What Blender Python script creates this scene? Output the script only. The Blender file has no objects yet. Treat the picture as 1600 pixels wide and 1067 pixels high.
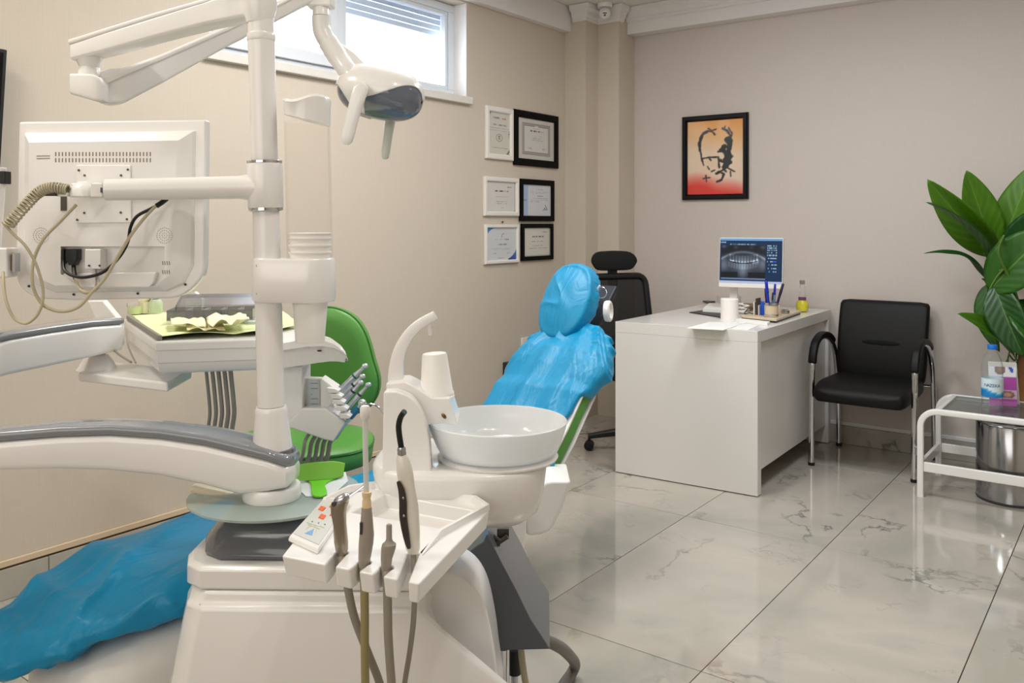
import bpy, bmesh, math, random
from mathutils import Vector, Matrix
random.seed(7)
SC = bpy.context.scene
COL = SC.collection
V = Vector
# ------------------------------------------------------------ camera, world, lights, exposure
FPX, CX, CY, CAMH, YAW = 1340.0, 800.0, 348.5, 1.28, math.radians(36.68)
cam_data = bpy.data.cameras.new('camera')
cam = bpy.data.objects.new('camera', cam_data)
COL.objects.link(cam)
cam.location = (0, 0, CAMH)
cam.rotation_euler = (math.radians(90), 0, YAW)
cam_data.sensor_fit = 'HORIZONTAL'
cam_data.sensor_width = 36.0
cam_data.lens = 36.0 * FPX / 1600.0
cam_data.shift_y = -(533.5 - CY) / 1600.0
cam_data.clip_start = 0.05
SC.camera = cam

world = bpy.data.worlds.new('sky')
SC.world = world
world.use_nodes = True
wn = world.node_tree.nodes
wn['Background'].inputs[0].default_value = (0.86, 0.93, 1.0, 1)
wn['Background'].inputs[1].default_value = 5.0

def area(name, loc, target, sx, sy, power, color):
    l = bpy.data.lights.new(name, 'AREA')
    l.shape = 'RECTANGLE'; l.size = sx; l.size_y = sy
    l.energy = power; l.color = color
    o = bpy.data.objects.new(name, l); COL.objects.link(o)
    o.location = loc
    o.rotation_euler = (V(target) - V(loc)).to_track_quat('-Z', 'Y').to_euler()
    return o
area('daylight_front_window', (-0.7, -1.35, 1.75), (-1.5, 3.0, 1.0), 2.4, 1.4, 13.5, (1.0, 0.97, 0.92))
area('ceiling_panel_office', (-0.9, 3.3, 2.66), (-0.9, 3.3, 0), 0.6, 0.6, 17, (0.86, 0.95, 1.0))
area('ceiling_panel_middle', (-2.0, 2.3, 2.66), (-2.0, 2.3, 0), 0.6, 0.6, 17, (1.0, 0.98, 0.95))
area('ceiling_panel_left', (-2.2, 0.2, 2.66), (-2.2, 0.2, 0), 0.6, 0.6, 12.5, (1.0, 0.93, 0.80))
for i, (lx, ly) in enumerate([(-0.5, 1.0), (-0.2, 1.25), (0.3, 2.6), (-1.9, 3.6)]):
    l = bpy.data.lights.new('ceiling_spot', 'AREA'); l.shape = 'DISK'; l.size = 0.10
    l.energy = 3.0; l.color = (1.0, 0.95, 0.88)
    o = bpy.data.objects.new('ceiling_spot', l); COL.objects.link(o); o.location = (lx, ly, 2.66)

SC.view_settings.view_transform = 'Standard'
SC.view_settings.look = 'None'
SC.view_settings.gamma = 1.0
SC.view_settings.use_curve_mapping = False
SC.view_settings.exposure = 0.75
SC.cycles.use_denoising = True
SC.cycles.max_bounces = 10
SC.cycles.transparent_max_bounces = 16
SC.cycles.caustics_reflective = False
SC.cycles.caustics_refractive = False

# ------------------------------------------------------------ where a sight line meets a depth or a plane of the room
CR = V((math.cos(YAW), math.sin(YAW), 0)); CF = V((-math.sin(YAW), math.cos(YAW), 0))
UP = V((0, 0, 1))
def C(xc, d, z): return CR * xc + CF * d + UP * z
def ray(x, y): return CR * ((x - CX) / FPX) + CF - UP * ((y - CY) / FPX)
def P(x, y, d): return V((0, 0, CAMH)) + ray(x, y) * d
def onX(x, y, X): r = ray(x, y); return V((0, 0, CAMH)) + r * (X / r.x)
def onY(x, y, Y): r = ray(x, y); return V((0, 0, CAMH)) + r * (Y / r.y)
def onZ(x, y, Z): r = ray(x, y); return V((0, 0, CAMH)) + r * ((Z - CAMH) / r.z)

# ------------------------------------------------------------ materials
def lin(c):
    return tuple(((v / 255) / 12.92 if v / 255 <= 0.04045 else ((v / 255 + 0.055) / 1.055) ** 2.4) for v in c) + (1,)
def setin(b, name, v):
    if name in b.inputs: b.inputs[name].default_value = v
def mat(name, rgb, rough=0.5, metal=0.0, coat=0.0, trans=0.0, ior=1.45, alpha=1.0, emit=None, estr=0.0,
        noise=0.0, nscale=40.0, bump=0.0, bscale=80.0, sheen=0.0, sss=0.0, spec=0.5):
    m = bpy.data.materials.new(name); m.use_nodes = True
    nt = m.node_tree; b = nt.nodes['Principled BSDF']
    b.inputs['Base Color'].default_value = lin(rgb)
    b.inputs['Roughness'].default_value = rough
    b.inputs['Metallic'].default_value = metal
    setin(b, 'Coat Weight', coat); setin(b, 'Coat Roughness', 0.08)
    setin(b, 'Transmission Weight', trans); setin(b, 'IOR', ior)
    setin(b, 'Alpha', alpha); setin(b, 'Sheen Weight', sheen); setin(b, 'Specular IOR Level', spec)
    if sss: setin(b, 'Subsurface Weight', sss); setin(b, 'Subsurface Scale', 0.02)
    if emit: setin(b, 'Emission Color', lin(emit)); setin(b, 'Emission Strength', estr)
    if noise or bump:
        tc = nt.nodes.new('ShaderNodeTexCoord')
    if noise:
        n = nt.nodes.new('ShaderNodeTexNoise'); n.inputs['Scale'].default_value = nscale; n.inputs['Detail'].default_value = 4
        nt.links.new(tc.outputs['Object'], n.inputs['Vector'])
        mr = nt.nodes.new('ShaderNodeMapRange'); mr.inputs['To Min'].default_value = 1 - noise; mr.inputs['To Max'].default_value = 1 + noise
        nt.links.new(n.outputs['Fac'], mr.inputs['Value'])
        mx = nt.nodes.new('ShaderNodeVectorMath'); mx.operation = 'SCALE'
        mx.inputs[0].default_value = lin(rgb)[:3]
        nt.links.new(mr.outputs['Result'], mx.inputs['Scale'])
        nt.links.new(mx.outputs['Vector'], b.inputs['Base Color'])
    if bump:
        n2 = nt.nodes.new('ShaderNodeTexNoise'); n2.inputs['Scale'].default_value = bscale; n2.inputs['Detail'].default_value = 5
        nt.links.new(tc.outputs['Object'], n2.inputs['Vector'])
        bp = nt.nodes.new('ShaderNodeBump'); bp.inputs['Strength'].default_value = bump; bp.inputs['Distance'].default_value = 0.01
        nt.links.new(n2.outputs['Fac'], bp.inputs['Height'])
        nt.links.new(bp.outputs['Normal'], b.inputs['Normal'])
    return m

def wallpaper_mat(name, rgb):
    m = bpy.data.materials.new(name); m.use_nodes = True
    nt = m.node_tree; b = nt.nodes['Principled BSDF']; b.inputs['Roughness'].default_value = 0.62
    tc = nt.nodes.new('ShaderNodeTexCoord')
    outs = []
    for sc in ((9, 9, 260), (200, 200, 9)):
        mp = nt.nodes.new('ShaderNodeMapping'); mp.inputs['Scale'].default_value = sc
        nt.links.new(tc.outputs['Object'], mp.inputs['Vector'])
        n = nt.nodes.new('ShaderNodeTexNoise'); n.inputs['Scale'].default_value = 1.0; n.inputs['Detail'].default_value = 3
        nt.links.new(mp.outputs['Vector'], n.inputs['Vector']); outs.append(n.outputs['Fac'])
    ad = nt.nodes.new('ShaderNodeMath'); ad.operation = 'ADD'
    nt.links.new(outs[0], ad.inputs[0]); nt.links.new(outs[1], ad.inputs[1])
    mr = nt.nodes.new('ShaderNodeMapRange'); mr.inputs['From Min'].default_value = 0.6; mr.inputs['From Max'].default_value = 1.4
    mr.inputs['To Min'].default_value = 0.965; mr.inputs['To Max'].default_value = 1.03
    nt.links.new(ad.outputs[0], mr.inputs['Value'])
    mx = nt.nodes.new('ShaderNodeVectorMath'); mx.operation = 'SCALE'; mx.inputs[0].default_value = lin(rgb)[:3]
    nt.links.new(mr.outputs['Result'], mx.inputs['Scale']); nt.links.new(mx.outputs['Vector'], b.inputs['Base Color'])
    bp = nt.nodes.new('ShaderNodeBump'); bp.inputs['Strength'].default_value = 0.08; bp.inputs['Distance'].default_value = 0.004
    nt.links.new(ad.outputs[0], bp.inputs['Height']); nt.links.new(bp.outputs['Normal'], b.inputs['Normal'])
    return m

def marble_mat(name, rough=0.07):
    m = bpy.data.materials.new(name); m.use_nodes = True
    nt = m.node_tree; N = nt.nodes; L = nt.links; b = N['Principled BSDF']
    b.inputs['Roughness'].default_value = rough
    setin(b, 'Specular IOR Level', 0.62)
    tc = N.new('ShaderNodeTexCoord'); oi = N.new('ShaderNodeObjectInfo')
    sc = N.new('ShaderNodeVectorMath'); sc.operation = 'SCALE'; sc.inputs[0].default_value = (37.0, 19.0, 53.0)
    L.new(oi.outputs['Random'], sc.inputs['Scale'])
    ad = N.new('ShaderNodeVectorMath'); L.new(tc.outputs['Object'], ad.inputs[0]); L.new(sc.outputs['Vector'], ad.inputs[1])
    def noise(scale, detail, rough_, dist=0.0):
        n = N.new('ShaderNodeTexNoise'); n.inputs['Scale'].default_value = scale; n.inputs['Detail'].default_value = detail
        n.inputs['Roughness'].default_value = rough_; n.inputs['Distortion'].default_value = dist
        L.new(ad.outputs['Vector'], n.inputs['Vector']); return n.outputs['Fac']
    def ramp(src, stops):
        r = N.new('ShaderNodeValToRGB'); el = r.color_ramp.elements
        while len(el) < len(stops): el.new(0.5)
        for e, (p, c) in zip(el, stops): e.position = p; e.color = c if len(c) == 4 else tuple(c) + (1,)
        L.new(src, r.inputs['Fac']); return r.outputs['Color']
    base = ramp(noise(1.7, 5, 0.55, 0.6), [(0.26, lin((150, 153, 144))), (0.43, lin((174, 169, 159))), (0.6, lin((187, 178, 168))), (0.78, lin((158, 161, 152)))])
    W, K = (1, 1, 1, 1), (0, 0, 0, 1)
    v1 = ramp(noise(1.1, 12, 0.60, 0.25), [(0.488, K), (0.4988, W), (0.5012, W), (0.510, K)])
    m1 = ramp(noise(2.3, 3, 0.5), [(0.44, K), (0.62, W)])
    v2 = ramp(noise(2.6, 12, 0.62, 0.4), [(0.490, K), (0.5, W), (0.508, K)])
    m2 = ramp(noise(3.0, 2, 0.5), [(0.54, K), (0.70, W)])
    def mul(a, c):
        x = N.new('ShaderNodeMath'); x.operation = 'MULTIPLY'; L.new(a, x.inputs[0])
        if isinstance(c, float): x.inputs[1].default_value = c
        else: L.new(c, x.inputs[1])
        return x.outputs[0]
    def mix(fac, a, col):
        x = N.new('ShaderNodeMix'); x.data_type = 'RGBA'
        L.new(fac, x.inputs[0]); L.new(a, x.inputs[6]); x.inputs[7].default_value = col; return x.outputs[2]
    c = mix(mul(mul(v1, m1), 0.78), base, lin((92, 98, 90)))
    c = mix(mul(mul(v2, m2), 0.5), c, lin((120, 126, 116)))
    L.new(c, b.inputs['Base Color'])
    return m

M = {}
M['wall'] = wallpaper_mat('wallpaper_beige', (206, 194, 179))
M['wallback'] = wallpaper_mat('wallpaper_pale', (206, 195, 188))
M['ceil'] = mat('ceiling_paint', (228, 224, 220), 0.8)
M['plaster'] = mat('cornice_paint', (232, 228, 226), 0.6)
M['marble'] = marble_mat('marble_tile')
M['grout'] = mat('grout', (132, 116, 98), 0.9)
M['pvc'] = mat('window_pvc', (226, 232, 240), 0.3)
M['stone'] = mat('sill_stone', (220, 216, 210), 0.35, noise=0.08, nscale=14)
M['slat'] = mat('shutter_slat', (214, 222, 232), 0.45)
M['rubber'] = mat('window_gasket', (70, 84, 104), 0.6)
def glass_mat(name, tint=(255, 255, 255), a=0.12, rough=0.02, refl=0.7):
    m = bpy.data.materials.new(name); m.use_nodes = True
    nt = m.node_tree; N = nt.nodes; b = N['Principled BSDF']; out = N['Material Output']
    b.inputs['Base Color'].default_value = lin(tint); b.inputs['Roughness'].default_value = rough
    setin(b, 'Specular IOR Level', 0.5)
    tr = N.new('ShaderNodeBsdfTransparent'); tr.inputs[0].default_value = lin(tint)
    fr = N.new('ShaderNodeLayerWeight'); fr.inputs[0].default_value = 0.12
    gl = N.new('ShaderNodeBsdfGlossy'); gl.inputs['Roughness'].default_value = rough
    m1 = N.new('ShaderNodeMixShader'); m1.inputs[0].default_value = a
    nt.links.new(tr.outputs[0], m1.inputs[1]); nt.links.new(b.outputs[0], m1.inputs[2])
    m2 = N.new('ShaderNodeMixShader')
    fm = N.new('ShaderNodeMath'); fm.operation = 'MULTIPLY'; fm.inputs[1].default_value = refl
    nt.links.new(fr.outputs[0], fm.inputs[0]); nt.links.new(fm.outputs[0], m2.inputs[0]); nt.links.new(m1.outputs[0], m2.inputs[1]); nt.links.new(gl.outputs[0], m2.inputs[2])
    nt.links.new(m2.outputs[0], out.inputs[0])
    return m
M['pane'] = glass_mat('window_glass', (250, 252, 255), 0.02)
M['white'] = mat('white_plastic', (238, 236, 234), 0.24, coat=0.35)
M['whitesat'] = mat('white_satin_plastic', (232, 229, 225), 0.42)
M['cream'] = mat('cream_plastic', (238, 226, 200), 0.4)
M['grey'] = mat('dark_grey_gloss_plastic', (96, 99, 104), 0.14, coat=0.5)
M['greystrip'] = mat('grey_blue_gloss_plastic', (132, 136, 142), 0.07, coat=0.5)
M['charcoal'] = mat('charcoal_plastic', (62, 64, 68), 0.42)
M['black'] = mat('black_plastic', (20, 20, 22), 0.4)
M['leather'] = mat('black_leather', (10, 9, 10), 0.5, bump=0.12, bscale=260, spec=0.3)
M['fabricblack'] = mat('black_fabric', (14, 14, 15), 0.9, bump=0.2, bscale=500)
M['chrome'] = mat('chrome', (214, 216, 220), 0.08, metal=1.0)
M['steel'] = mat('brushed_steel', (186, 188, 192), 0.26, metal=1.0)
M['hose'] = mat('grey_hose', (150, 142, 130), 0.5)
M['hose2'] = mat('yellowed_hose', (158, 146, 100), 0.5)
M['cable'] = mat('beige_cable', (188, 178, 150), 0.5)
M['coil'] = mat('beige_coil', (178, 170, 144), 0.5)
M['blackcable'] = mat('black_cable', (18, 18, 18), 0.45)
M['desk'] = mat('white_desk_laminate', (226, 223, 220), 0.22, coat=0.2)
M['vinyl'] = mat('green_vinyl', (88, 148, 66), 0.42, bump=0.08, bscale=300)
M['vinyldark'] = mat('green_vinyl_piping', (58, 110, 44), 0.45)
M['frost'] = mat('frosted_glass', (186, 202, 196), 0.3, trans=0.0, alpha=0.55)
M['bowl'] = mat('frosted_bowl', (226, 230, 232), 0.12, coat=0.6, alpha=0.90)
M['clear'] = glass_mat('clear_acrylic', (252, 251, 250), 0.10, 0.06)
M['paper'] = mat('white_paper', (236, 234, 232), 0.7)
M['cup'] = mat('white_cup_plastic', (240, 238, 234), 0.3)

# ------------------------------------------------------------ mesh builder
def spl(pts, k=6, closed=False):
    pts = [V(p) for p in pts]; n = len(pts); out = []
    rng = range(n if closed else n - 1)
    for i in rng:
        if closed: a, b, c, d = pts[(i - 1) % n], pts[i], pts[(i + 1) % n], pts[(i + 2) % n]
        else: a, b, c, d = pts[max(i - 1, 0)], pts[i], pts[i + 1], pts[min(i + 2, n - 1)]
        for j in range(k):
            t = j / k
            out.append(0.5 * ((2 * b) + (c - a) * t + (2 * a - 5 * b + 4 * c - d) * t * t + (3 * b - a - 3 * c + d) * t ** 3))
    if not closed: out.append(pts[-1])
    return out
def frame_of(t):
    t = t.normalized(); a = UP if abs(t.z) < 0.9 else V((1, 0, 0))
    u = t.cross(a).normalized(); return u, u.cross(t).normalized()
def se(c, u, v, hu, hv, e=2.0, n=24):
    out = []
    for i in range(n):
        a = 2 * math.pi * i / n; ca, sa = math.cos(a), math.sin(a)
        out.append(c + u * (hu * math.copysign(abs(ca) ** (2 / e), ca)) + v * (hv * math.copysign(abs(sa) ** (2 / e), sa)))
    return out
def rrect(c, u, v, hu, hv, r, k=4):
    out = []
    for sx, sy, a0 in ((1, 1, 0), (-1, 1, 90), (-1, -1, 180), (1, -1, 270)):
        for j in range(k + 1):
            a = math.radians(a0 + 90 * j / k)
            out.append(c + u * (sx * (hu - r) + r * math.cos(a)) + v * (sy * (hv - r) + r * math.sin(a)))
    return out
class B:
    def __init__(s): s.v = []; s.f = []
    def add(s, vs, fs):
        o = len(s.v); s.v += [V(p) for p in vs]; s.f += [tuple(i + o for i in f) for f in fs]; return s
    def obox(s, c, a, b, d):
        c, a, b, d = V(c), V(a), V(b), V(d)
        vs = [c + a * i + b * j + d * k for i in (-1, 1) for j in (-1, 1) for k in (-1, 1)]
        return s.add(vs, [(0, 1, 3, 2), (4, 6, 7, 5), (0, 4, 5, 1), (2, 3, 7, 6), (0, 2, 6, 4), (1, 5, 7, 3)])
    def box(s, lo, hi):
        lo, hi = V(lo), V(hi); c = (lo + hi) / 2; h = (hi - lo) / 2
        return s.obox(c, (h.x, 0, 0), (0, h.y, 0), (0, 0, h.z))
    def loft(s, secs, cap=True, closed=False):
        n = len(secs[0]); m = len(secs); vs = [p for q in secs for p in q]; fs = []
        for i in range(m if closed else m - 1):
            a, b = i * n, ((i + 1) % m) * n
            for j in range(n):
                k = (j + 1) % n; fs.append((a + j, a + k, b + k, b + j))
        if cap and not closed:
            fs.append(tuple(reversed(range(n)))); fs.append(tuple(range((m - 1) * n, m * n)))
        return s.add(vs, fs)
    def cyl(s, p0, p1, r0, r1=None, n=24, cap=True):
        p0, p1 = V(p0), V(p1); r1 = r0 if r1 is None else r1; u, w = frame_of(p1 - p0)
        return s.loft([se(p0, u, w, r0, r0, 2, n), se(p1, u, w, r1, r1, 2, n)], cap)
    def tube(s, pts, r, n=10, cap=True, closed=False, flat=None):
        pts = [V(p) for p in pts]; m = len(pts); secs = []
        t = (pts[1] - pts[0]).normalized(); u, w = frame_of(t)
        for i in range(m):
            if closed: t2 = (pts[(i + 1) % m] - pts[i - 1]).normalized()
            else: t2 = (pts[min(i + 1, m - 1)] - pts[max(i - 1, 0)]).normalized()
            q = t.rotation_difference(t2); u = q @ u; w = q @ w; t = t2
            rr = r[i] if isinstance(r, (list, tuple)) else r
            secs.append(se(pts[i], u, w, rr, rr, 2, n))
        return s.loft(secs, cap, closed)
    def lathe(s, c, prof, axis=UP, n=32, cap=True):
        axis = V(axis).normalized(); u, w = frame_of(axis); c = V(c)
        return s.loft([se(c + axis * h, u, w, max(r, 1e-4), max(r, 1e-4), 2, n) for r, h in prof], cap)
    def prism(s, poly, vec):
        poly = [V(p) for p in poly]; vec = V(vec); n = len(poly)
        vs = poly + [p + vec for p in poly]
        fs = [tuple(reversed(range(n))), tuple(range(n, 2 * n))] + [(i, (i + 1) % n, n + (i + 1) % n, n + i) for i in range(n)]
        return s.add(vs, fs)
    def sell(s, c, u, v, w, e1=2.0, e2=2.0, nu=32, nv=16):
        c, u, v, w = V(c), V(u), V(v), V(w); secs = []
        for j in range(nv + 1):
            b = -math.pi / 2 + math.pi * j / nv
            cb, sb = max(math.cos(b), 0.0) ** (2 / e2), math.copysign(abs(math.sin(b)) ** (2 / e2), math.sin(b))
            cb = max(cb, 1e-3)
            secs.append(se(c + w * sb, u * cb, v * cb, 1, 1, e1, nu))
        return s.loft(secs)
    def grid(s, fn, nu, nv):
        vs = [fn(i / nu, j / nv) for j in range(nv + 1) for i in range(nu + 1)]
        fs = [(j * (nu + 1) + i, j * (nu + 1) + i + 1, (j + 1) * (nu + 1) + i + 1, (j + 1) * (nu + 1) + i) for j in range(nv) for i in range(nu)]
        return s.add(vs, fs)
    def warp(s, fn): s.v = [V(fn(p)) for p in s.v]; return s
    def obj(s, name, m, parent=None, origin=None, bevel=0.0, seg=2, sub=0, smooth=40, solid=0.0, fix=True):
        me = bpy.data.meshes.new(name)
        org = V(parent['org']) if parent is not None else (V(origin) if origin is not None else sum(s.v, V()) / len(s.v))
        if parent is None and origin is None: org.z = min(p.z for p in s.v)
        me.from_pydata([tuple(p - org) for p in s.v], [], s.f)
        if fix:
            bm = bmesh.new(); bm.from_mesh(me); bmesh.ops.recalc_face_normals(bm, faces=bm.faces); bm.to_mesh(me); bm.free()
        me.materials.append(M[m] if isinstance(m, str) else m)
        if smooth:
            for p in me.polygons: p.use_smooth = True
            if not (sub or bevel): me.set_sharp_from_angle(angle=math.radians(smooth))
        o = bpy.data.objects.new(name, me); COL.objects.link(o)
        if parent is not None: o.parent = parent
        else: o.location = org
        o['org'] = tuple(org)
        if solid:
            md = o.modifiers.new('solid', 'SOLIDIFY'); md.thickness = solid; md.offset = 0
        if bevel:
            md = o.modifiers.new('bevel', 'BEVEL'); md.width = bevel; md.segments = seg; md.limit_method = 'ANGLE'; md.angle_limit = math.radians(35)
            md.harden_normals = True
        if sub:
            md = o.modifiers.new('sub', 'SUBSURF'); md.levels = sub; md.render_levels = sub
        return o
def tag(o, label, cat, group=None):
    o['label'] = label; o['category'] = cat
    if group: o['group'] = group
    return o
def thing(name, label, cat, loc, group=None):
    o = bpy.data.objects.new(name, None); COL.objects.link(o)
    o.empty_display_size = 0.05
    o.location = loc; o['org'] = tuple(loc)
    return tag(o, label, cat, group)
def struct(o): o['kind'] = 'structure'; return o
def cut(o, b):
    c = b.obj('cutter', 'white'); md = o.modifiers.new('cut', 'BOOLEAN'); md.object = c; md.operation = 'DIFFERENCE'; md.solver = 'EXACT'
    bpy.context.view_layer.update()
    dg = bpy.context.evaluated_depsgraph_get()
    me = bpy.data.meshes.new_from_object(o.evaluated_get(dg)); o.modifiers.clear(); old = o.data; o.data = me
    bpy.data.objects.remove(c); bpy.data.meshes.remove(old)
    for p in o.data.polygons: p.use_smooth = True
    o.data.set_sharp_from_angle(angle=math.radians(35))
    return o
def clone(src, loc, rz=0, label=None, **kw):
    r = src.copy(); COL.objects.link(r); r.location = loc; r.rotation_euler.z += rz
    if label: r['label'] = label
    for ch in src.children:
        c = ch.copy(); COL.objects.link(c); c.parent = r
        for g in ch.children:
            d = g.copy(); COL.objects.link(d); d.parent = c
    return r
_fonts = {}
def lettering(txt, c, u, v, h, m, parent, name='lettering', ext=0.0003, align='CENTER'):
    cu = bpy.data.curves.new('text', 'FONT'); cu.body = txt; cu.size = 1.0; cu.align_x = align; cu.align_y = 'CENTER'; cu.extrude = 0.0
    t = bpy.data.objects.new('text', cu); COL.objects.link(t)
    bpy.context.view_layer.update()
    me0 = bpy.data.meshes.new_from_object(t.evaluated_get(bpy.context.evaluated_depsgraph_get()))
    bpy.data.objects.remove(t)
    u, v = V(u).normalized(), V(v).normalized(); n = u.cross(v)
    b = B(); b.add([V(c) + (u * p.co.x + v * p.co.y) * h + n * ext for p in me0.vertices], [tuple(p.vertices) for p in me0.polygons])
    bpy.data.meshes.remove(me0)
    return b.obj(name, m, parent, smooth=0, fix=False)
# ============================================================ room
XL, YB, XR, YF, ZC = -3.131, 5.155, 1.55, -1.55, 2.71
# floor: slab plus one tile per piece
floor = struct(B().box((XL - 0.2, YF - 0.2, -0.12), (XR + 0.2, YB + 0.2, -0.012)).obj('floor', 'grout', origin=(0, 0, 0), smooth=0))
TX, TY, X0, Y0 = 0.599, 1.172, -1.030, 2.287
tile_me = None
xs = [X0 + TX * i for i in range(-4, 6)]; ys = [Y0 + TY * j for j in range(-4, 4)]
for x in xs:
    for y in ys:
        a, b_ = max(x, XL), min(x + TX, XR); c, d_ = max(y, YF), min(y + TY, YB)
        if b_ - a < 0.02 or d_ - c < 0.02: continue
        g = 0.0014
        full = (b_ - a > TX - 1e-6) and (d_ - c > TY - 1e-6)
        if full and tile_me:
            o = bpy.data.objects.new('tile', tile_me); COL.objects.link(o); o.parent = floor
            o.location = (a, c, 0)
        else:
            bb = B().box((g, g, -0.012), (b_ - a - g, d_ - c - g, 0.0))
            o = bb.obj('tile', 'marble', origin=(0, 0, 0), smooth=0, bevel=0.0008, seg=1)
            # bake the small edge bevel into the shared mesh
            bpy.context.view_layer.update()
            me = bpy.data.meshes.new_from_object(o.evaluated_get(bpy.context.evaluated_depsgraph_get())); o.modifiers.clear(); o.data = me
            o.parent = floor; o.location = (a, c, 0)
            if full: tile_me = me
# walls
WY0, WY1, WZ0, WZ1 = 2.10, 3.772, 1.998, 2.535
wl = B()
T = 0.24
wl.box((XL - T, YF - 0.2, -0.01), (XL, YB + 0.2, WZ0)); wl.box((XL - T, YF - 0.2, WZ1), (XL, YB + 0.2, ZC + 0.1))
wl.box((XL - T, YF - 0.2, WZ0), (XL, WY0, WZ1)); wl.box((XL - T, WY1, WZ0), (XL, YB + 0.2, WZ1))
struct(wl.obj('wall_left', 'wall', smooth=0))
struct(B().box((XL, YB, -0.01), (XR + 0.2, YB + 0.2, ZC + 0.1)).obj('wall_back', 'wallback', smooth=0))
struct(B().box((XR, YF - 0.2, -0.01), (XR + 0.2, YB, ZC + 0.1)).obj('wall_right', 'wall', smooth=0))
struct(B().box((XL, YF - 0.2, -0.01), (XR, YF, ZC + 0.1)).obj('wall_front', 'wall', smooth=0))
struct(B().box((XL, YF, ZC), (XR, YB, ZC + 0.1)).obj('ceiling', 'ceil', smooth=0))
# stepped corner column
p1y = onX(882, 300, XL).y
p1x = onY(915, 300, p1y).x
p2y = onX(934, 300, p1x).y
p2x = onY(967, 300, p2y).x
col = B()
g = 0.001
col.prism([(XL + g, p1y, 0), (p1x, p1y, 0), (p1x, p2y, 0), (p2x, p2y, 0), (p2x, YB - g, 0), (XL + g, YB - g, 0)], (0, 0, ZC - 0.001))
struct(col.obj('wall_corner', 'wall', smooth=0))
# cornices
def run(prof, axis, a, b, name, m='plaster'):
    """prof: (out, z) pairs; axis gives the wall run"""
    bb = B()
    if axis == 'Y': bb.loft([[V((XL + g + o_, a, z)) for o_, z in prof], [V((XL + g + o_, b, z)) for o_, z in prof]])
    else: bb.loft([[V((a, YB - g - o_, z)) for o_, z in prof], [V((b, YB - g - o_, z)) for o_, z in prof]])
    return struct(bb.obj(name, m, smooth=0))
zc1 = onX(882, 52, XL).z
dl = onY(892.5, 51, p1y).x - XL
run([(0, zc1), (dl, zc1), (dl, ZC - 0.002), (0, ZC - 0.002)], 'Y', YF, p1y - 0.001, 'trim_1')
cb = onX(980, 54, p2x); db = YB - cb.y; zb = cb.z
run([(0, zb), (db, zb), (db, zb + 0.075), (db + 0.012, zb + 0.08), (db + 0.012, zb + 0.095), (db + 0.024, zb + 0.1), (db + 0.03, zb + 0.125),
     (db + 0.05, zb + 0.14), (db + 0.05, ZC - 0.002), (0, ZC - 0.002)], 'X', p2x + 0.001, XR, 'trim_2')
zk = onY(905, 33.5, p1y).z
def crown(poly, name):
    bb = B(); secs = []
    for off, z in ((0.004, zk), (0.012, zk + 0.008), (0.012, zk + 0.02), (0.022, zk + 0.03), (0.03, zk + 0.055), (0.05, zk + 0.07), (0.055, ZC - 0.003)):
        secs.append([V((x + off * nx, y + off * ny, z)) for x, y, nx, ny in poly])
    return struct(bb.loft(secs).obj(name, 'plaster', smooth=0))
crown([(XL + 0.07, p1y, 0, -1), (p1x, p1y, 1, -1), (p1x, p2y, 1, -1), (p2x, p2y, 1, -1), (p2x, YB - db - 0.06, 1, 0), (p2x - 0.02, YB - db - 0.06, 0, 0), (p2x - 0.02, p2y + 0.02, 0, 0), (p1x - 0.02, p2y + 0.02, 0, 0), (p1x - 0.02, p1y + 0.02, 0, 0), (XL + 0.07, p1y + 0.02, 0, 0)], 'trim_3')
# skirting: left wall of marble pieces with a shadow gap and a cap strip
bl = struct(B().box((XL + g, YF, 0.001), (XL + 0.006, p1y - g, 0.112)).obj('baseboard_left', mat('skirting_gap', (92, 74, 52), 0.9), origin=(XL, 0, 0), smooth=0))
y = YF + 0.002
while y < p1y - 0.05:
    y2 = min(y + 0.60, p1y - 0.002)
    o = B().box((XL + g, y, 0.001), (XL + 0.014, y2 - 0.003, 0.104)).obj('skirting_tile', 'marble', bl, bevel=0.001, seg=1, smooth=0)
    y += 0.60
B().box((XL + g, YF + 0.002, 0.111), (XL + 0.013, p1y - 0.002, 0.133)).obj('cap_strip', mat('cap_strip', (212, 190, 162), 0.6), bl, bevel=0.003, smooth=0)
bb_ = struct(B().box((p2x + g, YB - 0.004, 0.001), (XR - 0.001, YB - g, 0.10)).obj('baseboard_back', 'grout', origin=(0, YB, 0), smooth=0))
x = p2x + 0.002
while x < XR - 0.05:
    x2 = min(x + 0.60, XR - 0.002)
    B().box((x, YB - 0.014, 0.001), (x2 - 0.003, YB - g, 0.105)).obj('skirting_tile', 'marble', bb_, bevel=0.001, seg=1, smooth=0)
    x += 0.60
B().box((p2x + 0.002, YB - 0.012, 0.106), (XR - 0.002, YB - g, 0.128)).obj('cap_strip', 'plaster', bb_, bevel=0.003, smooth=0)
# window 1
XW = XL - 0.095
win = bpy.data.objects.new('window_1', None); COL.objects.link(win); win.location = (XW, 2.95, WZ0); win['org'] = (XW, 2.95, WZ0); struct(win)
def wbox(name, m, y0, y1, z0, z1, x0, x1, bev=0.004): return B().box((x0, y0, z0), (x1, y1, z1)).obj(name, m, win, bevel=bev)
fr = B()
fw, fd = 0.045, 0.06
ymid = onX(531, 100, XW).y
e = 0.001
fr.box((XW - fd, WY0 + e, WZ0 + e), (XW, WY1 - e, WZ0 + fw)); fr.box((XW - fd, WY0 + e, WZ1 - fw), (XW, WY1 - e, WZ1 - e))
fr.box((XW - fd, WY0 + e, WZ0 + fw), (XW, WY0 + fw, WZ1 - fw)); fr.box((XW - fd, WY1 - fw, WZ0 + fw), (XW, WY1 - e, WZ1 - fw))
fr.box((XW - fd, ymid - 0.028, WZ0 + fw), (XW, ymid + 0.028, WZ1 - fw))
fr.obj('window_frame', 'pvc', win, bevel=0.004)
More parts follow.
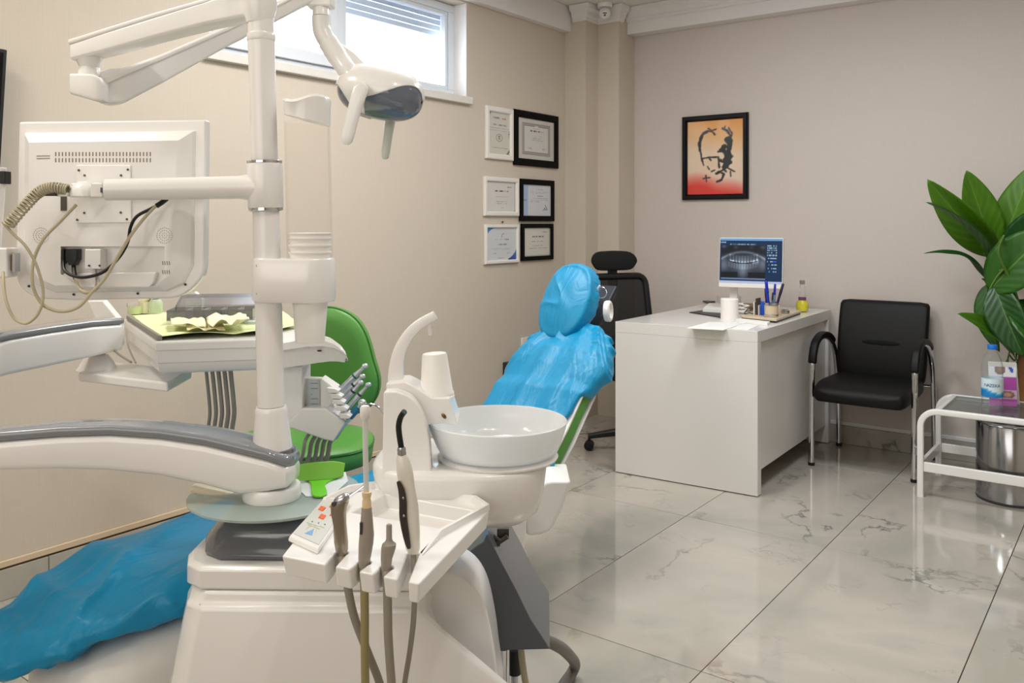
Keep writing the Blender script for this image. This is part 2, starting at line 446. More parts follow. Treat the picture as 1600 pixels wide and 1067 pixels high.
def sash(y0, y1, w, xo):
    s_ = B(); z0, z1 = WZ0 + fw, WZ1 - fw
    s_.box((xo - 0.04, y0, z0), (xo, y1, z0 + w)); s_.box((xo - 0.04, y0, z1 - w), (xo, y1, z1))
    s_.box((xo - 0.04, y0, z0 + w), (xo, y0 + w, z1 - w)); s_.box((xo - 0.04, y1 - w, z0 + w), (xo, y1, z1 - w))
    q = s_.obj('sash', 'pvc', win, bevel=0.004)
    B().box((xo - 0.026, y0 + w - 0.004, z0 + w - 0.004), (xo - 0.02, y1 - w + 0.004, z1 - w + 0.004)).obj('pane', 'pane', q, smooth=0)
    return q
sash(WY0 + fw + 0.002, ymid - 0.03, 0.055, XW + 0.018)
sash(ymid + 0.03, WY1 - fw - 0.002, 0.022, XW - 0.008)
wbox('gasket', 'rubber', WY0 + 0.01, ymid - 0.03, WZ0 + 0.003, WZ0 + 0.015, XW + 0.001, XW + 0.02, 0)
B().box((XW - 0.001, WY1 - 0.004, WZ0 + e), (XL - 0.001, WY1 - 0.0005, WZ1 - e)).obj('reveal', 'plaster', win, smooth=0)
B().box((XW - 0.001, WY0 + 0.0005, WZ0 + e), (XL - 0.001, WY0 + 0.004, WZ1 - e)).obj('reveal', 'plaster', win, smooth=0)
# roller shutter slats partly lowered outside the panes
zs = WZ1 - 0.005
for k in range(5):
    o = B().box((XW - 0.105, WY0 + 0.01, zs - 0.034), (XW - 0.09, WY1 - 0.01, zs - 0.003)).obj('shutter_slat', 'slat', win, bevel=0.005)
    zs -= 0.034
# stone sill
B().box((XL - 0.23, WY0 - 0.03, 1.956), (XL + 0.03, WY1 + 0.02, 1.997)).obj('sill', 'stone', win, bevel=0.004)
# ============================================================ office side
def picture(name, c0, u, v, w, h, nu, nv, fn, parent, emit=0.0, rough=0.4, gloss=0.0):
    """flat printed sheet: colours per vertex from fn(s, t) in sRGB 0-255"""
    c0, u, v = V(c0), V(u), V(v)
    bb = B().grid(lambda s, t: c0 + u * (w * s) + v * (h * t), nu, nv)
    mname = name + ('_screen' if emit else '_print')
    m = bpy.data.materials.new(mname); m.use_nodes = True
    nt = m.node_tree; b = nt.nodes['Principled BSDF']
    at = nt.nodes.new('ShaderNodeAttribute'); at.attribute_name = 'ink'
    b.inputs['Roughness'].default_value = rough; setin(b, 'Coat Weight', gloss)
    if emit:
        b.inputs['Base Color'].default_value = (0.01, 0.01, 0.01, 1)
        nt.links.new(at.outputs['Color'], b.inputs['Emission Color']); setin(b, 'Emission Strength', emit)
    else:
        nt.links.new(at.outputs['Color'], b.inputs['Base Color'])
    o = bb.obj(name, m, parent, smooth=0, fix=False)
    ca = o.data.color_attributes.new('ink', 'FLOAT_COLOR', 'POINT')
    buf = []
    for j in range(nv + 1):
        for i in range(nu + 1): buf += lin(fn(i / nu, j / nv))
    ca.data.foreach_set('color', buf)
    return o
def clamp(x, a=0.0, b=1.0): return max(a, min(b, x))
def mixc(a, b, t): t = clamp(t); return tuple(p + (q - p) * t for p, q in zip(a, b))
_h = {}
def hsh(i, j=0):
    k = (i, j)
    if k not in _h: _h[k] = random.Random(i * 7919 + j * 104729 + 13).random()
    return _h[k]
def segd(s, t, a, b):
    dx, dy = b[0] - a[0], b[1] - a[1]; q = clamp(((s - a[0]) * dx + (t - a[1]) * dy) / (dx * dx + dy * dy + 1e-9))
    return math.hypot(s - a[0] - dx * q, t - a[1] - dy * q)
def polyd(s, t, pts): return min(segd(s, t, pts[i], pts[i + 1]) for i in range(len(pts) - 1))

# ---- desk
dA, dB, dC = V((-2.206, 3.850, 0)), V((-1.471, 3.893, 0)), V((-1.502, 5.138, 0)); dD = dA + (dC - dB)
desk = thing('desk', 'white laminate office desk with slab end panel against the back wall', 'desk', (dA + dC) / 2)
U = (dB - dA).normalized(); W = (dC - dB).normalized(); DW = (dB - dA).length; DL = (dC - dB).length
def dk(a, b, z): return dA + U * a + W * b + UP * z
DZ = 0.775
def dbox(name, a0, a1, b0, b1, z0, z1, m='desk', bev=0.0015):
    return B().obox(dk((a0 + a1) / 2, (b0 + b1) / 2, (z0 + z1) / 2), U * ((a1 - a0) / 2), W * ((b1 - b0) / 2), UP * ((z1 - z0) / 2)).obj(name, m, desk, bevel=bev)
dbox('top', 0, DW, 0, DL, DZ - 0.055, DZ)
dbox('end_panel', 0, DW, 0, 0.05, 0.004, DZ - 0.0555)
dbox('end_panel', 0, DW, DL - 0.05, DL, 0.004, DZ - 0.0555)
dbox('modesty_panel', DW - 0.035, DW - 0.017, 0.0505, DL - 0.0505, 0.105, DZ - 0.056)
dbox('drawer_block', 0.08, 0.50, DL - 0.50, DL - 0.052, 0.06, DZ - 0.056)
for k in range(3): dbox('drawer_front', 0.062, 0.079, DL - 0.495, DL - 0.057, 0.07 + k * 0.212, 0.07 + k * 0.212 + 0.205, 'desk', 0.002)
for a in (0.06, DW - 0.06):
    for b in (0.025, DL - 0.025): B().cyl(dk(a, b, 0), dk(a, b, 0.0045), 0.018, n=12).obj('glide', 'black', desk)

# ---- visitor chair
vc = thing('visitor_chair', 'black leather visitor chair with chrome loop legs beside the white desk', 'chair', (-1.19, 4.82, 0))
xl, xr = -1.440, -0.938
for x, sgn in ((xl, 1), (xr, -1)):
    path = spl([(x, 4.585, 0.012), (x, 4.59, 0.30), (x, 4.598, 0.50), (x, 4.612, 0.57), (x, 4.655, 0.628), (x, 4.73, 0.655), (x, 4.81, 0.657), (x, 4.90, 0.635), (x, 4.98, 0.585), (x, 5.03, 0.50), (x, 5.06, 0.33), (x, 5.075, 0.18), (x, 5.085, 0.012)], 6)
    lg = B().tube(path, 0.0145, 14).obj('leg_loop', 'chrome', vc)
    for yy in (4.585, 5.085): B().cyl((x, yy, 0), (x, yy, 0.016), 0.017, n=16).obj('foot_cap', 'black', lg)
    pad = spl([(x, 4.600, 0.535), (x, 4.612, 0.582), (x, 4.652, 0.638), (x, 4.73, 0.667), (x, 4.81, 0.669), (x, 4.90, 0.648), (x, 4.955, 0.618)], 5)
    bb = B(); secs = []
    for i, p in enumerate(pad):
        t = (pad[min(i + 1, len(pad) - 1)] - pad[max(i - 1, 0)]).normalized(); nn = V((1, 0, 0)).cross(t)
        k = 1.0 if 0 < i < len(pad) - 1 else 0.75
        secs.append(rrect(p, V((1, 0, 0)), nn, 0.021 * k, 0.016 * k, 0.011 * k))
    bb.loft(secs).obj('arm_pad', 'leather', vc)
# seat: thick cushion with a rounded waterfall front
bb = B(); secs = []
for y, zt, th, hw in ((4.50, 0.398, 0.03, 0.19), (4.512, 0.424, 0.07, 0.216), (4.55, 0.448, 0.095, 0.228), (4.66, 0.458, 0.10, 0.23), (4.80, 0.450, 0.09, 0.23), (4.95, 0.452, 0.085, 0.228), (5.0, 0.450, 0.07, 0.222)):
    secs.append(rrect(V((-1.19, y, zt - th / 2)), V((1, 0, 0)), UP, hw, th / 2, min(0.03, th / 2 * 0.9), 4))
bb.loft(secs).obj('seat', 'leather', vc, sub=1)
bb = B(); secs = []
for z, y, th, hw in ((0.40, 4.985, 0.03, 0.205), (0.42, 4.985, 0.05, 0.225), (0.50, 4.99, 0.062, 0.232), (0.62, 5.01, 0.062, 0.234), (0.76, 5.045, 0.056, 0.235), (0.835, 5.07, 0.05, 0.235), (0.848, 5.073, 0.035, 0.228)):
    secs.append(rrect(V((-1.19, y, z)), V((1, 0, 0)), V((0, 1, 0.15)).normalized(), hw, th / 2, min(0.022, th / 2 * 0.9), 4))
bk = bb.loft(secs).obj('backrest', 'leather', vc, sub=1)
bb = B().sell((-1.19, 4.9785, 0.625), (0.098, 0, 0), (0, 0.004, 0), (0, 0, 0.012), 3, 2.5, 24, 8)
bb.obj('back_slot', 'fabricblack', bk)
B().tube([(xl, 4.64, 0.395), (xr, 4.64, 0.395)], 0.011, 10).obj('cross_bar', 'chrome', vc)
B().tube([(xl, 5.065, 0.40), (xr, 5.065, 0.40)], 0.011, 10).obj('cross_bar', 'chrome', vc)

# ---- glass coffee table
tb = thing('coffee_table', 'low coffee table with white tube frame and glass top, right of the chair', 'table', (-0.4, 4.57, 0))
tx0, tx1, ty0, ty1, tz = -0.865, 0.05, 4.365, 4.79, 0.405
def rail_frame(y):
    r = 0.075
    pts = [V((tx0, y, 0.0)), V((tx0, y, tz - r))] + [V((tx0 + r - r * math.cos(a), y, tz - r + r * math.sin(a))) for a in [math.radians(q) for q in range(10, 91, 10)]]
    pts += [V((tx1 - r + r * math.sin(a), y, tz - r + r * math.cos(a))) for a in [math.radians(q) for q in range(0, 91, 10)]] + [V((tx1, y, 0.0))]
    bb = B(); secs = []
    for i, p in enumerate(pts):
        t = (pts[min(i + 1, len(pts) - 1)] - pts[max(i - 1, 0)]).normalized(); nn = V((0, 1, 0)).cross(t)
        secs.append(rrect(p, V((0, 1, 0)), nn, 0.0125, 0.014, 0.006, 3))
    bb.loft(secs)
    return bb
for y in (ty0, ty1): rail_frame(y).obj('leg_frame', 'white', tb)
for x in (tx0 + 0.075, tx1 - 0.075): B().box((x - 0.012, ty0 + 0.0126, tz - 0.012), (x + 0.012, ty1 - 0.0126, tz + 0.013)).obj('side_rail', 'white', tb, bevel=0.004)
for y in (ty0, ty1): B().box((tx0 + 0.0145, y - 0.009, 0.12), (tx1 - 0.0145, y + 0.009, 0.165)).obj('lower_rail', 'white', tb, bevel=0.004)
for x in (tx0, tx1): B().box((x - 0.009, ty0 + 0.0126, 0.12), (x + 0.009, ty1 - 0.0126, 0.165)).obj('lower_rail', 'white', tb, bevel=0.004)
M['tabletop'] = glass_mat('table_glass', (226, 230, 228), 0.14, 0.03)
B().box((tx0 + 0.088, ty0 + 0.013, tz + 0.003), (tx1 - 0.088, ty1 - 0.013, tz + 0.011)).obj('glass_top', 'tabletop', tb, smooth=0)
TZ = tz + 0.0115
# ---- water bottle
wb = onZ(1550.5, 641, TZ)
wb = thing('water_bottle', 'clear plastic water bottle with blue cap and label on the coffee table', 'bottle', wb)
o0 = V(wb['org'])
M['pet'] = glass_mat('clear_pet', (250, 252, 253), 0.05, 0.04, 0.45)
prof = [(0.028, 0), (0.031, 0.006), (0.0315, 0.03), (0.0295, 0.036), (0.0315, 0.042), (0.0295, 0.054), (0.0315, 0.062), (0.0315, 0.12), (0.030, 0.126), (0.0315, 0.133), (0.031, 0.165), (0.027, 0.19), (0.017, 0.214), (0.0125, 0.222), (0.0125, 0.235)]
prof = [(r * 1.42, h * 1.24) for r, h in prof]
B().lathe(o0, prof, n=28).obj('bottle_body', 'pet', wb)
B().lathe(o0 + UP * 0.282, [(0.0200, 0), (0.0205, 0.002), (0.0205, 0.019), (0.019, 0.021)], n=24).obj('cap', mat('blue_cap', (24, 112, 206), 0.4), wb)
bb = B(); n = 40
lab = []
for j in range(13):
    lab.append([o0 + V((math.cos(2 * math.pi * i / n) * 0.0456, math.sin(2 * math.pi * i / n) * 0.0456, 0.066 + 0.085 * j / 12)) for i in range(n)])
bb.loft(lab, cap=False)
lm = bpy.data.materials.new('bottle_label'); lm.use_nodes = True
nt = lm.node_tree; at = nt.nodes.new('ShaderNodeAttribute'); at.attribute_name = 'ink'; nt.links.new(at.outputs['Color'], nt.nodes['Principled BSDF'].inputs['Base Color'])
lo = bb.obj('label_band', lm, wb)
ca = lo.data.color_attributes.new('ink', 'FLOAT_COLOR', 'POINT'); buf = []
for j in range(13):
    for i in range(n):
        t = j / 12; wv = 0.36 + 0.12 * math.sin(i / n * 4 * math.pi)
        buf += lin((22, 128, 196) if t < wv - 0.12 else ((60, 170, 220) if t < wv else (212, 230, 238)))
ca.data.foreach_set('color', buf)
# word on the label, wrapped by hand letter by letter round the front
vd = math.atan2(-o0.y, -o0.x)
for i, chh in enumerate('NAZEKA'):
    a = vd + (i - 2.5) * 0.24
    nrm = V((math.cos(a), math.sin(a), 0)); tan = V((-math.sin(a), math.cos(a), 0))
    lettering(chh, o0 + nrm * 0.0459 + UP * 0.120, tan, UP, 0.021, mat('label_ink', (34, 84, 130), 0.5), lo, 'letter')
# ---- leaflet
lf0 = onZ(1546, 633, TZ + 0.0005); u = V((0.93, 0.36, 0)).normalized(); lv = V((-0.04, 0.10, 1)).normalized()
lf = thing('leaflet', 'pink and white folded leaflet standing behind the water bottle', 'leaflet', lf0)
def leafpic(s, t):
    c = (236, 238, 242) if t > 0.66 else (176, 74, 168)
    if t > 0.66:
        d = math.hypot((s - 0.42) / 0.2, (t - 0.83) / 0.13)
        if d < 1: c = mixc((176, 140, 128), (120, 96, 90), d)
        if segd(s, t, (0.72, 0.94), (0.86, 0.80)) < 0.05 or segd(s, t, (0.72, 0.94), (0.86, 0.95)) < 0.03: c = (26, 84, 190)
    elif t < 0.36 and t > 0.16:
        d = math.hypot((s - 0.66) / 0.26, (t - 0.26) / 0.085)
        c = (214, 176, 206) if s > 0.3 else c
        if d < 1: c = mixc((206, 158, 134), (112, 84, 76), (d - 0.4) * 2)
    elif t < 0.12: c = (196, 110, 188)
    return c
lw, lh = 0.118, 0.205
bb = B().obox(lf0 + u * lw / 2 + lv * lh / 2 + u.cross(lv) * -0.0012, u * lw / 2, lv * lh / 2, u.cross(lv) * 0.0008).obj('back_sheet', 'paper', lf, smooth=0)
picture('front_sheet', lf0, u, lv, lw, lh, 24, 40, leafpic, lf, gloss=0.3)
bk2 = V((0.1, 0.28, 1)).normalized()
B().obox(lf0 + u * lw / 2 + V((0.0, 0.035, 0)) + UP * (lh / 2 - 0.001), u * lw / 2, V((-u.y, u.x, 0)) * 0.0004 + V((0, 0, 0)), V((-0.05, -0.19, 1)).normalized() * lh / 2).obj('rear_sheet', 'paper', lf, smooth=0)
# ---- steel bin under the table
bc = onZ(1579, 742, 0); bc = onY(1580, 700, 4.578); bc.z = 0
bn = thing('steel_bin', 'polished steel cylinder standing under the glass coffee table', 'bin', bc)
B().lathe(bc, [(0.144, 0.0), (0.146, 0.004), (0.146, 0.012)], n=40).obj('base_ring', 'charcoal', bn)
M['binsteel'] = mat('polished_steel', (176, 178, 182), 0.16, metal=1.0)
B().lathe(bc, [(0.145, 0.0125), (0.145, 0.352), (0.141, 0.358)], n=48).obj('body', 'binsteel', bn)
B().lathe(bc, [(0.142, 0.3585), (0.142, 0.366), (0.11, 0.376), (0.03, 0.380)], n=48).obj('lid', 'binsteel', bn)
# ---- plant
def leaf_mat(name, a, b_):
    m = bpy.data.materials.new(name); m.use_nodes = True; nt = m.node_tree; N = nt.nodes; L = nt.links; p = N['Principled BSDF']
    p.inputs['Roughness'].default_value = 0.38
    uv = N.new('ShaderNodeUVMap'); sp = N.new('ShaderNodeSeparateXYZ'); L.new(uv.outputs[0], sp.inputs[0])
    ab = N.new('ShaderNodeMath'); ab.operation = 'ABSOLUTE'; sb = N.new('ShaderNodeMath'); sb.operation = 'SUBTRACT'; sb.inputs[1].default_value = 0.5
    L.new(sp.outputs[0], sb.inputs[0]); L.new(sb.outputs[0], ab.inputs[0])
    k = N.new('ShaderNodeMath'); k.operation = 'MULTIPLY_ADD'; k.inputs[1].default_value = -0.55; L.new(ab.outputs[0], k.inputs[0]); L.new(sp.outputs[1], k.inputs[2])
    wv = N.new('ShaderNodeMath'); wv.operation = 'MULTIPLY'; wv.inputs[1].default_value = 52.0; L.new(k.outputs[0], wv.inputs[0])
    sn = N.new('ShaderNodeMath'); sn.operation = 'SINE'; L.new(wv.outputs[0], sn.inputs[0])
    rp = N.new('ShaderNodeMapRange'); rp.inputs['From Min'].default_value = 0.8; rp.inputs['From Max'].default_value = 1.0; L.new(sn.outputs[0], rp.inputs['Value'])
    nz = N.new('ShaderNodeTexNoise'); nz.inputs['Scale'].default_value = 5.0; L.new(uv.outputs[0], nz.inputs['Vector'])
    mx = N.new('ShaderNodeMix'); mx.data_type = 'RGBA'; mx.inputs[6].default_value = lin(a); mx.inputs[7].default_value = lin(b_); L.new(nz.outputs['Fac'], mx.inputs[0])
    mx2 = N.new('ShaderNodeMix'); mx2.data_type = 'RGBA'; mx2.inputs[7].default_value = lin((30, 62, 18)); L.new(mx.outputs[2], mx2.inputs[6])
    sc = N.new('ShaderNodeMath'); sc.operation = 'MULTIPLY'; sc.inputs[1].default_value = 0.13; L.new(rp.outputs[0], sc.inputs[0]); L.new(sc.outputs[0], mx2.inputs[0])
    mid = N.new('ShaderNodeMath'); mid.operation = 'LESS_THAN'; mid.inputs[1].default_value = 0.018; L.new(ab.outputs[0], mid.inputs[0])
    ms = N.new('ShaderNodeMath'); ms.operation = 'MULTIPLY'; ms.inputs[1].default_value = 0.28; L.new(mid.outputs[0], ms.inputs[0])
    mx3 = N.new('ShaderNodeMix'); mx3.data_type = 'RGBA'; mx3.inputs[7].default_value = lin((136, 176, 84)); L.new(mx2.outputs[2], mx3.inputs[6]); L.new(ms.outputs[0], mx3.inputs[0])
    L.new(mx3.outputs[2], p.inputs['Base Color'])
    bp = N.new('ShaderNodeBump'); bp.inputs['Strength'].default_value = 0.18; bp.inputs['Distance'].default_value = 0.003; L.new(sn.outputs[0], bp.inputs['Height']); L.new(bp.outputs['Normal'], p.inputs['Normal'])
    return m
LM = [leaf_mat('leaf_bright', (84, 132, 14), (62, 112, 14)), leaf_mat('leaf_mid', (48, 100, 14), (34, 82, 16)), leaf_mat('leaf_dark', (24, 64, 22), (30, 80, 20))]
pl0 = V((-0.50, 4.975, 0))
plant = thing('potted_plant', 'tall green broad-leaved plant with woody stem behind the coffee table', 'plant', pl0)
B().lathe(pl0, [(0.10, 0.0), (0.105, 0.004), (0.13, 0.30), (0.135, 0.31), (0.135, 0.325), (0.122, 0.325), (0.118, 0.30)], n=36).obj('pot', 'charcoal', plant)
B().lathe(pl0, [(0.116, 0.27), (0.117, 0.302)], n=28).obj('soil', mat('soil', (54, 42, 32), 0.95, bump=0.6, bscale=60), plant)
M['trunk'] = mat('bamboo_trunk', (150, 104, 62), 0.6, noise=0.35, nscale=22)
stem_top = P(1600, 455, 4.42)
st = spl([pl0 + UP * 0.29, pl0 + V((0.0, -0.015, 0.45)), pl0 + V((0.0, -0.03, 0.62)), pl0 + V((0.0, -0.05, 0.68))], 8)
B().tube(st, [0.030 + 0.004 * (1 if (i % 6 == 0) else 0) for i in range(len(st))], 16).obj('trunk', 'trunk', plant)
hub = V((-0.52, 4.86, 0.86))
gst = spl([st[-1] - UP * 0.02, V((-0.51, 4.90, 0.80)), V((-0.54, 4.80, 0.98)), V((-0.585, 4.70, 1.13)), V((-0.56, 4.66, 1.22))], 8)
B().tube(gst, [0.012 - 0.007 * i / (len(gst) - 1) for i in range(len(gst))], 10).obj('green_stem', mat('green_stem', (92, 128, 52), 0.5), plant)
def leaf(base, tip, w, m, bend=0.0, fold=0.25, nrm=None, stalk=None, ripple=0.0, peak=0.42):
    base, tip = V(base), V(tip); ax = tip - base; Ln = ax.length; t = ax.normalized()
    nrm = V(nrm or (0.2, -1, 0.5)); side = t.cross(nrm).normalized(); up = side.cross(t).normalized()
    nu, nv = 10, 22
    def fn(a, b_):
        q = a * 2 - 1
        pw = (math.sin(math.pi * b_ ** (math.log(0.5) / math.log(peak))) ** 0.75) if 0 < b_ < 1 else 0.0
        pw = max(pw, 0.02 if b_ < 0.5 else 0.004)
        off = up * (bend * Ln * 4 * b_ * (1 - b_)) + up * (fold * w * abs(q) * pw) + up * (ripple * w * pw * abs(q) * math.sin(b_ * 17 + q * 2))
        return base + ax * b_ + side * (q * w * pw) + off
    bb = B().grid(fn, nu, nv)
    o = bb.obj('leaf', LM[m], plant, solid=0.0012, fix=False)
    uvl = o.data.uv_layers.new(name='UVMap')
    for lp in o.data.loops:
        vi = lp.vertex_index; uvl.data[lp.index].uv = ((vi % (nu + 1)) / nu, (vi // (nu + 1)) / nv)
    if stalk:
        pts = spl([V(stalk), (V(stalk) + base) / 2 + V((0, 0, 0.015)), base, base + ax * 0.12], 6)
        B().tube(pts, [0.0042, ] * (len(pts) - 1) + [0.002], 8).obj('leaf_stalk', 'trunk' if False else mat('leaf_stalk', (104, 140, 60), 0.5), o)
    return o
def on(x, y, d): return P(x, y, d)
s1 = gst[-1]; s2 = gst[20]; s3 = gst[10]
leaf(on(1556, 400, 4.36), on(1449, 280, 4.22), 0.088, 0, 0.03, 0.28, (-0.5, -1, 0.7), s1)
leaf(on(1549, 406, 4.30), on(1446, 316, 4.10), 0.062, 1, 0.06, 0.45, (-0.3, -1, 1.1), s1)
leaf(on(1556, 396, 4.38), on(1510, 266, 4.34), 0.090, 0, -0.02, 0.20, (0.3, -1, 0.35), s1)
leaf(on(1562, 398, 4.40), on(1618, 254, 4.30), 0.100, 0, 0.02, 0.20, (-0.4, -1, 0.3), s1)
leaf(on(1546, 440, 4.33), on(1443, 396, 4.12), 0.034, 2, 0.16, -0.5, (0.2, -0.35, 1), s2, 0.12, 0.36)
leaf(on(1546, 454, 4.24), on(1652, 352, 4.02), 0.120, 1, 0.06, 0.16, (0.2, -1, 0.6), s2)
leaf(on(1542, 444, 4.30), on(1562, 550, 4.25), 0.062, 1, 0.08, 0.40, (-0.7, -1, 0.2), s2)
leaf(on(1554, 446, 4.22), on(1600, 558, 4.10), 0.086, 2, 0.06, 0.36, (-0.3, -1, 0.5), s2)
leaf(on(1587, 562, 4.36), on(1496, 490, 4.12), 0.074, 0, 0.06, 0.28, (0.2, -1, 0.9), s3, 0.05, 0.42)
leaf(on(1590, 468, 4.22), on(1640, 560, 4.00), 0.092, 1, 0.08, 0.28, (0.3, -1, 0.5), s2)
leaf(on(1566, 415, 4.38), on(1665, 310, 4.12), 0.100, 2, 0.03, 0.2, (0, -1, 0.4), s1)
leaf(on(1575, 460, 4.34), on(1670, 420, 4.02), 0.085, 1, 0.10, 0.2, (0, -0.6, 1), s2)
leaf(on(1595, 540, 4.34), on(1670, 500, 4.02), 0.066, 1, 0.10, 0.3, (0, -0.6, 1), s3)
leaf(on(1575, 560, 4.40), on(1566, 650, 4.36), 0.020, 1, 0.05, 0.3, (-0.3, -1, 0.2), s3)
leaf(on(1592, 560, 4.38), on(1586, 640, 4.36), 0.018, 2, 0.05, 0.3, (-0.3, -1, 0.2), s3)

# ---- picture frame with an ink portrait
def frame_on_back(name, label, x0, x1, z0, z1, bw, depth, fm, fn, nu, nv, cat='picture'):
    t = thing(name, label, cat, ((x0 + x1) / 2, YB, z0))
    y1 = YB - 0.002; y0 = y1 - depth
    bb = B()
    secs = []
    for ox, oy in ((0, 0.0), (0, 0.7), (0.25, 1.0), (0.75, 1.0), (1.0, 0.55), (1.0, 0.2)):
        i = bw * ox; yy = y1 - depth * oy
        secs.append([V((x0 + i, yy, z0 + i)), V((x1 - i, yy, z0 + i)), V((x1 - i, yy, z1 - i)), V((x0 + i, yy, z1 - i))])
    bb.loft(secs, cap=False); bb.obj('frame', fm, t, smooth=0)
    B().box((x0 + 0.004, y1 - 0.006, z0 + 0.004), (x1 - 0.004, y1, z1 - 0.004)).obj('backing', 'black', t, smooth=0)
    picture('print', (x0 + bw * 0.9, y1 - 0.0075, z0 + bw * 0.9), (1, 0, 0), UP, x1 - x0 - bw * 1.8, z1 - z0 - bw * 1.8, nu, nv, fn, t, gloss=0.4, rough=0.3)
    return t
INK = [([(0.24, 0.60), (0.22, 0.70), (0.27, 0.80), (0.35, 0.85)], 0.022), ([(0.24, 0.60), (0.26, 0.50), (0.30, 0.40)], 0.010), ([(0.36, 0.86), (0.46, 0.84), (0.50, 0.80)], 0.008),
       ([(0.64, 0.88), (0.72, 0.84), (0.77, 0.77), (0.79, 0.66)], 0.016), ([(0.28, 0.49), (0.40, 0.50), (0.55, 0.50)], 0.009), ([(0.41, 0.48), (0.43, 0.46)], 0.014),
       ([(0.76, 0.70), (0.74, 0.60), (0.76, 0.48), (0.72, 0.38)], 0.045), ([(0.64, 0.62), (0.70, 0.56), (0.68, 0.46), (0.66, 0.36)], 0.040), ([(0.56, 0.57), (0.64, 0.58)], 0.012),
       ([(0.56, 0.50), (0.57, 0.40), (0.58, 0.36)], 0.012), ([(0.44, 0.31), (0.50, 0.33)], 0.006), ([(0.52, 0.28), (0.60, 0.30), (0.66, 0.27), (0.62, 0.20), (0.54, 0.17)], 0.014),
       ([(0.70, 0.36), (0.84, 0.30)], 0.007), ([(0.34, 0.26), (0.35, 0.18)], 0.007), ([(0.29, 0.22), (0.41, 0.23)], 0.005), ([(0.77, 0.30), (0.78, 0.24)], 0.006), ([(0.37, 0.38), (0.40, 0.34)], 0.006), ([(0.77, 0.77), (0.70, 0.72), (0.74, 0.66)], 0.030), ([(0.78, 0.66), (0.72, 0.58), (0.77, 0.50)], 0.034), ([(0.60, 0.60), (0.68, 0.64), (0.76, 0.60)], 0.030), ([(0.30, 0.82), (0.25, 0.74), (0.23, 0.64)], 0.013), ([(0.38, 0.89), (0.44, 0.86), (0.52, 0.87)], 0.006), ([(0.68, 0.90), (0.66, 0.86)], 0.012), ([(0.74, 0.88), (0.80, 0.80)], 0.007), ([(0.60, 0.45), (0.66, 0.42), (0.70, 0.46)], 0.020), ([(0.56, 0.30), (0.66, 0.33), (0.70, 0.30)], 0.014)]
def portrait(s, t):
    bg = mixc((232, 206, 178), (226, 150, 62), (t - 0.55) * 2.2 + 0.25 * (s - 0.5))
    bg = mixc((228, 202, 184), bg, (t - 0.25) * 3 + 0.4)
    e = 0.30 - 0.22 * max(0, s - 0.35) + 0.02 * math.sin(s * 9)
    bg = mixc(bg, (222, 52, 44), clamp((e - t) * 5.0) * 0.95)
    d = 0.0
    for pts, w in INK:
        q = polyd(s, t * 1.28, [(a, b * 1.28) for a, b in pts]) - w * (0.85 + 0.45 * math.sin(s * 37 + t * 23) * math.sin(t * 41 - s * 19)) - 0.003 * math.sin(s * 171 + 3 * math.sin(t * 90)) * math.sin(t * 147)
        d = max(d, clamp(1 - q / 0.012))
    return mixc(bg, (22, 28, 32), d)
frame_on_back('framed_portrait', 'black framed ink portrait on an orange and red ground above the desk', -2.445, -2.002, 1.430, 1.968, 0.034, 0.028, mat('black_frame_gloss', (8, 10, 18), 0.35, spec=0.3), portrait, 90, 112)

# ---- six framed certificates on the left wall
def cert(name, label, y0, y1, z0, z1, bw, fm, fn):
    t = thing(name, label, 'certificate', (XL, (y0 + y1) / 2, z0), 'framed certificates on the left wall')
    xb = XL + 0.002; dep = 0.018
    bb = B(); secs = []
    for ox, oy in ((0, 0.0), (0, 0.75), (0.2, 1.0), (0.8, 1.0), (1.0, 0.7), (1.0, 0.3)):
        i = bw * ox; xx = xb + dep * oy
        secs.append([V((xx, y0 + i, z0 + i)), V((xx, y1 - i, z0 + i)), V((xx, y1 - i, z1 - i)), V((xx, y0 + i, z1 - i))])
    bb.loft(secs, cap=False).obj('frame', fm, t, smooth=0)
    B().box((xb, y0 + 0.004, z0 + 0.004), (xb + 0.004, y1 - 0.004, z1 - 0.004)).obj('backing', 'black', t, smooth=0)
    picture('certificate_sheet', (xb + 0.0055, y0 + bw * 0.9, z0 + bw * 0.9), (0, 1, 0), UP, y1 - y0 - bw * 1.8, z1 - z0 - bw * 1.8, 70, 90, fn, t, gloss=0.35, rough=0.3)
def lines(s, t, rows, seed):
    """grey text rows: (t centre, s0, s1, height, darkness)"""
    for k, (tc, a, b_, h, dk_) in enumerate(rows):
        if abs(t - tc) < h / 2 and a < s < b_ and hsh(int(s * 55), seed * 31 + k) > 0.30: return dk_
    return 0.0
def corners(s, t, lw=0.02, ext=0.16):
    m = 0.035
    a, b_ = min(s, 1 - s), min(t, 1 - t)
    d = 0
    if abs(a - m) < lw * 0.6 or abs(b_ - m) < lw * 0.35: d = 0.25 if (a >= m - lw and b_ >= m - lw) else 0
    if a + b_ < ext and min(a, b_) > m - lw and math.hypot(a - ext, b_ - ext) > ext * 1.05: d = 0.85
    return d
WF = mat('white_frame', (232, 226, 220), 0.35, coat=0.2); BF = mat('black_frame', (9, 8, 9), 0.55, spec=0.12)
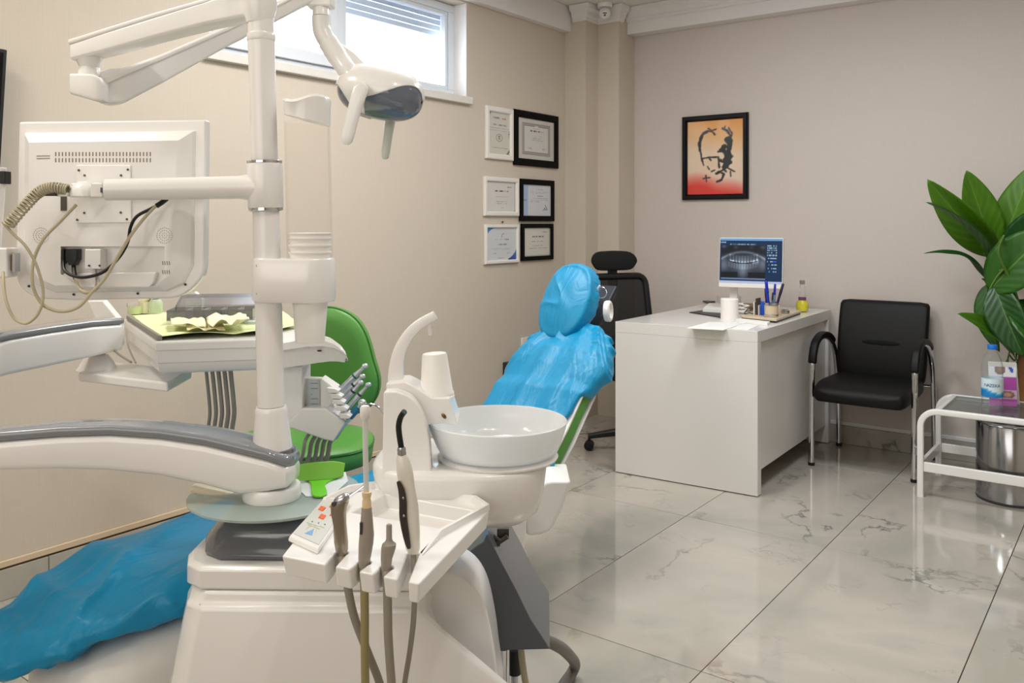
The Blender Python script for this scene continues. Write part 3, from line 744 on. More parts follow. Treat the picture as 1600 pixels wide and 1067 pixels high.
def c1(s, t):
    c = (206, 202, 192)
    q = lines(s, t, [(0.86, 0.22, 0.55, 0.04, 0.5), (0.70, 0.14, 0.86, 0.035, 0.5), (0.62, 0.05, 0.95, 0.012, 0.5), (0.57, 0.05, 0.95, 0.012, 0.4), (0.16, 0.1, 0.9, 0.03, 0.3)], 1)
    if lines(s, t, [(0.86, 0.62, 0.82, 0.035, 1)], 2): return (196, 120, 110)
    d = abs(math.hypot((s - 0.5) / 0.14, (t - 0.40) / 0.085) - 1)
    if d < 0.12: q = 0.4
    if math.hypot((s - 0.5) / 0.05, (t - 0.43) / 0.025) < 1 or math.hypot((s - 0.5) / 0.05, (t - 0.38) / 0.02) < 1: q = 0.6
    if (s + (1 - t) < 0.16 or (1 - s) + t < 0.18 or (s > 0.93 and 0.40 < t < 0.58) or (s < 0.04 and 0.45 < t < 0.56)) and hsh(int(s * 40), int(t * 60)) > 0.35: return (96, 110, 92)
    return mixc(c, (70, 66, 64), q)
def c2(s, t):
    a, b_ = min(s, 1 - s), min(t, 1 - t); m = min(a, b_)
    c = (198, 194, 186)
    if m > 0.115: c = (150, 146, 142)
    if m > 0.15 and b_ > 0.16: c = (178, 174, 170)
    if m > 0.17: c = (128, 122, 118)
    if a > 0.185 and b_ > 0.195: c = (206, 203, 197)
    q = lines(s, t, [(0.70, 0.34, 0.70, 0.035, 0.85), (0.76, 0.42, 0.60, 0.02, 0.25), (0.58, 0.38, 0.64, 0.02, 0.22), (0.53, 0.40, 0.62, 0.02, 0.2), (0.48, 0.36, 0.68, 0.02, 0.22), (0.28, 0.28, 0.38, 0.03, 0.25), (0.28, 0.66, 0.76, 0.04, 0.22)], 3)
    if math.hypot((s - 0.5) / 0.05, (t - 0.80) / 0.03) < 1: c = (214, 210, 204)
    return mixc(c, (60, 58, 60), q)
def c3(s, t):
    q = max(corners(s, t), lines(s, t, [(0.68, 0.28, 0.74, 0.045, 0.85), (0.82, 0.70, 0.90, 0.03, 0.5), (0.50, 0.30, 0.72, 0.022, 0.4), (0.34, 0.30, 0.70, 0.02, 0.4), (0.27, 0.30, 0.70, 0.02, 0.38), (0.14, 0.48, 0.56, 0.03, 0.25)], 4))
    return mixc((212, 209, 204), (52, 50, 54), q)
def c4(s, t):
    c = (166, 184, 216) if s < 0.20 else (206, 208, 212)
    q = lines(s, t, [(0.84, 0.48, 0.72, 0.02, 0.5), (0.77, 0.28, 0.95, 0.014, 0.35), (0.72, 0.28, 0.90, 0.014, 0.35), (0.64, 0.50, 0.72, 0.03, 0.55), (0.56, 0.38, 0.88, 0.014, 0.35), (0.51, 0.28, 0.95, 0.014, 0.35), (0.46, 0.28, 0.58, 0.014, 0.4), (0.50, 0.05, 0.15, 0.05, 0.35)], 5)
    if polyd(s, t, [(0.72, 0.18), (0.78, 0.27), (0.80, 0.20), (0.86, 0.22), (0.79, 0.36)]) < 0.014: q = 0.55
    return mixc(c, (60, 62, 74), q)
def c5(s, t):
    c = (206, 208, 210)
    a = math.hypot((s - 0.36), (t - 0.60) * 1.0)
    if (s < 0.30 and t > 0.62 and math.hypot(s - 0.42, t - 0.55) > 0.46): c = mixc((30, 100, 176), (40, 140, 196), (t - 0.6) * 2.5)
    if (s > 0.72 and t < 0.44 and math.hypot(s - 0.52, t - 0.50) > 0.50): c = mixc((24, 70, 150), (36, 130, 190), t * 2)
    if c != (206, 208, 210): return c
    q = lines(s, t, [(0.63, 0.28, 0.36, 0.03, 0.7), (0.63, 0.64, 0.74, 0.03, 0.7), (0.64, 0.44, 0.62, 0.02, 0.3), (0.48, 0.34, 0.68, 0.045, 0.42), (0.37, 0.12, 0.88, 0.014, 0.3), (0.33, 0.20, 0.78, 0.014, 0.3), (0.22, 0.20, 0.34, 0.04, 0.25), (0.22, 0.64, 0.80, 0.04, 0.25), (0.07, 0.38, 0.60, 0.016, 0.35)], 6)
    if polyd(s, t, [(0.50, 0.70), (0.52, 0.78), (0.58, 0.82)]) < 0.012: q = 0.45
    return mixc(c, (56, 62, 76), q)
def c6(s, t):
    q = max(corners(s, t, 0.02, 0.17), lines(s, t, [(0.68, 0.30, 0.74, 0.045, 0.75), (0.84, 0.68, 0.88, 0.03, 0.5), (0.52, 0.28, 0.74, 0.022, 0.4), (0.37, 0.32, 0.70, 0.018, 0.35), (0.28, 0.18, 0.48, 0.018, 0.35), (0.28, 0.54, 0.86, 0.018, 0.35)], 7))
    c = mixc((168, 176, 166), (212, 208, 198), min(min(s, 1 - s), min(t, 1 - t)) * 14)
    return mixc(c, (52, 50, 54), q)
cert('framed_certificate', 'tall white framed certificate at the upper left of the wall group', 3.932, 4.200, 1.659, 1.971, 0.032, WF, c1)
cert('framed_certificate', 'largest black framed certificate with a grey mount, upper right of the group', 4.210, 4.695, 1.637, 1.978, 0.044, BF, c2)
cert('framed_certificate', 'white framed certificate with dark corner marks in the middle row', 3.914, 4.258, 1.322, 1.554, 0.028, WF, c3)
cert('framed_certificate', 'black framed certificate with a pale blue strip down its left edge', 4.270, 4.647, 1.292, 1.555, 0.034, BF, c4)
cert('framed_certificate', 'white framed certificate with blue curved corners in the bottom row', 3.922, 4.256, 1.038, 1.272, 0.020, WF, c5)
cert('framed_certificate', 'black framed cream certificate at the bottom right of the group', 4.288, 4.635, 1.045, 1.276, 0.026, BF, c6)
nl = onX(784, 347, XL)
tag(B().cyl(nl + V((0.0012, 0, 0)), nl + V((0.010, 0, 0.001)), 0.004, 0.005, 10).obj('wall_nail', 'charcoal', origin=nl), 'small dark nail in the wall above the blue-cornered certificate', 'nail')

# ---- dome camera at the ceiling corner
dc = onY(945, 12, p2y - 0.10); dc = V((dc.x, dc.y, ZC - 0.001))
cv = thing('dome_camera', 'white dome security camera under the ceiling at the corner column', 'camera', dc)
B().lathe(dc, [(0.050, 0), (0.050, -0.02), (0.046, -0.026)], axis=UP, n=32).obj('base', 'white', cv)
ec = dc - UP * 0.062
B().sell(ec, (0.040, 0, 0), (0, 0.040, 0), (0, 0, 0.040), 2, 2, 28, 14).obj('eyeball', 'white', cv)
vdir = (V((0, 0, CAMH)) - ec).normalized(); uu, ww = frame_of(vdir)
B().cyl(ec + vdir * 0.030, ec + vdir * 0.041, 0.021, 0.019, 20).obj('lens_plate', 'white', cv)
B().obox(ec + vdir * 0.0412 + UP * 0.004, uu * 0.013, UP * 0.0065, vdir * 0.001).obj('sensor_window', 'charcoal', cv, smooth=0)
B().obox(ec + vdir * 0.0412 - UP * 0.012, uu * 0.007, UP * 0.004, vdir * 0.001).obj('lens', 'black', cv, smooth=0)
# ---- wall box and socket behind the chair
wp = onX(785, 566, XL); wq = onX(812, 600, XL)
wbx = thing('wall_box', 'dark box with a brown edge low on the left wall behind the dental chair', 'box', (XL, wp.y + 0.14, 0.30))
B().box((XL + 0.002, wp.y, 0.30), (XL + 0.05, wp.y + 0.34, wp.z)).obj('box_frame', mat('dark_wood', (58, 44, 36), 0.5), wbx, bevel=0.003)
B().box((XL + 0.0505, wp.y + 0.025, 0.325), (XL + 0.054, wp.y + 0.315, wp.z - 0.025)).obj('front_panel', 'black', wbx)
sp = onX(819, 537, XL)
skt = thing('wall_socket', 'small white wall socket with a plug beside the blue chair cover', 'socket', (XL, sp.y, sp.z - 0.04))
B().box((XL + 0.001, sp.y - 0.04, sp.z - 0.04), (XL + 0.012, sp.y + 0.04, sp.z + 0.04)).obj('plate', 'whitesat', skt, bevel=0.004)
B().cyl((XL + 0.012, sp.y, sp.z), (XL + 0.045, sp.y, sp.z), 0.02, 0.016, 16).obj('plug', mat('plug_pink', (196, 160, 140), 0.5), skt)
# ============================================================ things on the desk and office chair
def dz(x, y, z=DZ): return onZ(x, y, z)
# ---- computer screen
ml, mr_ = P(1124.5, 370, 4.83), P(1224, 373, 4.67)
mu = (mr_ - ml); mu.z = 0; mw = mu.length; mu.normalize(); mn = V((mu.y, -mu.x, 0))      # mn faces the room
if mn.dot(CF) > 0: mn = -mn
mt = (UP * 0.99 - mn * 0.10).normalized(); mn2 = mu.cross(mt).normalized()
if mn2.dot(CF) > 0: mn2 = -mn2
mh = 0.278
mtop = (ml + mr_) / 2; mc = mtop - mt * mh / 2
mon = thing('computer_screen', 'white computer screen showing a dental x-ray on the desk', 'computer screen', (mc.x, mc.y, DZ))
B().obox(mc - mn2 * 0.017, mu * mw / 2, mt * mh / 2, mn2 * 0.015).obj('casing', 'whitesat', mon, bevel=0.004)
sw, sh = mw - 0.008, mh - 0.030
so = mc - mu * sw / 2 - mt * (mh / 2 - 0.026) + mn2 * 0.0012 - mn2 * 0.002
def gau(s, t, cx, cy, rx, ry): return math.exp(-(((s - cx) / rx) ** 2 + ((t - cy) / ry) ** 2))
def xray(s, t):
    navy = (8, 46, 84)
    if t > 0.955: return (112, 170, 220)
    if t < 0.045: return (190, 200, 232)
    c = navy
    if 0.02 < s < 0.74 and 0.12 < t < 0.84:
        x, y = (s - 0.02) / 0.72, (t - 0.12) / 0.72
        v = 0.10
        v += 0.42 * gau(x, y, 0.5, 0.40, 0.52, 0.34)
        d = math.hypot((x - 0.5) / 0.42, (y - 0.52) / 0.32)
        jaw = abs(y - (0.40 + 0.9 * (x - 0.5) ** 2 - 0.12))
        arch = y - (0.55 - 0.0 + 0.55 * (x - 0.5) ** 2)
        v += 0.35 * math.exp(-((y - (0.80 - 0.9 * (x - 0.5) ** 2)) / 0.045) ** 2)      # palate arch
        tl = 0.46 + 0.75 * (x - 0.5) ** 2                                              # bite line curving up at the sides
        if 0.17 < x < 0.83:
            if 0 < y - tl < 0.22: v += 0.20 * (0.6 + 0.4 * math.sin(x * 95)) ; v += 0.25 * math.exp(-((y - tl - 0.03) / 0.025) ** 2) * (0.5 + 0.5 * math.sin(x * 95))
            if -0.03 < y - tl < 0: v -= 0.35
            if -0.20 < y - tl < -0.03: v += 0.14 * (0.6 + 0.4 * math.sin(x * 105 + 1))
        v += 0.55 * gau(x, y, 0.74, 0.50, 0.035, 0.05) + 0.45 * gau(x, y, 0.82, 0.53, 0.03, 0.08) + 0.5 * gau(x, y, 0.25, 0.52, 0.05, 0.02)
        v += 0.25 * gau(x, y, 0.5, 0.15, 0.10, 0.30)
        v += 0.55 * gau(x, y, 0.06, 0.97, 0.07, 0.06) + 0.45 * gau(x, y, 0.94, 0.95, 0.07, 0.07) + 0.35 * gau(x, y, 0.33, 0.95, 0.05, 0.07) + 0.3 * gau(x, y, 0.68, 0.95, 0.05, 0.07)
        v += 0.30 * gau(x, y, 0.05, 0.40, 0.10, 0.25) + 0.30 * gau(x, y, 0.95, 0.45, 0.10, 0.25)
        if y > 0.84 - 0.5 * (x - 0.5) ** 2: v *= 0.75
        if y < 0.17 and abs(x - 0.5) > 0.12: v *= 0.25
        if x < 0.008 or x > 0.992: v = 0.1
        v = clamp(v, 0.0, 1) ** 1.45
        return (int(10 + 205 * v), int(16 + 212 * v), int(26 + 222 * v))
    if 0.02 < s < 0.74 and 0.085 < t < 0.115: return (120, 140, 176)
    if 0.90 < t < 0.925 and s < 0.11 and hsh(int(s * 120), 3) > 0.3: return (160, 190, 210)
    if 0.855 < t < 0.88 and 0.16 < s < 0.58 and hsh(int(s * 100), 4) > 0.35: return (130, 160, 186)
    if s > 0.76:
        for k, tt in enumerate((0.84, 0.79, 0.74, 0.685, 0.63, 0.56, 0.49, 0.42, 0.34, 0.27)):
            if abs(t - tt) < 0.014 and s < 0.92 and hsh(int(s * 90), 20 + k) > 0.42:
                if k == 6 and s > 0.85: return (60, 90, 220)
                if k == 9 and s < 0.82: return (60, 170, 190)
                return (150, 180, 205)
    return navy
picture('display', so, mu, mt, sw, sh, 150, 112, xray, mon, emit=0.52, rough=0.35)
bpy.data.materials['display_screen'].node_tree.nodes['Principled BSDF'].inputs['Specular IOR Level'].default_value = 0.15
bb = B().obox(V((mc.x, mc.y, DZ + 0.09)) - mn * 0.055 - mu * 0.105, mu * 0.022, UP * 0.085, mn * 0.008); bb.obj('stand_neck', 'whitesat', mon, bevel=0.003)
B().obox(V((mc.x, mc.y, DZ + 0.0055)) - mn * 0.055 - mu * 0.105, mu * 0.06, UP * 0.005, mn * 0.045).obj('stand_base', 'whitesat', mon, bevel=0.003)
B().obox(mc - mn2 * 0.04 - mu * 0.09, mu * 0.07, mt * 0.06, mn2 * 0.0095).obj('rear_housing', 'whitesat', mon, bevel=0.004)
# ---- white cup / roll at the front of the desk
q = dz(1140, 499); rr = 0.046
pr = tag(B().lathe(q, [(rr, 0), (rr, 0.106), (rr - 0.004, 0.110), (0.020, 0.110), (0.019, 0.106), (0.019, 0.06)], n=36).obj('tissue_roll', mat('tissue', (238, 232, 226), 0.9, bump=0.1, bscale=120), origin=q),
    'white paper roll standing upright at the front of the desk', 'paper roll')
# ---- tray with pens
ta, tb_, tc_ = dz(1157, 499, DZ), dz(1213, 505, DZ), dz(1252, 491, DZ)
td = ta + (tc_ - tb_); tcen = (ta + tc_) / 2
tray = thing('desk_organizer', 'beige desk organizer tray near the right edge of the desk', 'organizer', (tcen.x, tcen.y, DZ))
eu = (tb_ - ta).normalized(); ew = (tc_ - tb_); wl_ = ew.length; ew.normalize(); ul = (tb_ - ta).length
def tk(a, b, z): return ta + eu * a + ew * b + UP * z
M['beige'] = mat('beige_plastic', (206, 188, 160), 0.45)
def tbx(name, a0, a1, b0, b1, z0, z1, m, par=tray, bev=0.002): return B().obox(tk((a0 + a1) / 2, (b0 + b1) / 2, (z0 + z1) / 2), eu * ((a1 - a0) / 2), ew * ((b1 - b0) / 2), UP * ((z1 - z0) / 2)).obj(name, m, par, bevel=bev)
tbx('base', 0.004, ul - 0.004, 0.004, wl_ - 0.004, 0.0005, 0.009, 'black')
tbx('tray_plate', 0, ul, 0, wl_, 0.0092, 0.022, 'beige', bev=0.003)
ph = tk(ul - 0.052, 0.070, 0.0222)
tbx('card_slot', 0.055, 0.062, 0.07, 0.16, 0.0222, 0.090, 'whitesat')
tbx('card_slot', 0.085, 0.09, 0.07, 0.16, 0.0222, 0.075, 'whitesat')
pc = thing('pen_cup', 'beige pen cup with chrome rings on the desk organizer', 'pen cup', ph)
B().lathe(ph, [(0.034, 0), (0.0365, 0.003), (0.0365, 0.013)], n=28).obj('lower_ring', 'chrome', pc)
B().lathe(ph, [(0.0345, 0.0132), (0.0345, 0.060)], n=28).obj('cup_body', 'beige', pc)
B().lathe(ph, [(0.0345, 0.0602), (0.0375, 0.062), (0.0375, 0.073), (0.034, 0.074), (0.032, 0.068), (0.032, 0.02)], n=28).obj('upper_ring', 'chrome', pc)
M['inkblue'] = mat('pen_blue', (20, 44, 170), 0.35); M['inknavy'] = mat('pen_navy', (18, 22, 60), 0.4); M['penclear'] = mat('pen_barrel', (110, 124, 150), 0.3)
def pen(label, dx, dy, lean, L, r, m, capm, i):
    r *= 1.3; L *= 1.06; dx *= 1.5
    a = ph + CR * dx + CF * dy + UP * 0.021; dr = (CR * lean[0] + CF * lean[1] + UP).normalized()
    t = thing('pen', label, 'pen', a, 'pens in the pen cup')
    B().cyl(a + dr * 0.006, a + dr * L * 0.62, r, r, 12).obj('barrel', m, t)
    B().cyl(a, a + dr * 0.006, r * 0.3, r, 12).obj('tip', 'steel', t)
    B().lathe(a, [(r * 1.15, L * 0.62), (r * 1.2, L * 0.63), (r * 1.1, L * 0.98), (r * 0.7, L)], dr, 12).obj('pen_cap', capm, t)
    B().obox(a + dr * L * 0.8 - CF * r * 1.6, CR * r * 0.5, dr * L * 0.14, CF * r * 0.25).obj('clip', capm, t)
pen('blue capped pen leaning left in the pen cup', -0.008, -0.004, (-0.10, 0.0), 0.155, 0.0055, 'inkblue', 'inkblue', 0)
pen('black pen at the far left of the pen cup', -0.014, 0.004, (-0.05, 0.03), 0.118, 0.0045, 'inknavy', 'black', 1)
pen('slim blue pen upright in the middle of the pen cup', 0.008, 0.002, (0.06, 0.02), 0.140, 0.0042, 'penclear', 'inkblue', 2)
pen('dark navy pen leaning right out of the pen cup', 0.010, -0.006, (0.30, 0.02), 0.148, 0.0048, 'inknavy', 'inknavy', 3)
pen('short grey pen low in the pen cup', 0.002, 0.012, (0.14, 0.1), 0.098, 0.0045, 'penclear', 'charcoal', 4)
cp = tk(0.0735, 0.115, 0.024)
tag(B().obox(cp + UP * 0.042, eu * 0.004, ew * 0.036, (UP + eu * -0.1).normalized() * 0.042).obj('card_stack', mat('brown_card', (72, 58, 48), 0.6), origin=cp), 'dark brown card standing in the organizer slot', 'card')
bp_ = tk(ul - 0.112, 0.105, 0.0225)
tag(B().obox(bp_ + UP * 0.036, eu * 0.015, ew * 0.010, UP * 0.036).obj('sticky_block', mat('blue_block', (28, 92, 206), 0.4), origin=bp_, bevel=0.003), 'bright blue upright block beside the pen cup', 'box')
gp = tk(ul - 0.05, 0.20, 0.0225)
gl = tag(B().lathe(gp, [(0.014, 0), (0.014, 0.022), (0.009, 0.034), (0.009, 0.046), (0.004, 0.05)], n=16).obj('glue_bottle', mat('glue', (212, 196, 176), 0.4), origin=gp), 'small pale tube standing on the organizer behind the pen cup', 'tube')
op = tk(0.13, 0.27, 0.0225)
tag(B().obox(op + UP * 0.010, eu * 0.026, ew * 0.018, UP * 0.010).obj('orange_box', mat('orange_card', (222, 132, 32), 0.5), origin=op, bevel=0.002), 'small orange box at the back of the desk organizer', 'box')
sp_ = tk(ul - 0.03, 0.27, 0.0225)
tag(B().lathe(sp_, [(0.02, 0), (0.021, 0.002), (0.021, 0.018), (0.015, 0.022), (0.014, 0.016)], n=20).obj('clip_pot', 'steel', origin=sp_), 'small round metal clip pot on the organizer', 'pot')
# tape ring and spectacles-like clutter in the front of the tray
kp = tk(0.028, 0.06, 0.0225)
wire = spl([kp + CR * a + UP * (0.004 + h) + CF * b for a, h, b in ((-0.02, 0, 0), (-0.005, 0.022, 0.004), (0.02, 0.03, 0.01), (0.035, 0.012, 0.006), (0.02, 0.002, -0.008), (0.0, 0.006, -0.012))], 6, closed=True)
tag(B().tube(wire, 0.0028, 8, closed=True).obj('cable_loop', 'charcoal', origin=kp), 'dark looped cable lying on the organizer front', 'cable')
# ---- yellow bottle
yb = dz(1253.5, 487); yt = thing('spray_bottle', 'clear spray bottle with yellow liquid at the back of the desk', 'bottle', yb)
B().lathe(yb, [(0.020, 0.002), (0.030, 0.006), (0.034, 0.03), (0.031, 0.052), (0.020, 0.064), (0.0195, 0.066)], n=24).obj('liquid', mat('yellow_liquid', (244, 226, 10), 0.3), yt)
B().lathe(yb, [(0.0225, 0.0005), (0.032, 0.005), (0.0355, 0.03), (0.0325, 0.053), (0.0205, 0.067), (0.019, 0.090), (0.013, 0.12), (0.0125, 0.135)], n=24).obj('bottle_body', 'pet', yt)
B().lathe(yb, [(0.0212, 0.0675), (0.0212, 0.083)], n=24).obj('label_band', mat('purple_band', (120, 74, 110), 0.5), yt)
B().lathe(yb, [(0.0138, 0.136), (0.0138, 0.150), (0.010, 0.156)], n=20).obj('collar', 'clear', yt)
B().obox(yb + UP * 0.168, CR * 0.013, CF * 0.009, UP * 0.011).obj('spray_head', mat('spray_grey', (150, 140, 132), 0.4), yt, bevel=0.002)
# ---- papers, boxes, notebook
def sheet(name, label, cat, pts, th, m, group=None, z=DZ + 0.0006):
    pp = [onZ(x, y, z) for x, y in pts]
    return tag(B().prism(pp, (0, 0, th)).obj(name, m, origin=sum(pp, V()) / len(pp), smooth=0), label, cat, group)
sheet('paper_sheet', 'white sheet overhanging the front edge of the desk', 'paper', [(1072, 513), (1108, 503), (1166, 504), (1130, 516)], 0.0012, 'paper')
sheet('paper_sheet', 'white sheet lying in front of the paper roll', 'paper', [(1142, 514.5), (1158, 506), (1187, 508), (1168, 516)], 0.0012, 'paper')
sheet('notepad', 'thick white notepad in front of the desk organizer', 'notepad', [(1150, 502.5), (1158, 501.5), (1203, 506.5), (1199, 509)], 0.014, 'paper')
sheet('folder', 'flat black folder left of the paper roll', 'folder', [(1077, 488.5), (1104, 484.5), (1146, 487), (1130, 497)], 0.004, 'black')
sheet('paper_pile', 'loose stack of white papers behind the black folder', 'paper', [(1098, 487), (1108, 478), (1150, 479), (1146, 490)], 0.018, 'paper', z=DZ + 0.006)
q = dz(1139, 480); bx = tag(B().obox(q + UP * 0.036, CR * 0.066 + CF * 0.01, CF * 0.04, UP * 0.0355).obj('white_box', mat('box_white', (214, 208, 206), 0.5), origin=q, bevel=0.002), 'low white box behind the papers under the screen', 'box')
sheet('flat_tablet', 'thin dark tablet lying at the back left of the desk', 'tablet', [(1098, 472), (1114, 469.5), (1122, 471.5), (1106, 474)], 0.008, 'charcoal')
q = dz(1170, 484); tag(B().lathe(q, [(0.03, 0), (0.042, 0.012), (0.045, 0.028), (0.03, 0.036), (0.0, 0.036)], n=28).obj('bowl', mat('tan_ceramic', (186, 156, 130), 0.4), origin=q), 'tan round dish under the computer screen', 'dish')
q = dz(1160, 491); ctl = thing('coiled_cable', 'tangle of white cable beside the paper roll', 'cable', q)
pts = [q + CR * (0.030 * math.cos(a * 0.55) + 0.008 * math.sin(a * 1.7)) + CF * (0.02 * math.sin(a * 0.55)) + UP * (0.006 + 0.0018 * a) for a in [i * 0.35 for i in range(90)]]
B().tube(pts, 0.0035, 8).obj('cable', 'whitesat', ctl)

# ---- office chair behind the dental chair (faces the desk)
OCX, OCY = -2.285, 4.265
oc = thing('office_chair', 'black mesh office chair with headrest at the left of the desk', 'office chair', (OCX, OCY, 0))
ox, oy = OCX, OCY
for k in range(5):
    a = 2 * math.pi * k / 5 + 0.35; d = V((math.cos(a), math.sin(a), 0))
    bb = B(); c0 = V((ox, oy, 0))
    secs = [rrect(c0 + d * r + UP * z, V((-d.y, d.x, 0)), UP, w, h, min(w, h) * 0.7, 3) for r, z, w, h in ((0.03, 0.115, 0.028, 0.025), (0.15, 0.105, 0.024, 0.020), (0.29, 0.078, 0.018, 0.014))]
    lg = bb.loft(secs).obj('base_leg', 'black', oc)
    cc = c0 + d * 0.285 + UP * 0.028
    bb = B(); t = V((-d.y, d.x, 0))
    bb.cyl(cc - t * 0.024, cc - t * 0.006, 0.027, n=20); bb.cyl(cc + t * 0.006, cc + t * 0.024, 0.027, n=20); bb.cyl(cc + UP * 0.0, cc + UP * 0.04, 0.008, n=10)
    bb.obj('caster', 'black', lg)
B().cyl((ox, oy, 0.10), (ox, oy, 0.42), 0.026, n=20).obj('gas_column', 'black', oc)
bb = B(); secs = []
for z, sx in ((0.42, 0.19), (0.435, 0.235), (0.47, 0.245), (0.495, 0.23)):
    secs.append(rrect(V((ox, oy, z)), V((1, 0, 0)), V((0, 1, 0)), sx, sx, 0.08, 5))
bb.loft(secs).obj('seat', 'fabricblack', oc)
bd = V((-0.13, 0, 1)).normalized()                                         # backrest leans away from the desk
b0 = V((ox - 0.235, oy, 0.52)); by = V((0, 1, 0))
TL = [b0 + bd * h for h in (0.0, 0.45)]
hw0, hw1 = 0.235, 0.212
lo_l, lo_r, up_l, up_r = TL[0] - by * hw0, TL[0] + by * hw0, TL[1] - by * hw1, TL[1] + by * hw1
def rnd(path, r):
    out = []
    n = len(path)
    for i in range(n):
        p, a, c = path[i], path[i - 1], path[(i + 1) % n]
        d1, d2 = (a - p).normalized(), (c - p).normalized()
        for k in range(6):
            t = k / 5; q0, q1 = p + d1 * r, p + d2 * r
            out.append((q0 * (1 - t) + p * t) * (1 - t) + (p * (1 - t) + q1 * t) * t)
    return out
loop = rnd([lo_l, lo_r, up_r, up_l], 0.06)
B().tube(loop, 0.020, 10, closed=True).obj('back_frame', 'black', oc)
m = bpy.data.materials.new('chair_mesh'); m.use_nodes = True; nt = m.node_tree
p = nt.nodes['Principled BSDF']; p.inputs['Base Color'].default_value = lin((28, 26, 26)); p.inputs['Roughness'].default_value = 0.8
setin(p, 'Alpha', 0.80)
M['chairmesh'] = m
B().prism(rnd([lo_l + bd * 0.01, lo_r + bd * 0.01, up_r - bd * 0.01, up_l - bd * 0.01], 0.06), V((0.003, 0, 0))).obj('back_mesh', 'chairmesh', oc, smooth=0)
B().obox(TL[1] + bd * 0.03 + V((-0.012, 0, 0)), by * 0.028, bd * 0.09, V((0.012, 0, 0))).obj('headrest_post', 'black', oc, bevel=0.004)
hc = TL[1] + bd * 0.098
bb = B(); secs = []
for k, (h, w, th) in enumerate(((-0.064, 0.095, 0.02), (-0.056, 0.125, 0.034), (-0.02, 0.148, 0.042), (0.022, 0.156, 0.042), (0.054, 0.142, 0.036), (0.066, 0.10, 0.022))):
    ring = []
    for q in rrect(hc + bd * h, by, V((1, 0, 0)), w, th / 2, th / 2 * 0.9, 4):
        dy = q.y - oy; ring.append(q + V((0.9 * dy * dy, 0, 0)) - bd * (1.2 * dy * dy if h > 0 else 0))
    secs.append(ring)
bb.loft(secs).obj('headrest', 'fabricblack', oc, sub=1)
B().tube(spl([TL[0] + bd * 0.1 + V((-0.02, 0, 0)), TL[0] + V((-0.03, 0, -0.03)), V((ox - 0.16, oy, 0.41)), V((ox - 0.02, oy, 0.405))], 6), 0.018, 10).obj('back_bracket', 'black', oc)
for sg in (-1, 1):
    bb = B().tube(spl([V((ox - 0.05, oy + sg * 0.235, 0.44)), V((ox - 0.05, oy + sg * 0.275, 0.50)), V((ox - 0.04, oy + sg * 0.28, 0.645))], 6), 0.014, 10).obj('arm_post', 'black', oc)
    B().obox(V((ox - 0.02, oy + sg * 0.28, 0.662)), V((0.12, 0, 0)), V((0, 0.035, 0)), UP * 0.014).obj('arm_pad', 'black', oc, bevel=0.008)

oc.rotation_euler.z = math.radians(-30)
# ============================================================ dental unit: cabinet, arm, pole
from mathutils import noise as NZ
DU = 1.77                                                        # the pole stands this far in front of the lens
ub = P(470, 900, 1.80); ub.z = 0
unit = thing('dental_unit', 'white dental unit cabinet with light pole, swivel arm and spittoon in the foreground', 'dental unit', ub)
# cabinet body: flared loft, outline given left to right in sight coordinates (sideways, away)
def ring(z, L, R, df, db_, ch=0.05):
    return [C(L, db_, z), C(L, df + ch * 1.5, z), C(L + ch * 0.35, df + ch * 0.5, z), C(L + ch, df, z), C(R - 0.03, df - 0.010, z), C(R - 0.008, df - 0.004, z), C(R, df + 0.012, z), C(min(R, -0.165) + 0.004, df + 0.055, z), C(-0.15, db_, z)]
body = B().loft([ring(z, L, R, df, 2.02) for z, L, R, df in ((0.0, -0.70, 0.10, 1.60), (0.30, -0.69, 0.09, 1.605), (0.406, -0.665, 0.000, 1.612), (0.460, -0.658, -0.068, 1.618), (0.510, -0.650, -0.136, 1.625), (0.534, -0.646, -0.164, 1.630), (0.546, -0.645, -0.172, 1.632), (0.555, -0.642, -0.172, 1.642), (0.574, -0.640, -0.172, 1.646))])
body.obj('cabinet_body', 'white', unit, bevel=0.008, seg=3)
B().loft([ring(z, -0.647 - o, -0.160, 1.652 - o, 2.03) for z, o in ((0.5745, 0.000), (0.579, 0.004), (0.612, 0.004), (0.620, -0.004))]).obj('cabinet_rim', 'white', unit, bevel=0.005, seg=3)
capb = B().loft([ring(z, -0.634 + k, -0.19 - k, 1.672 + k * 0.9, 2.0 - k, 0.06) for z, k in ((0.6205, 0.0), (0.640, 0.006), (0.662, 0.022), (0.676, 0.040), (0.680, 0.060))])
capb.obj('cabinet_cap', 'grey', unit, bevel=0.012, seg=4)
# right-hand side panel with an arched top
def poly(pts, d): return [P(x, y, d) for x, y in pts]
B().prism(poly(spl([(640, 905, 0), (665, 895, 0), (692, 893, 0), (718, 901, 0), (743, 921, 0), (760, 955, 0), (772, 1012, 0), (778, 1060, 0), (790, 1140, 0)], 4) and [(q.x, q.y) for q in spl([(640, 905, 0), (665, 895, 0), (692, 893, 0), (718, 901, 0), (743, 921, 0), (760, 955, 0), (772, 1012, 0), (778, 1060, 0), (786, 1110, 0)], 4)] + [(640, 1110)], 1.72), CF * 0.16).obj('side_panel', 'white', unit, bevel=0.010, seg=3)
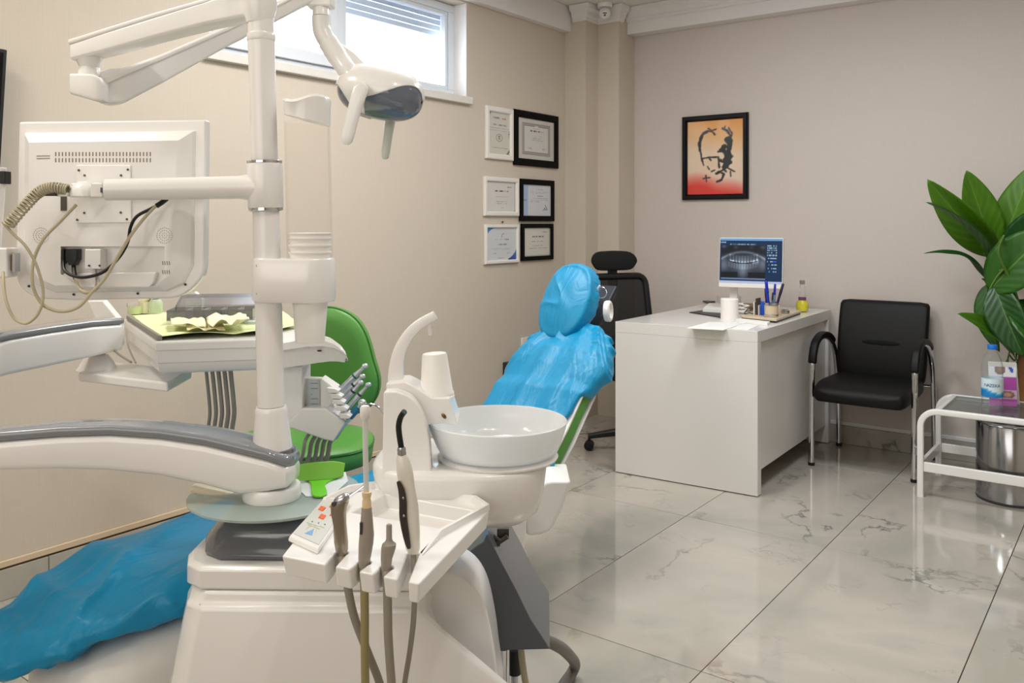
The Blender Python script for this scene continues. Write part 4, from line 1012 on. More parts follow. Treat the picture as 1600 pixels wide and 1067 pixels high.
# dark wedge-shaped link cover
wedge = [(693, 898), (712, 880), (729, 866), (745, 853), (755, 847), (761, 834), (786, 884), (807, 923), (829, 968), (860, 1015), (774, 1017), (761, 955), (743, 920), (718, 901)]
B().prism(poly(wedge, 1.95), CF * 0.30 + CR * 0.012).obj('link_cover', mat('link_grey', (84, 87, 92), 0.3, coat=0.2), unit, bevel=0.004)
bb = B(); bb.tube([P(771, 838, 2.0), P(782, 846, 2.0), P(793, 838, 2.0)], 0.006, 8); bb.obox(P(786, 832, 2.02), CR * 0.014, CF * 0.01, UP * 0.012); bb.obox(P(776, 848, 2.0), CR * 0.008, CF * 0.006, UP * 0.006)
bb.obj('link_bracket', mat('dark_metal', (92, 88, 84), 0.4, metal=0.8), unit)
fz = lambda x, y, d: V((P(x, y, d).x, P(x, y, d).y, 0.004))
B().cyl(P(786, 1012, 2.06), fz(786, 1012, 2.06), 0.016, n=20).obj('support_column', 'chrome', unit)
B().cyl(P(804, 1014, 2.10), P(804, 1052, 2.10), 0.016, n=20).obj('drain_collar', 'black', unit)
B().tube([P(804, 1050, 2.10), fz(804, 1100, 2.10)], 0.009, 10).obj('drain_pipe', 'steel', unit)
B().tube(spl([P(814, 1012, 2.04), P(817, 1040, 2.03), P(824, 1080, 2.02), fz(850, 1200, 2.0) + UP * 0.006], 8), 0.008, 10).obj('supply_hose', 'cable', unit)
g0 = P(858, 1008, 2.15); hz = lambda x, y: onZ(x, y, 0.018)
B().tube(spl([P(850, 1000, 2.2), P(868, 1007, 2.22), V(onZ(884, 1018, 0.14)), V(onZ(898, 1036, 0.05)), hz(893, 1052), hz(878, 1075), hz(868, 1110)], 8), 0.0155, 12).obj('floor_hose', mat('floor_hose_grey', (120, 116, 112), 0.5), unit)
# glass shelf, pedestal ring
gc = P(430, 775, 1.81); gc.z = 0.711
B().lathe(gc, [(0.170, -0.006), (0.176, -0.003), (0.176, 0.001), (0.172, 0.003)], n=72).obj('glass_shelf', 'frost', unit)
B().lathe(gc - UP * 0.03, [(0.06, 0), (0.06, 0.0235)], n=32).obj('shelf_hub', 'grey', unit)
pc_ = P(425, 777, DU); pc_.z = 0.7145
B().lathe(pc_, [(0.058, 0), (0.059, 0.003), (0.059, 0.022), (0.056, 0.027)], n=48).obj('pedestal_ring', 'white', unit)
# swivel arm: white body, gloss grey top strip
secs_b, secs_t = [], []
AP = [(464, 1.767, 707, 757, 0.040), (455, 1.767, 704, 764, 0.050), (425, 1.765, 693, 770, 0.053), (385, 1.763, 684, 774, 0.051), (330, 1.762, 673, 759, 0.046), (260, 1.76, 664.5, 744, 0.042), (180, 1.755, 660, 736, 0.040), (100, 1.735, 663, 734, 0.038), (0, 1.71, 671, 736, 0.037), (-90, 1.69, 684, 742, 0.036), (-170, 1.67, 700, 748, 0.036)]
pts_top = [P(x, yt + 14, d) for x, d, yt, yb, hw in AP]
for i, (x, d, yt, yb, hw) in enumerate(AP):
    a, c = AP[max(i - 1, 0)], AP[min(i + 1, len(AP) - 1)]
    tv = (P(c[0], 700, c[1]) - P(a[0], 700, a[1])); tv.z = 0; tv.normalize(); sd = V((-tv.y, tv.x, 0))
    mid = P(x, yt, d)
    dn = d - hw                                                   # near face distance
    zt = P(x, yt, d + hw * 0.9).z                                 # strip's far upper edge is seen at yt
    zb = P(x, yb, dn).z
    zs = zt - 0.006 - 0.004
    c0 = C((x - CX) / FPX * d, d, 0)
    k = 0.6 if i == 0 else 1
    secs_b.append(rrect(c0 + UP * (zs + zb) / 2, sd, UP, hw * k, (zs - zb) / 2 * (0.9 if i == 0 else 1), 0.012, 4))
    h2 = 0.010
    secs_t.append(rrect(c0 + UP * (zs + 0.0005 + h2), sd, UP, (hw - 0.002) * k, h2, 0.0085, 4))
B().loft(secs_b).obj('swivel_arm', 'white', unit, smooth=50)
B().loft(secs_t).obj('arm_top_strip', 'greystrip', unit, smooth=50)
# pole
pb, pt = P(425.5, 700, DU), P(405.5, -40, 1.76)
def pole(y): return pb + (pt - pb) * ((700 - y) / 740.0)
pa = (pt - pb).normalized(); pL = (pt - pb).length
B().lathe(pb, [(0.046, -0.020), (0.047, -0.012), (0.045, 0.0)], pa, 40).obj('pole_collar', 'grey', unit)
B().lathe(pb, [(0.0405, 0.0005), (0.040, 0.004), (0.0325, 0.074), (0.0325, 0.083), (0.030, 0.087)], pa, 40).obj('pole_foot', 'white', unit)
B().lathe(pb, [(0.0275, 0.088), (0.0268, 0.5), (0.0268, pL * 0.862)], pa, 40).obj('pole', 'white', unit)
pj = pole(59)
B().lathe(pj, [(0.0275, -0.006), (0.0285, -0.003), (0.0285, 0.006), (0.0275, 0.009), (0.0258, 0.0095), (0.0258, (pt - pj).length)], pa, 40).obj('pole_upper', 'white', unit)
# brake lever below the arm
B().loft([rrect(P(x, y, d), CF, UP, 0.014, h, h * 0.8, 3) for x, y, d, h in ((301, 761.5, 1.79, 0.005), (306, 763, 1.79, 0.0085), (340, 769, 1.80, 0.009), (378, 776, 1.81, 0.007), (395, 779, 1.81, 0.004))]).obj('brake_lever', 'cream', unit)
# ---- spittoon base, cup filler
SD = 1.78
sc0 = C((720 - CX) / FPX * SD, SD, 0)
def bas(z, rx, ry, ox=0.0, oy=0.0, e=2.9): return se(sc0 + CR * ox + CF * oy + UP * z, CR, CF, rx, ry, e, 56)
B().loft([bas(0.665, 0.060, 0.05, 0.045, 0.02), bas(0.672, 0.095, 0.08, 0.04, 0.01), bas(0.695, 0.135, 0.112, 0.025, 0.005), bas(0.73, 0.163, 0.138, 0.008), bas(0.765, 0.175, 0.148), bas(0.788, 0.178, 0.150), bas(0.796, 0.176, 0.148), bas(0.799, 0.170, 0.142)]).obj('spittoon_base', 'white', unit, smooth=60)
bc_ = C((778 - CX) / FPX * 1.765, 1.765, 0)
B().lathe(bc_ + UP * 0.7992, [(0.122, 0.0), (0.124, 0.004), (0.120, 0.007), (0.112, 0.008)], n=64).obj('bowl_seat', 'white', unit)
m = bpy.data.materials.new('frosted_bowl_glass'); m.use_nodes = True; nt = m.node_tree; p_ = nt.nodes['Principled BSDF']
p_.inputs['Base Color'].default_value = lin((246, 247, 247)); p_.inputs['Roughness'].default_value = 0.22; setin(p_, 'Coat Weight', 0.8); setin(p_, 'Coat Roughness', 0.03)
tl = nt.nodes.new('ShaderNodeBsdfTranslucent'); tl.inputs[0].default_value = lin((238, 243, 246)); mxs = nt.nodes.new('ShaderNodeMixShader'); mxs.inputs[0].default_value = 0.30
nt.links.new(p_.outputs[0], mxs.inputs[1]); nt.links.new(tl.outputs[0], mxs.inputs[2]); nt.links.new(mxs.outputs[0], nt.nodes['Material Output'].inputs[0]); M['bowlglass'] = m
bwl = B().lathe(bc_ + UP * 0.8075, [(0.010, 0.0), (0.100, 0.0), (0.117, 0.004), (0.127, 0.018), (0.1365, 0.043), (0.142, 0.064), (0.1425, 0.067), (0.140, 0.069), (0.138, 0.066), (0.132, 0.045), (0.122, 0.022), (0.108, 0.009), (0.085, 0.006), (0.012, 0.005)], n=72)
bwl.obj('spittoon_bowl', 'bowlglass', unit, smooth=60)
tw = B()
twp = [(q.x, q.y) for q in spl([(618, 611, 0), (640, 620, 0), (656, 640, 0), (667, 670, 0), (672, 705, 0), (674, 750, 0)], 4)]
tw.prism(poly([(597, 750), (599, 612)] + twp, 1.665), CF * 0.035)
tw.obj('tower_front', 'white', unit, bevel=0.004, seg=3)
B().prism(poly([(603, 748), (603, 599), (633, 597), (645, 603), (662, 614), (676, 622), (702, 622), (708, 640), (715, 661), (712, 665), (692, 662), (668, 664), (666, 700), (668, 748)], 1.7005), CF * 0.085).obj('tower_body', 'white', unit, bevel=0.006, seg=3)
hp = P(693.5, 650, 1.699)
B().sell(hp, CR * 0.005 - UP * 0.003, CF * 0.0035, UP * 0.0045, 2, 2, 16, 8).obj('sensor_hole', mat('brass', (120, 96, 52), 0.3, metal=1), unit)
secs = []
FP = spl([P(x, y, 1.745) for x, y in ((619, 602), (619.5, 575), (625, 548), (637, 525), (654, 507), (680, 492))], 6)
for i, q in enumerate(FP):
    t = (FP[min(i + 1, len(FP) - 1)] - FP[max(i - 1, 0)]).normalized(); nn = CF.cross(t)
    s = i / (len(FP) - 1); w = 0.0165 + (0.0085 - 0.0165) * s ** 0.8
    secs.append(rrect(q, CF, nn, 0.016 - 0.004 * s, w, 0.004, 3))
B().loft(secs).obj('cup_filler', 'white', unit, smooth=45)
B().lathe(P(672, 499, 1.745), [(0.0055, 0.0), (0.0055, -0.012), (0.0045, -0.014), (0.0045, -0.026), (0.0035, -0.028), (0.0035, -0.032)], UP, 18).obj('filler_nozzle', 'whitesat', unit)

# ---- instrument tray
tz_ = 0.752
tray_o = onZ(560, 850, tz_); tray_o.z = 0.70
it = thing('assistant_tray', 'white assistant instrument tray with orange keypad buttons and slotted front', 'instrument tray', tray_o)
def tp(x, y, z=tz_): return onZ(x, y, z)
F0, F1, R1, B1, B0, L0 = tp(440, 868), tp(655, 912), tp(765, 797), tp(745, 783), tp(585, 760), tp(505, 786)
TH = 0.034
fe = (F1 - F0); fl_ = fe.length; fe.normalize(); fd_ = V((-fe.y, fe.x, 0))
# slots: starts along the front edge
deck0 = 0.058
slots = []
for sx in (516, 553, 590.5, 629.5):
    y_ = 868 + (sx - 440) / 215 * 44
    slots.append((tp(sx, y_) - F0).dot(fe))
hwS = 0.0085
def fk(a, b, z=tz_): return F0 + fe * a + fd_ * b + UP * (z - tz_)
deck = B()
pl_ = [fk(0.0, deck0), fk(fl_ - 0.0, deck0), R1, B1, B0, L0]
tr = [F0, F1, R1, B1, B0, L0]
cen = sum(tr, V()) / 6
deck.loft([[q - UP * TH + (cen - q) * 0.035 for q in tr], [q - UP * 0.012 + (cen - q) * 0.012 for q in tr], [q + UP * 0.0 for q in tr]])
dk_o = deck.obj('tray_body', 'white', it)
SLOT_END = (tp(533, 864), tp(569, 879), tp(604, 887), tp(645, 866))
for s_, se_ in zip(slots, SLOT_END):
    fr0 = fk(s_, -0.03); dirv = (se_ - fk(s_, 0.0)).normalized(); fr0 = fk(s_, 0.0) - dirv * 0.03; n_ = 10
    w_ = V((dirv.y, -dirv.x, 0))
    outl = [fr0 - w_ * hwS] + [se_ - dirv * 0.006 - w_ * hwS] + [se_ + w_ * (-hwS * math.cos(math.pi * j / n_) * 1.2) + dirv * (hwS * 1.2 * math.sin(math.pi * j / n_)) for j in range(n_ + 1)] + [se_ - dirv * 0.006 + w_ * hwS] + [fr0 + w_ * hwS]
    cut(dk_o, B().prism([q - UP * 0.08 for q in outl], UP * 0.16))
# recessed basin in the back half
ra, rb, rc, rd = tp(742, 797), tp(600, 771), tp(545, 800), tp(690, 826)
rec = [ra, rb, rc, rd]; rcen = sum(rec, V()) / 4
cut(dk_o, B().loft([[rcen + (q - rcen) * 0.90 - UP * 0.026 for q in rec], [rcen + (q - rcen) * 1.0 + UP * 0.02 for q in rec]]))
md = dk_o.modifiers.new('bevel', 'BEVEL'); md.width = 0.0035; md.segments = 3; md.limit_method = 'ANGLE'; md.angle_limit = math.radians(40); md.harden_normals = True
# raised rim round the basin side of the tray
rim = [tp(660, 868), tp(690, 838), R1, B1, B0, tp(545, 766), L0, tp(498, 800)]
def ins(q, k): return q + (cen - q) * k
rb_ = B(); secs = []
for i, q in enumerate(rim):
    q = ins(q, 0.02); 
    out = (q - cen); out.z = 0; out.normalize()
    h = 0.0 if i in (0, len(rim) - 1) else 0.011
    secs.append([q + out * 0.004, q + out * 0.003 + UP * h, q - out * 0.004 + UP * h, q - out * 0.010])
rb_.loft(secs).obj('tray_rim', 'white', it, bevel=0.002, seg=2)
# keypad
kz = tz_ + 0.013
K = [tp(449, 846), tp(497, 868), tp(548, 790), tp(510, 778)]
kb = B().loft([[q for q in K], [q + UP * 0.008 + (sum(K, V()) / 4 - q) * 0.05 for q in K]]).obj('keypad', 'white', it, bevel=0.003)
K2 = [q + UP * 0.0083 + (sum(K, V()) / 4 - q) * 0.16 for q in K]
B().prism(K2, UP * 0.0006).obj('membrane', mat('keypad_membrane', (206, 208, 202), 0.4), kb, smooth=0)
def kq(s, t): return (K2[0] * (1 - s) + K2[1] * s) * (1 - t) + (K2[3] * (1 - s) + K2[2] * s) * t + UP * 0.0007
M['orange'] = mat('orange_button', (238, 100, 28), 0.4)
for s, t in ((0.24, 0.70), (0.56, 0.84), (0.80, 0.66), (0.48, 0.53)):
    B().prism([kq(s - 0.11, t - 0.05), kq(s + 0.11, t - 0.05), kq(s + 0.11, t + 0.05), kq(s - 0.11, t + 0.05)], UP * 0.0012).obj('button', 'orange', kb, bevel=0.0004)
tri = B(); tri.prism([kq(0.34, 0.08), kq(0.62, 0.10), kq(0.52, 0.24)], UP * 0.0002); tri.obj('logo_mark', mat('logo_blue', (120, 168, 214), 0.5), kb, smooth=0)
arc = B(); n = 10
for r0, r1 in ((0.17, 0.20),):
    o_ = [kq(0.47 + r1 * math.cos(a), 0.17 + r1 * 0.62 * math.sin(a)) for a in [math.pi * j / n for j in range(n + 1)]] + [kq(0.47 + r0 * math.cos(a), 0.17 + r0 * 0.62 * math.sin(a)) for a in [math.pi * (n - j) / n for j in range(n + 1)]]
    arc.prism(o_, UP * 0.0002)
arc.obj('logo_arc', mat('logo_tan', (216, 186, 150), 0.5), kb, smooth=0)
marks = B()
for s, t in ((0.28, 0.36), (0.52, 0.38), (0.76, 0.40)): marks.prism([kq(s - 0.02, t - 0.012), kq(s + 0.02, t - 0.012), kq(s + 0.02, t + 0.012), kq(s - 0.02, t + 0.012)], UP * 0.0003)
marks.obj('indicator_lights', 'charcoal', kb, smooth=0)
kl = B()
for j, (s, t, w) in enumerate(((0.25, 0.30, 0.12), (0.50, 0.31, 0.10), (0.72, 0.33, 0.10), (0.30, 0.27, 0.08), (0.58, 0.27, 0.12))): kl.prism([kq(s - w, t - 0.006), kq(s + w, t - 0.006), kq(s + w, t + 0.006), kq(s - w, t + 0.006)], UP * 0.0002)
kl.obj('keypad_print', mat('print_green', (150, 176, 152), 0.5), kb, smooth=0)
# support stem from cabinet to tray
stm = B().cyl(C(-0.20, 1.68, 0.60), C(-0.20, 1.66, 0.72), 0.035, 0.03, 24); stm.obj('tray_support', 'white', it)
B().loft([rrect(C(-0.20, 1.66, 0.70), CR, CF, 0.03, 0.05, 0.015), rrect(C(-0.19, 1.50, 0.703), CR, CF, 0.05, 0.06, 0.015)]).obj('support_bracket', 'white', it)

# ---- instruments standing in the slots
def hang(pts, r, name, m, par, n=10): return B().tube(spl([P(*q) for q in pts], 10), r, n).obj(name, m, par)
def slotp(i, z=tz_): return fk(slots[i], deck0 - 0.014, z)
# 1 three-way syringe
a = P(533, 850, 1.372)
sy = thing('air_water_syringe', 'worn metal air-water syringe in the first slot of the tray', 'syringe', a)
B().loft([se(P(x, y, 1.372), CR, CF, w, w * 0.9, 2.4, 20) for x, y, w in ((534, 868, 0.0075), (534, 858, 0.010), (533, 846, 0.011), (531, 820, 0.0105), (529, 800, 0.012), (530, 790, 0.0135), (533, 783, 0.0125))]).obj('handle', mat('worn_metal', (158, 148, 132), 0.32, metal=0.9), sy)
B().loft([se(P(x, y, 1.372), CF, UP, w, w, 2.6, 20) for x, y, w in ((522, 786, 0.006), (526, 785, 0.0095), (536, 781, 0.0105), (543, 778, 0.008), (546, 776, 0.004))]).obj('head', 'steel', sy)
B().tube([P(544, 777, 1.372), P(572, 757, 1.38)], 0.0022, 8).obj('needle', 'chrome', sy)
B().cyl(P(524, 786, 1.366), P(521, 788, 1.36), 0.004, n=12).obj('push_button', 'charcoal', sy)
hang([(534, 866, 1.372), (536, 885, 1.366), (541, 905, 1.366), (553, 962, 1.372), (574, 1018, 1.39), (594, 1070, 1.41), (606, 1130, 1.4300), (612, 1220, 1.490), (610, 1262, 1.60), (606, 1275, 1.68)], 0.0066, 'hose', 'hose', sy)
# 2 saliva ejector
a = P(572, 840, 1.335)
sj = thing('saliva_ejector', 'grey saliva ejector handle with a long clear straw in the second slot', 'suction', a)
B().loft([se(P(x, y, 1.335), CR, CF, w, w, 2, 22) for x, y, w in ((568, 885, 0.008), (570, 868, 0.010), (572, 848, 0.0115), (573, 835, 0.0115), (573, 797, 0.0082), (573, 793, 0.008))]).obj('handle', mat('ejector_grey', (156, 146, 134), 0.45), sj)
B().lathe(P(573, 793, 1.335), [(0.0072, 0.0003), (0.0072, 0.010), (0.006, 0.014), (0.0075, 0.020), (0.0075, 0.0245), (0.005, 0.025)], UP, 20).obj('coupling', mat('coupling_tan', (226, 200, 156), 0.45), sj)
B().tube([P(572.5, 771, 1.335), P(571, 700, 1.335), P(570.5, 655, 1.335)], 0.0044, 12).obj('straw', mat('straw_plastic', (226, 226, 222), 0.25, alpha=0.75), sj)
B().lathe(P(570.5, 656, 1.335), [(0.0048, 0), (0.0080, 0.006), (0.0080, 0.019), (0.006, 0.022)], UP, 16).obj('straw_tip', 'whitesat', sj)
B().obox(P(564, 825, 1.326), CR * 0.0015, CF * 0.003, UP * 0.009).obj('slide_valve', 'charcoal', sj)
hang([(568, 884, 1.335), (569, 905, 1.33), (570, 960, 1.335), (570, 1010, 1.345), (571, 1070, 1.365), (574, 1130, 1.3750), (580, 1220, 1.435), (578, 1262, 1.60), (574, 1275, 1.68)], 0.0066, 'hose', 'hose2', sj)
# 3 empty suction connector
a = P(606, 850, 1.315)
sn = thing('suction_connector', 'short bare grey suction connector in the third slot of the tray', 'suction', a)
B().loft([se(P(x, y, 1.315), CR, CF, w, w, 2, 20) for x, y, w in ((603, 892, 0.007), (604, 872, 0.009), (607, 856, 0.0112), (608, 850, 0.0108), (608, 846, 0.0062), (608, 842, 0.0046), (608, 821, 0.0044), (608, 819, 0.0036))]).obj('connector_body', 'hose', sn)
hang([(603, 890, 1.315), (605, 915, 1.307), (606, 960, 1.307), (607, 1000, 1.315), (612, 1070, 1.335), (618, 1130, 1.3450), (624, 1220, 1.405), (622, 1262, 1.60), (618, 1275, 1.68)], 0.0068, 'hose', 'hose', sn)
# 4 curing light
a = P(642, 855, 1.3620)
cl = thing('curing_light', 'white curing light wand with curved black tip in the fourth slot', 'curing light', a)
B().loft([se(P(x, y, 1.3620), CR, CF, w, w * 0.9, 2.3, 24) for x, y, w in ((646, 864, 0.008), (645, 856, 0.0115), (643, 830, 0.0135), (640, 790, 0.0140), (636, 760, 0.0125), (633, 740, 0.0132), (630, 718, 0.0110), (628, 710, 0.0070))]).obj('handle', mat('curing_white', (226, 222, 210), 0.3, coat=0.3), cl)
B().lathe(P(628, 711, 1.3620), [(0.0068, 0), (0.0072, 0.003), (0.0066, 0.006), (0.0072, 0.009), (0.006, 0.013)], (P(626.5, 690, 1.3620) - P(628, 711, 1.3620)), 20).obj('tip_collar', 'steel', cl)
B().tube(spl([P(627, 699, 1.3620), P(624, 680, 1.3620), P(623, 665, 1.3620), P(626, 652, 1.3600), P(632, 643, 1.3540)], 6), 0.0047, 14).obj('light_tip', 'black', cl)
gs = spl([P(622, 752, 1.3475), P(627, 766, 1.3465), P(629.5, 785, 1.3460), P(630, 810, 1.3465), P(635, 840, 1.3470), P(639, 857, 1.3490)], 5)
bb = B(); secs = []
for i, q in enumerate(gs):
    t = (gs[min(i + 1, len(gs) - 1)] - gs[max(i - 1, 0)]).normalized(); s = i / (len(gs) - 1); w = 0.0012 + 0.0048 * math.sin(math.pi * clamp(s * 0.92 + 0.04)) ** 0.6
    secs.append(se(q, t.cross(CF).normalized(), CF, w, 0.0022, 2, 12))
bb.loft(secs).obj('grip_strip', mat('grip_dark', (58, 48, 44), 0.4), cl)
for x, y in ((630, 778), (631, 806)): B().sell(P(x, y, 1.3438), CR * 0.0018, CF * 0.001, UP * 0.0022, 2, 2, 12, 6).obj('switch', 'steel', cl)
hang([(646, 862, 1.3620), (647, 890, 1.3520), (648, 920, 1.3420), (646, 970, 1.3420), (640, 1020, 1.3620), (632, 1070, 1.385), (626, 1130, 1.4020), (632, 1220, 1.462), (630, 1262, 1.60), (626, 1275, 1.68)], 0.0045, 'hose', 'hose', cl)

# ---- cup on the filler stand, cup dispenser on the pole
cpos = P(683, 622, 1.745); cq = P(676.5, 553, 1.745); ax = (cq - cpos)
cpos = V((cpos.x, cpos.y, P(683, 622, 1.745).z)); 
tag(B().lathe(cpos, [(0.0355, 0), (0.0360, 0.004), (0.0345, 0.0055), (0.0355, 0.008), (0.0350, 0.012), (0.0330, 0.014), (0.0255, 0.088), (0.0235, 0.0915)], (ax * 0.75 + UP * ax.length * 0.4), 40).obj('plastic_cup', 'cup', origin=cpos), 'white plastic cup upside down on the cup filler', 'cup')
dsp = P(470, 435, DU - 0.0)
ds = thing('cup_dispenser', 'clear tube cup dispenser clamped to the white pole', 'cup dispenser', dsp - UP * 0.06)
tcx = P(484.5, 435, DU - 0.005); tcx2 = V((tcx.x, tcx.y, 0))
z0_, z1_ = P(0, 470, DU).z, P(0, 403, DU).z
pp0 = pole(435); pp0.z = 0
bb = B(); secs = []
for z in (z0_, z0_ + 0.004, z1_ - 0.004, z1_):
    k = 0.003 if z in (z0_, z1_) else 0
    out = []
    for a in [math.radians(90 + 180 * j / 12) for j in range(13)]: out.append(pp0 + CR * ((0.034 - k) * 0.9 * math.cos(a)) + CF * ((0.038 - k) * math.sin(a)))
    for a in [math.radians(-90 + 180 * j / 12) for j in range(13)]: out.append(tcx2 + CR * ((0.052 - k) * math.cos(a)) + CF * ((0.052 - k) * math.sin(a)))
    secs.append([q + UP * z for q in out])
bb.loft(secs).obj('clamp_housing', 'white', ds, smooth=40)
for y in (415, 459): B().cyl(P(401.5, y, DU - 0.034), P(401.5, y, DU - 0.038), 0.0025, n=10).obj('screw', 'cable', ds)
B().lathe(tcx2 + UP * (z0_ - 0.085), [(0.028, 0), (0.0295, 0.004), (0.036, 0.0845)], UP, 40).obj('cup_outlet', 'cup', ds)
tz0, tz1 = z1_ + 0.0005, P(0, 190, DU).z
tilt = CR * ((480 - 484.5) / FPX * DU)
M['tube'] = glass_mat('tube_acrylic', (252, 251, 250), 0.02, 0.08, 0.12)
B().loft([se(tcx2 + tilt * ((z - tz0) / (tz1 - tz0)) + UP * z, CR, CF, 0.0465, 0.0465, 2, 40) for z in (tz0, tz1)], cap=False).obj('tube', 'tube', ds)
bb = B(); secs = []
for z, r, sl in ((tz1 + 0.000, 0.0468, 1), (tz1 + 0.030, 0.0475, 0.4), (tz1 + 0.040, 0.049, 0.0), (tz1 + 0.046, 0.044, 0.0), (tz1 + 0.047, 0.02, 0.0)):
    secs.append([q + UP * (-sl * 0.012 * (((q - tcx2).dot(CR)) / 0.047)) + UP * ((0.006 * math.sin(3 * ((q - tcx2).dot(CR)) / 0.047)) if z > tz1 + 0.035 else 0) for q in se(tcx2 + tilt + UP * z, CR, CF, r, r, 2, 40)])
bb.loft(secs).obj('tube_cap', 'white', ds)
# stacked cups inside the tube: each cup a thing
cz = z1_ + 0.002
M['papercup'] = mat('paper_cup_white', (250, 249, 246), 0.45)
for k in range(4):
    rim_z = z1_ + 0.013 + 0.0145 * k if k < 3 else z1_ + 0.052
    c0 = V((tcx2.x, tcx2.y, rim_z - 0.016 if k < 3 else rim_z - 0.024))
    h = 0.016 if k < 3 else 0.024
    o = B().lathe(c0, [(0.0392, 0.0), (0.0420, h - 0.003), (0.0440, h - 0.002), (0.0440, h), (0.0412, h)], UP, 40).obj('drinking_cup', 'papercup', origin=c0)
    tag(o, ['lowest white cup of the stack inside the dispenser tube', 'second white cup from the bottom in the dispenser tube', 'third white cup from the bottom in the dispenser tube', 'top white cup of the stack in the dispenser tube'][k], 'cup', 'white cups stacked in the dispenser')

# ---- things on the glass shelf
gz = gc.z + 0.0035
wt = [onZ(x, y, gz) for x, y in ((472, 742), (540, 738), (544, 752), (520, 774), (478, 776), (462, 760))]
tag(B().prism(wt, UP * 0.0012).obj('mixing_pad', mat('mixing_pad_white', (222, 226, 230), 0.5), origin=sum(wt, V()) / 6, smooth=0), 'white paper pad under the green tray on the glass shelf', 'pad')
M['lime'] = mat('lime_plastic', (110, 206, 40), 0.35, sss=0.2)
M['lime2'] = mat('lime_plastic_wall', (124, 190, 66), 0.4, sss=0.2)
gp0 = onZ(500, 768, gz + 0.0015)
gt = thing('impression_tray', 'lime green plastic impression tray with a round handle on the glass shelf', 'impression tray', gp0)
hz0 = gz + 0.0018
hd = [onZ(x, y, hz0) for x, y in [(q.x, q.y) for q in spl([(478, 750, 0), (486, 758, 0), (487, 772, 0), (492, 777, 0), (505, 777, 0), (511, 771, 0), (508, 759, 0), (517, 752, 0), (537, 744, 0)], 5)]]
B().prism(hd + [onZ(537, 738, hz0), onZ(480, 742, hz0)], UP * 0.004).obj('handle', 'lime', gt, bevel=0.001)
bb = B(); secs = []
wl0 = [onZ(x, y, hz0 + 0.0042) for x, y in ((462, 752), (480, 751), (500, 750), (520, 748), (536, 744))]
wl1 = [P(x, y, (q - V((0, 0, CAMH))).dot(CF) + 0.02) for (x, y), q in zip(((462, 727), (480, 724), (500, 722), (522, 721), (539, 724)), wl0)]
for a_, b2 in zip(spl(wl0, 5), spl(wl1, 5)): secs.append([a_, b2, b2 + CF * 0.004, a_ + CF * 0.004])
bb.loft(secs).obj('tray_wall', 'lime2', gt, bevel=0.0012)
# ============================================================ dental chair and its covers
CXC = -1.845
dc0 = V((CXC, 1.7, 0))
ch = thing('dental_chair', 'green dental chair with white shell under the blue covers', 'dental chair', dc0)
# floor base and lift cover
def xsec(y, cx, hw, z0, z1, r): return rrect(V((cx, y, (z0 + z1) / 2)), V((1, 0, 0)), UP, hw, (z1 - z0) / 2, min(r, (z1 - z0) / 2 * 0.95, hw * 0.95), 5)
B().loft([xsec(y, -1.885, hw, 0.0, zt, 0.07) for y, hw, zt in ((0.868, 0.05, 0.22), (0.875, 0.10, 0.285), (0.895, 0.135, 0.325), (0.94, 0.162, 0.352), (1.02, 0.182, 0.378), (1.15, 0.196, 0.395), (1.35, 0.20, 0.40), (1.6, 0.20, 0.385), (2.1, 0.19, 0.33), (2.35, 0.18, 0.29), (2.42, 0.15, 0.20))]).obj('base_cover', 'whitesat', ch, smooth=60)
# white hinge shell beside the back
side = [(800, 740), (846, 757), (853, 753), (862, 751), (893, 751), (889, 765), (878, 797), (864, 824), (858, 831), (846, 836), (823, 839), (820, 815), (800, 800)]
B().prism(poly(side, 2.70), CF * 0.20).obj('hinge_shell', 'white', ch, bevel=0.012, seg=3)
B().prism(poly([(792, 790), (823, 800), (822, 838), (816, 885), (800, 885)], 2.62), CF * 0.12).obj('lift_arm', 'white', ch, bevel=0.008)
# backrest cushion (green) on a white back shell
aB = V((0, 0.726, 0.688)); nB = V((0, -0.688, 0.726)); bC = -1.800
bs = V((bC, 2.415, 0.415))
def bsec(s, hw, t0, t1, r): return rrect(bs + aB * s + nB * ((t0 + t1) / 2), V((1, 0, 0)), nB, hw, (t1 - t0) / 2, r, 5)
B().loft([bsec(s, hw, 0.002, 0.070, 0.025) for s, hw in ((-0.02, 0.165), (0.0, 0.187), (0.15, 0.193), (0.35, 0.187), (0.46, 0.16), (0.53, 0.11), (0.56, 0.06))]).obj('backrest', 'vinyl', ch, smooth=60)
B().loft([bsec(s, hw, -0.010, 0.0, 0.004) for s, hw in ((-0.03, 0.155), (0.0, 0.184), (0.15, 0.191), (0.35, 0.187), (0.47, 0.15), (0.54, 0.10), (0.57, 0.05))]).obj('back_shell', 'white', ch, smooth=60)
B().loft([[q + V((0.012, 0, 0)) for q in bsec(s, hw, 0.0705, 0.080, 0.003)] for s, hw in ((-0.02, 0.16), (0.0, 0.182), (0.15, 0.187), (0.33, 0.182))]).obj('back_trim', 'whitesat', ch, smooth=60)
B().sell((-1.87, 1.82, 0.405), (0.225, 0, 0), (0, 0.56, 0), (0, 0, 0.045), 3, 3, 48, 16).obj('seat_cushion', 'vinyl', ch)
